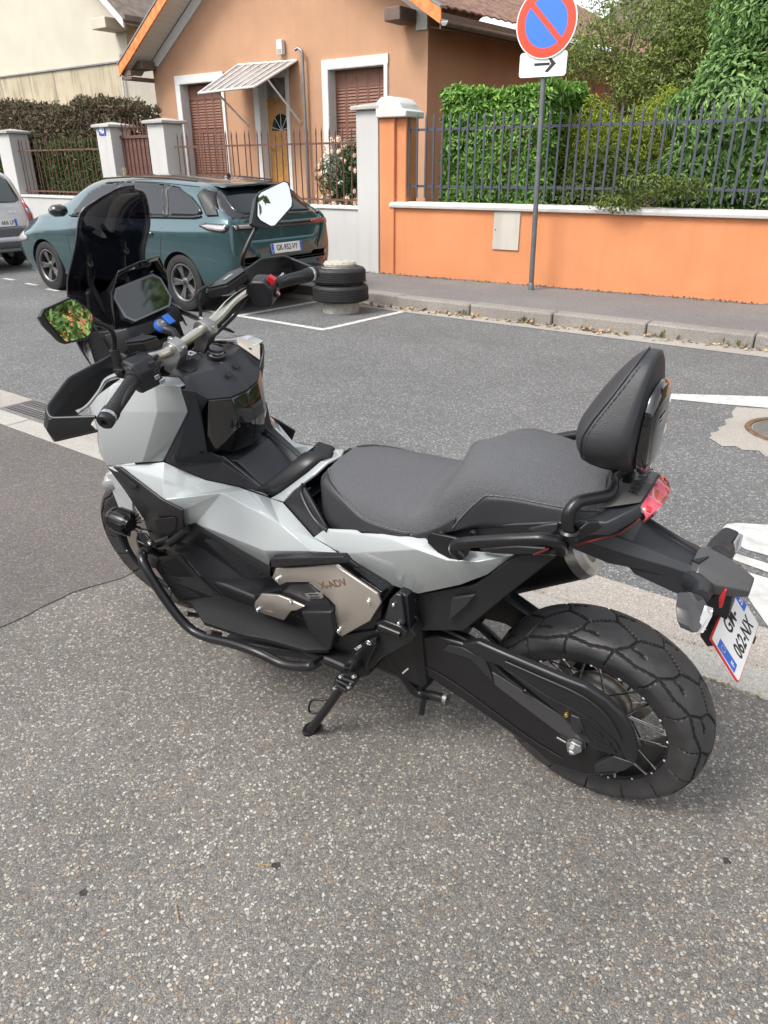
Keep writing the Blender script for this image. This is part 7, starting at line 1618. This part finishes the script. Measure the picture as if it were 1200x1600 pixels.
for a, b_ in (((545, 835), (635, 880)), ((570, 822), (650, 850)), ((545, 860), (600, 895))): MBd().tube([cX(a[0], a[1], .289), cX(b_[0], b_[1], .289)], .0035, 6).build('peg_tooth', M_mblk2, pg)
MBd().prism([cX(x, y, .262) for x, y in ((585, 762), (655, 765), (660, 798), (578, 795))], (0, -.02, 0)).build('peg_hinge', M_frame, pg, bevel=.003)
cs_ = empty('centre_stand', parent=moto)
tube('stand_tube', [cX(830, 665, .14), cX(870, 700, .14), cX(930, 790, .14), cX(990, 880, .135), cX(1040, 915, .13), cX(1110, 925, .13), cX(1185, 945, .13)], .0145, M_frame, cs_, n=14)
MBd().tube([cX(1178, 942, .13), cX(1200, 950, .13)], [.016, .017], 14).build('stand_end', pmat('scuffed_steel', (.25, .25, .25), .5, .8, var=.4, vscale=90), cs_, smooth=40)
tube('stand_tongue', [cX(1060, 935, .15), cX(1052, 980, .155), cX(1045, 1030, .16)], [.009]*13, M_frame, cs_, n=10)
MBd().tube([cX(1095, 815, .12), cX(1040, 880, .12), cX(1010, 900, .12)], .013, 10).build('stand_arm', M_frame, cs_, smooth=40)
tube('stand_tube', [Vector((.50, -.14, .30)), Vector((.40, -.14, .26)), Vector((.31, -.14, .20)), Vector((.24, -.14, .20))], .0145, M_frame, cs_, n=12)
MBd().tube([Vector((.50, -.14, .30)), Vector((.50, .14, .30))], .012, 10).build('stand_axle', M_frame, cs_)
tube('stand_spring', [cX(880, 690, .10), cX(960, 770, .10), cX(1040, 850, .10)], .005, M_steel, cs_, n=6)
MBd().tube([cX(935, 795, .153), cX(965, 768, .153)], .0025, 6).build('cable_tie', M_label, cs_)

# ------------------------------------------------------------------ windscreen
WS = [(1.513, .040, 1.316, 1.318), (1.499, .064, 1.347, 1.358), (1.476, .108, 1.366, 1.392), (1.407, .127, 1.397, 1.450), (1.358, .134, 1.433, 1.495), (1.302, .138, 1.476, 1.545), (1.22, .146, 1.502, 1.595), (1.14, .156, 1.502, 1.625), (1.055, .152, 1.470, 1.64)]
rows = []
for z, w_, xe, xc in WS:
    rows.append([Vector((xc-(xc-xe)*abs(t)**2.0, w_*t, z+(.004*(1-t*t) if z > 1.49 else 0))) for t in np.linspace(-1, 1, 17)])
dense = catm([np.array([c for p in r_ for c in p]) for r_ in rows], 4)
rows = [[Vector(q[i*3:i*3+3]) for i in range(17)] for q in dense]
ws = loft('windscreen', rows, M_wind, moto, closed=False, caps=False, smooth=80, solid=.0035)
edge = [r_[0] for r_ in rows][::-1]+rows[0][1:-1]+[r_[-1] for r_ in rows]
MBd().tube(edge, .0017, 6).build('screen_edge', pmat('screen_edge_highlight', (.12, .12, .14), .2), ws, smooth=60)  # rim tube whose paler grey stands for the highlight along the edge
for y_ in (.055, -.055):
    tube('screen_bracket', [Vector((1.41, y_, 1.10)), Vector((1.47, y_, 1.19)), Vector((1.49, y_*1.1, 1.28)), Vector((1.455, y_*1.1, 1.36))], .009, M_mblk, moto, n=8)
    bolt((1.465, y_*1.15, 1.33), (-1, 0, .4), .010, .01, M_mblk2)
pan('inner_screen_rail', [(1.47, .115, 1.19), (1.44, .118, 1.27), (1.45, .10, 1.28), (1.50, .10, 1.18), (1.46, .09, 1.08), (1.42, .12, 1.10)], [(0, 1, 2, 3), (0, 3, 4, 5)], M_mblk, .01, bevel=.003)
pan('cockpit_cover', [(1.36, .10, 1.17), (1.50, .12, 1.15), (1.54, .10, 1.02), (1.46, .15, 1.02), (1.38, .13, 1.04), (1.34, .09, 1.10), (1.60, .0, 1.05), (1.56, 0, 1.18), (1.36, 0, 1.16)], [(0, 1, 3, 4, 5), (1, 2, 3), (1, 7, 6, 2), (0, 8, 7, 1)], M_mblk, .006, bevel=.003)
# display and its hood
n_d = (Vector((1.341, .078, 1.192))-Vector((1.373, .079, 1.263))); Md = frame((1.357, 0, 1.2275), (0, -1, 0), -n_d); hw_, hh_ = .0885, .0505
oct_ = lambda w_, h_, c: [(-w_+c, h_), (w_-c*.9, h_), (w_, h_-c*.9), (w_, -h_+c), (w_-c, -h_), (-w_+c, -h_), (-w_, -h_+c), (-w_, h_-c)]
dsp = MBd().prism([Md @ Vector((x, y, -.022)) for x, y in oct_(hw_, hh_, .022)], Md.to_3x3() @ Vector((0, 0, .022))).build('display', M_mblk2, moto, bevel=.003)
MBd().prism([Md @ Vector((x, y, .0008)) for x, y in oct_(hw_*.985, hh_*.98, .021)], Md.to_3x3() @ Vector((0, 0, .0012))).build('bezel', M_bezel, dsp, bevel=.001)
MBd().prism([Md @ Vector((x, y, .0024)) for x, y in oct_(hw_*.90, hh_*.86, .018)], Md.to_3x3() @ Vector((0, 0, .0006))).build('screen_glass', M_screenglass, dsp)
pan('display_hood', [(1.332, .072, 1.326), (1.332, 0, 1.330), (1.40, 0, 1.285), (1.385, .085, 1.278), (1.352, .100, 1.270), (1.360, .102, 1.235), (1.385, .100, 1.17), (1.43, .09, 1.17), (1.42, .085, 1.26), (1.345, .100, 1.19)], [(0, 1, 2, 3), (0, 3, 4), (4, 3, 8, 7, 6, 5)], M_gloss, .004, bevel=.002, smooth=20)
pan('dash_lower', [(1.34, .095, 1.175), (1.34, 0, 1.165), (1.325, 0, 1.14), (1.33, .10, 1.13), (1.36, .13, 1.10), (1.40, .13, 1.16)], [(0, 1, 2, 3), (0, 3, 4, 5)], M_mblk, .006, bevel=.003)
pan('dash_side_trim', [(1.38, -.10, 1.18), (1.30, -.135, 1.13), (1.20, -.15, 1.10), (1.20, -.165, 1.085), (1.30, -.16, 1.10), (1.39, -.12, 1.15)], [(0, 1, 4, 5), (1, 2, 3, 4)], M_mblk2, .006, both=False, bevel=.002, off=1)

# ------------------------------------------------------------------ handlebar and controls (turned slightly with the wheel)
hb = empty('handlebar', parent=moto)
def T(P): return [ST(p) for p in P]
halfbar = [(1.195, 0, 1.132), (1.195, .08, 1.132), (1.192, .13, 1.140), (1.180, .19, 1.163), (1.150, .245, 1.180), (1.125, .285, 1.180), (1.105, .31, 1.172), (1.0635, .455, 1.152)]
for s_ in (1, -1):
    P = fillet([(x, y*s_, z) for x, y, z in halfbar], .05, 4); rr = [.0145 if abs(p.y) < .17 else (.0145-.0035*min(1, (abs(p.y)-.17)/.08)) for p in P]
    MBd().tube(T(P), rr, 20).build('bar', M_alubar, hb, smooth=60)
    c0 = Vector((1.192, .067*s_, 1.132)); cl = MBd()
    prof = [(-.030, -.005), (-.026, .014), (-.012, .024), (.014, .024), (.028, .012), (.031, -.006), (.026, -.030), (.018, -.075), (-.016, -.075), (-.024, -.030)]
    Mc = Matrix.Translation(c0) @ Matrix.Rotation(-.45, 4, 'Y')
    cl.prism([Mc @ Vector((x, -.018, z)) for x, z in prof], (0, .036, 0)); cl.v = [ST(v) for v in cl.v]; cl.build('clamp', M_steel if False else pmat('cast_alu', (.42, .42, .41), .3, .9), hb, bevel=.003)
    for dx in (-.020, .019): bolt(ST(Mc @ Vector((dx, 0, .017 if dx > 0 else .012))), ST(Mc @ Vector((dx, 0, 1)))-ST(Mc @ Vector((dx, 0, 0))), .0075, .007, M_steel, hb)
    st_ax = Vector((0, 1, 0))
    # triple clamp and fork top
    MBd().lathe([(.030, -.05), (.030, .0), (.026, .004), (.012, .006), (0, .006)], ST((1.245, .098*s_, 1.035)), ST(Vector((1.245, .098*s_, 1.035))+SD)-ST((1.245, .098*s_, 1.035)), 24).build('fork_cap', M_alloy, hb, smooth=35)
    MBd().lathe([(.033, -.045), (.036, -.04), (.036, -.005), (.033, 0)], ST((1.245, .098*s_, 1.028)), ST(Vector((1.245, .098*s_, 1.035))+SD)-ST((1.245, .098*s_, 1.035)), 24).build('fork_ring', M_alloy, hb, smooth=35)
    # grip with ribs, and bar end
    g0 = Vector((1.1065, .305*s_, 1.1725)); g1 = Vector((1.067, .440*s_, 1.154)); gax = (g1-g0).normalized(); prof = [(.0115, 0), (.022, 0), (.022, .008), (.0175, .010)]
    L_ = (g1-g0).length
    for kk in range(1, 12): prof += [(.0178, .012+kk*(L_-.03)/12-.003), (.0170, .012+kk*(L_-.03)/12), (.0178, .012+kk*(L_-.03)/12+.002)]
    prof += [(.0178, L_-.014), (.0205, L_-.012), (.0205, L_-.008), (.0185, L_-.006), (.0205, L_-.004), (.0205, L_), (.012, L_)]
    m = MBd().lathe(prof, g0, gax, 28); m.v = [ST(v) for v in m.v]; m.build('grip', M_rubberg, hb, smooth=30)
    m = MBd().tube([g0+Vector((-.0165, 0, .004))+gax*L_*.12, g0+Vector((-.0172, 0, .006))+gax*L_*.3, g0+Vector((-.0172, 0, .004))+gax*L_*.55, g0+Vector((-.0165, 0, .000))+gax*L_*.78], [.003, .007, .007, .003], 8); m.v = [ST(v) for v in m.v]; m.build('grip_pad', M_rubberg, hb, smooth=60)
    m = MBd().lathe([(.012, 0), (.0195, .0), (.0195, .012), (.020, .013), (.020, .024), (.0165, .028), (.008, .028), (.007, .022), (0, .022)], g1, gax, 28); m.v = [ST(v) for v in m.v]; m.build('bar_end', M_mblk, hb, smooth=30)
    m = MBd().lathe([(.0198, .002), (.0202, .003), (.0202, .010), (.0198, .011)], g1, gax, 28); m.v = [ST(v) for v in m.v]; m.build('bar_end_ring', M_steel, hb, smooth=30)
    # switch block
    sb_ = MBd(); prof = [(-.040, -.020), (-.044, .008), (-.028, .030), (.010, .034), (.030, .022), (.034, -.006), (.020, -.034), (-.010, -.048), (-.032, -.046)]
    Msw = Matrix.Translation((1.122, .262*s_, 1.176)) @ Matrix.Rotation(.28*s_*-1, 4, 'Z')
    sb_.prism([Msw @ Vector((x, -.028, z)) for x, z in prof], Msw.to_3x3() @ Vector((0, .062, 0))); sb_.v = [ST(v) for v in sb_.v]; swb = sb_.build('switch_block', M_mblk, hb, bevel=.006, smooth=40)
    def swbox(x, y, z, a, b_, c, mat, name='button', ry=0):
        q = MBd(); Mq_ = Msw @ Matrix.Translation((x, y*s_, z)) @ Matrix.Rotation(ry, 4, 'Y'); q.box(-a, a, -b_, b_, -c, c, M=Mq_); q.v = [ST(v) for v in q.v]; return q.build(name, mat, swb, bevel=.0015)
    if s_ < 0:
        swbox(-.036, -.006, .020, .011, .010, .016, M_redbtn, 'stop_switch', -.7); swbox(-.043, -.006, .013, .003, .008, .006, M_tail2, 'stop_switch_lip', -.7)
        swbox(-.044, .004, -.016, .005, .012, .012, M_mblk2, 'button_pad'); swbox(-.047, .006, -.022, .004, .005, .004, M_steel); swbox(-.047, -.004, -.014, .004, .005, .004, M_steel)
        res = [(1.215, -.135, 1.215), (1.150, -.150, 1.225), (1.135, -.235, 1.236), (1.165, -.262, 1.236), (1.205, -.235, 1.226)]
    else:
        for yy, zz, mt_ in ((-.012, .016, M_mblk2), (-.014, -.002, M_mblk2), (-.012, -.018, M_steel)): swbox(-.040, yy, zz, .005, .007, .006, mt_)
        swbox(-.036, -.022, -.034, .008, .008, .006, M_steel); swbox(-.020, -.026, .0, .010, .008, .012, M_mblk2, 'button_pad')
        for kk in range(4): swbox(-.030+.012*kk, -.034, .024-.01*kk, .004, .006, .004, M_mblk2)
        res = [(1.200, .150, 1.205), (1.135, .165, 1.212), (1.130, .220, 1.226), (1.170, .240, 1.226), (1.205, .200, 1.212)]
    q = MBd().prism([ST(v) for v in res], ST((0, 0, -.026))-ST((0, 0, 0))); rs2 = q.build('fluid_reservoir', M_mblk, hb, bevel=.004)
    cen = sum((Vector(v) for v in res), Vector())/5
    q = MBd().prism([ST(Vector(v)*.94+cen*.06+Vector((0, 0, .001))) for v in res], ST((0, 0, .004))-ST((0, 0, 0))); q.build('reservoir_lid', M_frame if s_ < 0 else M_mblk2, rs2, bevel=.0015)
    for kk in (0, 3): bolt(ST(Vector(res[kk])*.85+cen*.15+Vector((0, 0, .005))), (0, 0, 1), .004, .002, M_mblk2, rs2)
    if s_ < 0:
        tq = frame(ST(cen+Vector((.012, .0, .0062))), ST(Vector(res[3]))-ST(Vector(res[0])), Vector((-1, 0, 0))); text('lid_text', 'NISSIN', .012, M_label, frame(ST(cen+Vector((.0, .01, .0058))), Vector((.1, -1, .12)), Vector((1, .0, 0))), rs2, .0003, sx=1.1)
    # lever
    lv = [(1.180, .285*s_, 1.165), (1.190, .320*s_, 1.166), (1.178, .36*s_, 1.158), (1.168, .41*s_, 1.150), (1.170, .445*s_, 1.148)]
    lp_ = smoothpath(lv, 5); rad = [.009-.0045*min(1, i/8) for i in range(len(lp_))]; rad[-1] = .007; rad[-2] = .0075; rad[-3] = .006
    q = MBd().tube(lp_, rad, 10); q.v = [ST(v) for v in q.v]; q.build('brake_lever', pmat('polished_lever', (.72, .72, .72), .18, .95) if s_ > 0 else bpy.data.materials['polished_lever'], hb, smooth=60)
    q = MBd().box(-.02, .014, -.02, .02, -.012, .012, M=Matrix.Translation((1.172, .275*s_, 1.172))); q.v = [ST(v) for v in q.v]; q.build('lever_perch', M_frame, hb, bevel=.004)
    # hand guard: a dished shell from the perch to the bar end
    outer = [(1.200, .262, 1.205), (1.212, .312, 1.203), (1.208, .401, 1.210), (1.190, .497, 1.187), (1.170, .512, 1.172), (1.075, .470, 1.165)]
    inner_lo = [(1.212, .262, 1.140), (1.232, .312, 1.128), (1.236, .401, 1.112), (1.212, .500, 1.100), (1.175, .518, 1.118), (1.078, .478, 1.134)]
    V = []; F = []
    for k_ in range(6):
        o0, i0 = Vector(outer[k_]), Vector(inner_lo[k_]); mid = (o0+i0)/2+Vector((.012, .006 if k_ > 2 else 0, 0)); V += [o0, mid, i0]
    V = [ST((v.x, v.y*s_, v.z)) for v in V]
    F = [(3*a+b_, 3*a+b_+1, 3*a+b_+4, 3*a+b_+3) for a in range(5) for b_ in range(2)]
    mk('hand_guard', V, F, M_mblk, hb, solid=.006, bevel=.002, smooth=25, off=0)
    q = MBd().tube(fillet(T([(x, y*s_, z) for x, y, z in outer]), .012, 4), .0042, 8); q.build('guard_rim', M_mblk2, hb, smooth=60)
    q = MBd().tube(fillet(T([(x, y*s_, z) for x, y, z in inner_lo]), .012, 4), .0036, 8); q.build('guard_rim', M_mblk, hb, smooth=60)
    # mirror
    mi = empty('mirror', parent=moto)
    MBd().tube(T([(1.180, .272*s_, 1.180), (1.181, .271*s_, 1.225)]), [.0125, .0115], 16).build('rubber_boot', M_rubberg, mi, smooth=50)
    if s_ > 0: stem = [(1.180, .271, 1.222), (1.172, .263, 1.255), (1.160, .275, 1.282), (1.148, .312, 1.312), (1.140, .345, 1.338)]
    else: stem = [(1.180, -.271, 1.222), (1.166, -.262, 1.262), (1.150, -.30, 1.305), (1.142, -.325, 1.325), (1.135, -.352, 1.350)]
    tube('mirror_stem', T(fillet(stem, .03)), .0062, M_frame, mi, sm=False, n=12)
    MBd().tube(T([stem[-2], stem[-1]]), [.0085, .013], 14).build('stem_cone', M_mblk, mi, smooth=50)
    # mirror plane through its centre, facing the rider
    if s_ > 0:
        glass = [cH(x, y, 0) for x, y in ()]; pix = [(45, 250), (60, 225), (250, 138), (280, 145), (385, 222), (415, 262), (418, 300), (402, 400), (375, 432), (225, 470), (200, 462), (60, 290)]; ox, oy, sc = 60, 440, 5; Cm = Vector((1.120, .407, 1.362)); nm = Vector((-1, .02, .13))
        case = [(15, 275), (45, 215), (245, 124), (285, 132), (395, 212), (430, 258), (436, 305), (415, 420), (385, 448), (222, 486), (185, 475), (55, 345)]
    else:
        pix = [(410, 190), (430, 165), (570, 98), (592, 104), (604, 130), (622, 215), (618, 250), (515, 368), (490, 372), (425, 335), (408, 310)]; ox, oy, sc = 300, 260, 4; Cm = Vector((1.120, -.407, 1.362)); nm = Vector((-1, .05, .34))
        case = [(402, 188), (428, 155), (575, 91), (602, 97), (613, 125), (631, 215), (629, 258), (522, 377), (480, 385), (385, 372), (372, 355)]
    nm.normalize(); rot_ = (MB.to_3x3() @ MS.to_3x3()).inverted(); oo = MSI @ OB
    def onm(x, y, back=0.):
        d = rot_ @ sight(ox+x/sc, oy+y/sc); t = (Cm-nm*back-oo).dot(nm)/d.dot(nm); return oo+d*t
    G_ = [onm(x, y) for x, y in pix]; Cs = [onm(x, y, .001) for x, y in case]; cc2 = sum(Cs, Vector())/len(Cs)
    rings_ = [[ST(p-nm*0) for p in Cs], [ST(p-nm*.006+(p-cc2)*.02) for p in Cs], [ST(cc2+(p-cc2)*.93-nm*.020) for p in Cs], [ST(cc2+(p-cc2)*.70-nm*.033) for p in Cs], [ST(cc2+(p-cc2)*.3-nm*.038) for p in Cs]]
    loft('mirror_case', rings_, M_mblk, mi, smooth=50)
    mk('mirror_glass', [ST(p+nm*.0016) for p in G_], [tuple(range(len(G_)))], M_mirror, mi, recalc=False)
# bar cross pieces: bottom yoke, cables
q = MBd().prism([(1.275, -.11, 1.035), (1.225, -.125, 1.035), (1.20, -.06, 1.045), (1.20, .06, 1.045), (1.225, .125, 1.035), (1.275, .11, 1.035)], (.0, 0, -.025)); q.v = [ST(v) for v in q.v]; q.build('top_yoke', M_frame, hb, bevel=.005)
MBd().lathe([(0, .012), (.014, .012), (.018, 0)], ST((1.245, 0, 1.045)), SD, 6).build('yoke_nut', M_frame, hb)
def cable(pts, r=.0045, mat=M_rubberg): return tube('cable', T(pts), r, mat, hb, n=8)
cable([(1.16, -.225, 1.205), (1.19, -.19, 1.215), (1.215, -.15, 1.222), (1.235, -.115, 1.208), (1.235, -.11, 1.16), (1.26, -.10, 1.08)], .0050)
cable([(1.175, -.25, 1.175), (1.19, -.19, 1.13), (1.22, -.13, 1.10), (1.26, -.06, 1.06)], .006)
cable([(1.165, -.25, 1.16), (1.175, -.19, 1.125), (1.21, -.12, 1.09), (1.27, -.04, 1.04)], .005)
cable([(1.17, .22, 1.17), (1.22, .17, 1.14), (1.26, .12, 1.08), (1.28, .06, 1.02)], .005)
cable([(1.18, .24, 1.19), (1.25, .20, 1.17), (1.30, .14, 1.10), (1.30, .08, 1.03)], .005)
tube('brake_hose', [Vector((1.30, .13, 1.02)), Vector((1.36, .13, 1.08)), Vector((1.42, .11, 1.07)), Vector((1.47, .09, 1.02))], .006, M_rubberg, moto, n=8)
# blue phone mount
pm = empty('phone_mount', parent=moto)
pc0 = MSI @ B(253, 506, .030) if False else SB(253, 506, .035)
MBd().tube(T([(1.205, .035, 1.135), (1.215, .035, 1.165), pc0+Vector((.008, 0, -.012))]), [.013, .011, .014], 14).build('mount_arm', M_mblk, pm, smooth=50)
dn = Vector((-.62, 0, .78)).normalized()
a0 = ST(pc0); da = (ST(pc0+dn)-a0)
MBd().lathe([(0, -.012), (.020, -.012), (.020, -.004), (.0175, -.003), (.0175, 0), (0, 0)], a0, da, 32).build('locking_ring', M_phone, pm, smooth=35)
MBd().lathe([(0, .006), (.005, .006), (.012, .004), (.0150, 0)], a0, da, 24).build('mount_head', M_greyplas, pm, smooth=35); MBd().lathe([(0, .0085), (.004, .008), (.0045, .006)], a0, da, 12).build('mount_screw', M_steel, pm)
q = MBd().box(-.016, .016, -.034, -.012, -.010, -.003); Mq = frame(a0, ST(pc0+Vector((0, 1, 0)))-a0, da.cross(ST(pc0+Vector((0, 1, 0)))-a0)); Mq = frame(a0, da.cross(Vector((0, 1, 0))), Vector((0, 1, 0))); q.v = [Mq @ v for v in q.v]; q.build('lever_tab', M_phone, pm, bevel=.002)

# ================================================================== the street beyond the frame (seen in the mirrors and paint)
fh = empty('street_hedge', (8.5, 10.6, .1), label='leafy green hedge further along the orange wall, seen in the left mirror', cat='hedge')
hedge(fh, (2.6, 17.0), (10.2, 11.6), (.8, 2.7), 12000, .2, M_wil, 71, .15, .4, .8, .25, .8, .02)
eh = empty('street_house', (12.5, 14.0, 0), label='orange rendered house behind the hedge, seen in the left mirror', cat='house')
MBd().box(-5, 2.2, 0, 7, 0, 5.6).build('wall', M_orange, eh); MBd().prism([(-5.5, -.5, 5.5), (2.7, -.5, 5.5), (-1.4, -.5, 8.2)], (0, 8, 0)).build('roof', M_slate, eh)
for k in range(2): MBd().box(-3.6+k*3, -2.4+k*3, -.05, -.004, 3.0, 4.6).build('window', M_trim, eh)
nf = empty('near_side_building', (-8, -9, 0), label='pale building on the near side of the street behind the photographer', cat='building')
MBd().box(-26, 26, -8, 0, 0, 5).build('wall', M_cream, nf)
for k in range(10): MBd().box(-24+k*5, -22.6+k*5, .004, .05, 1.2, 3.2).build('window', M_glassdark, nf)

bt = empty('street_tree', (7.4, 10.8, .1), label='tall leafy street tree further along the road, reflected in the display', cat='tree')
tree(bt, 7.5, [((7.2, 10.4, 7.6), (1.9, 1.8, 1.7)), ((8.6, 11.2, 8.6), (1.8, 1.6, 1.6)), ((6.4, 10.8, 9.2), (1.6, 1.5, 1.4)), ((7.8, 10.0, 6.2), (1.6, 1.4, 1.2)), ((9.6, 10.8, 6.8), (1.4, 1.4, 1.3))], 9000, .26, M_wil, 81, .16, .5)
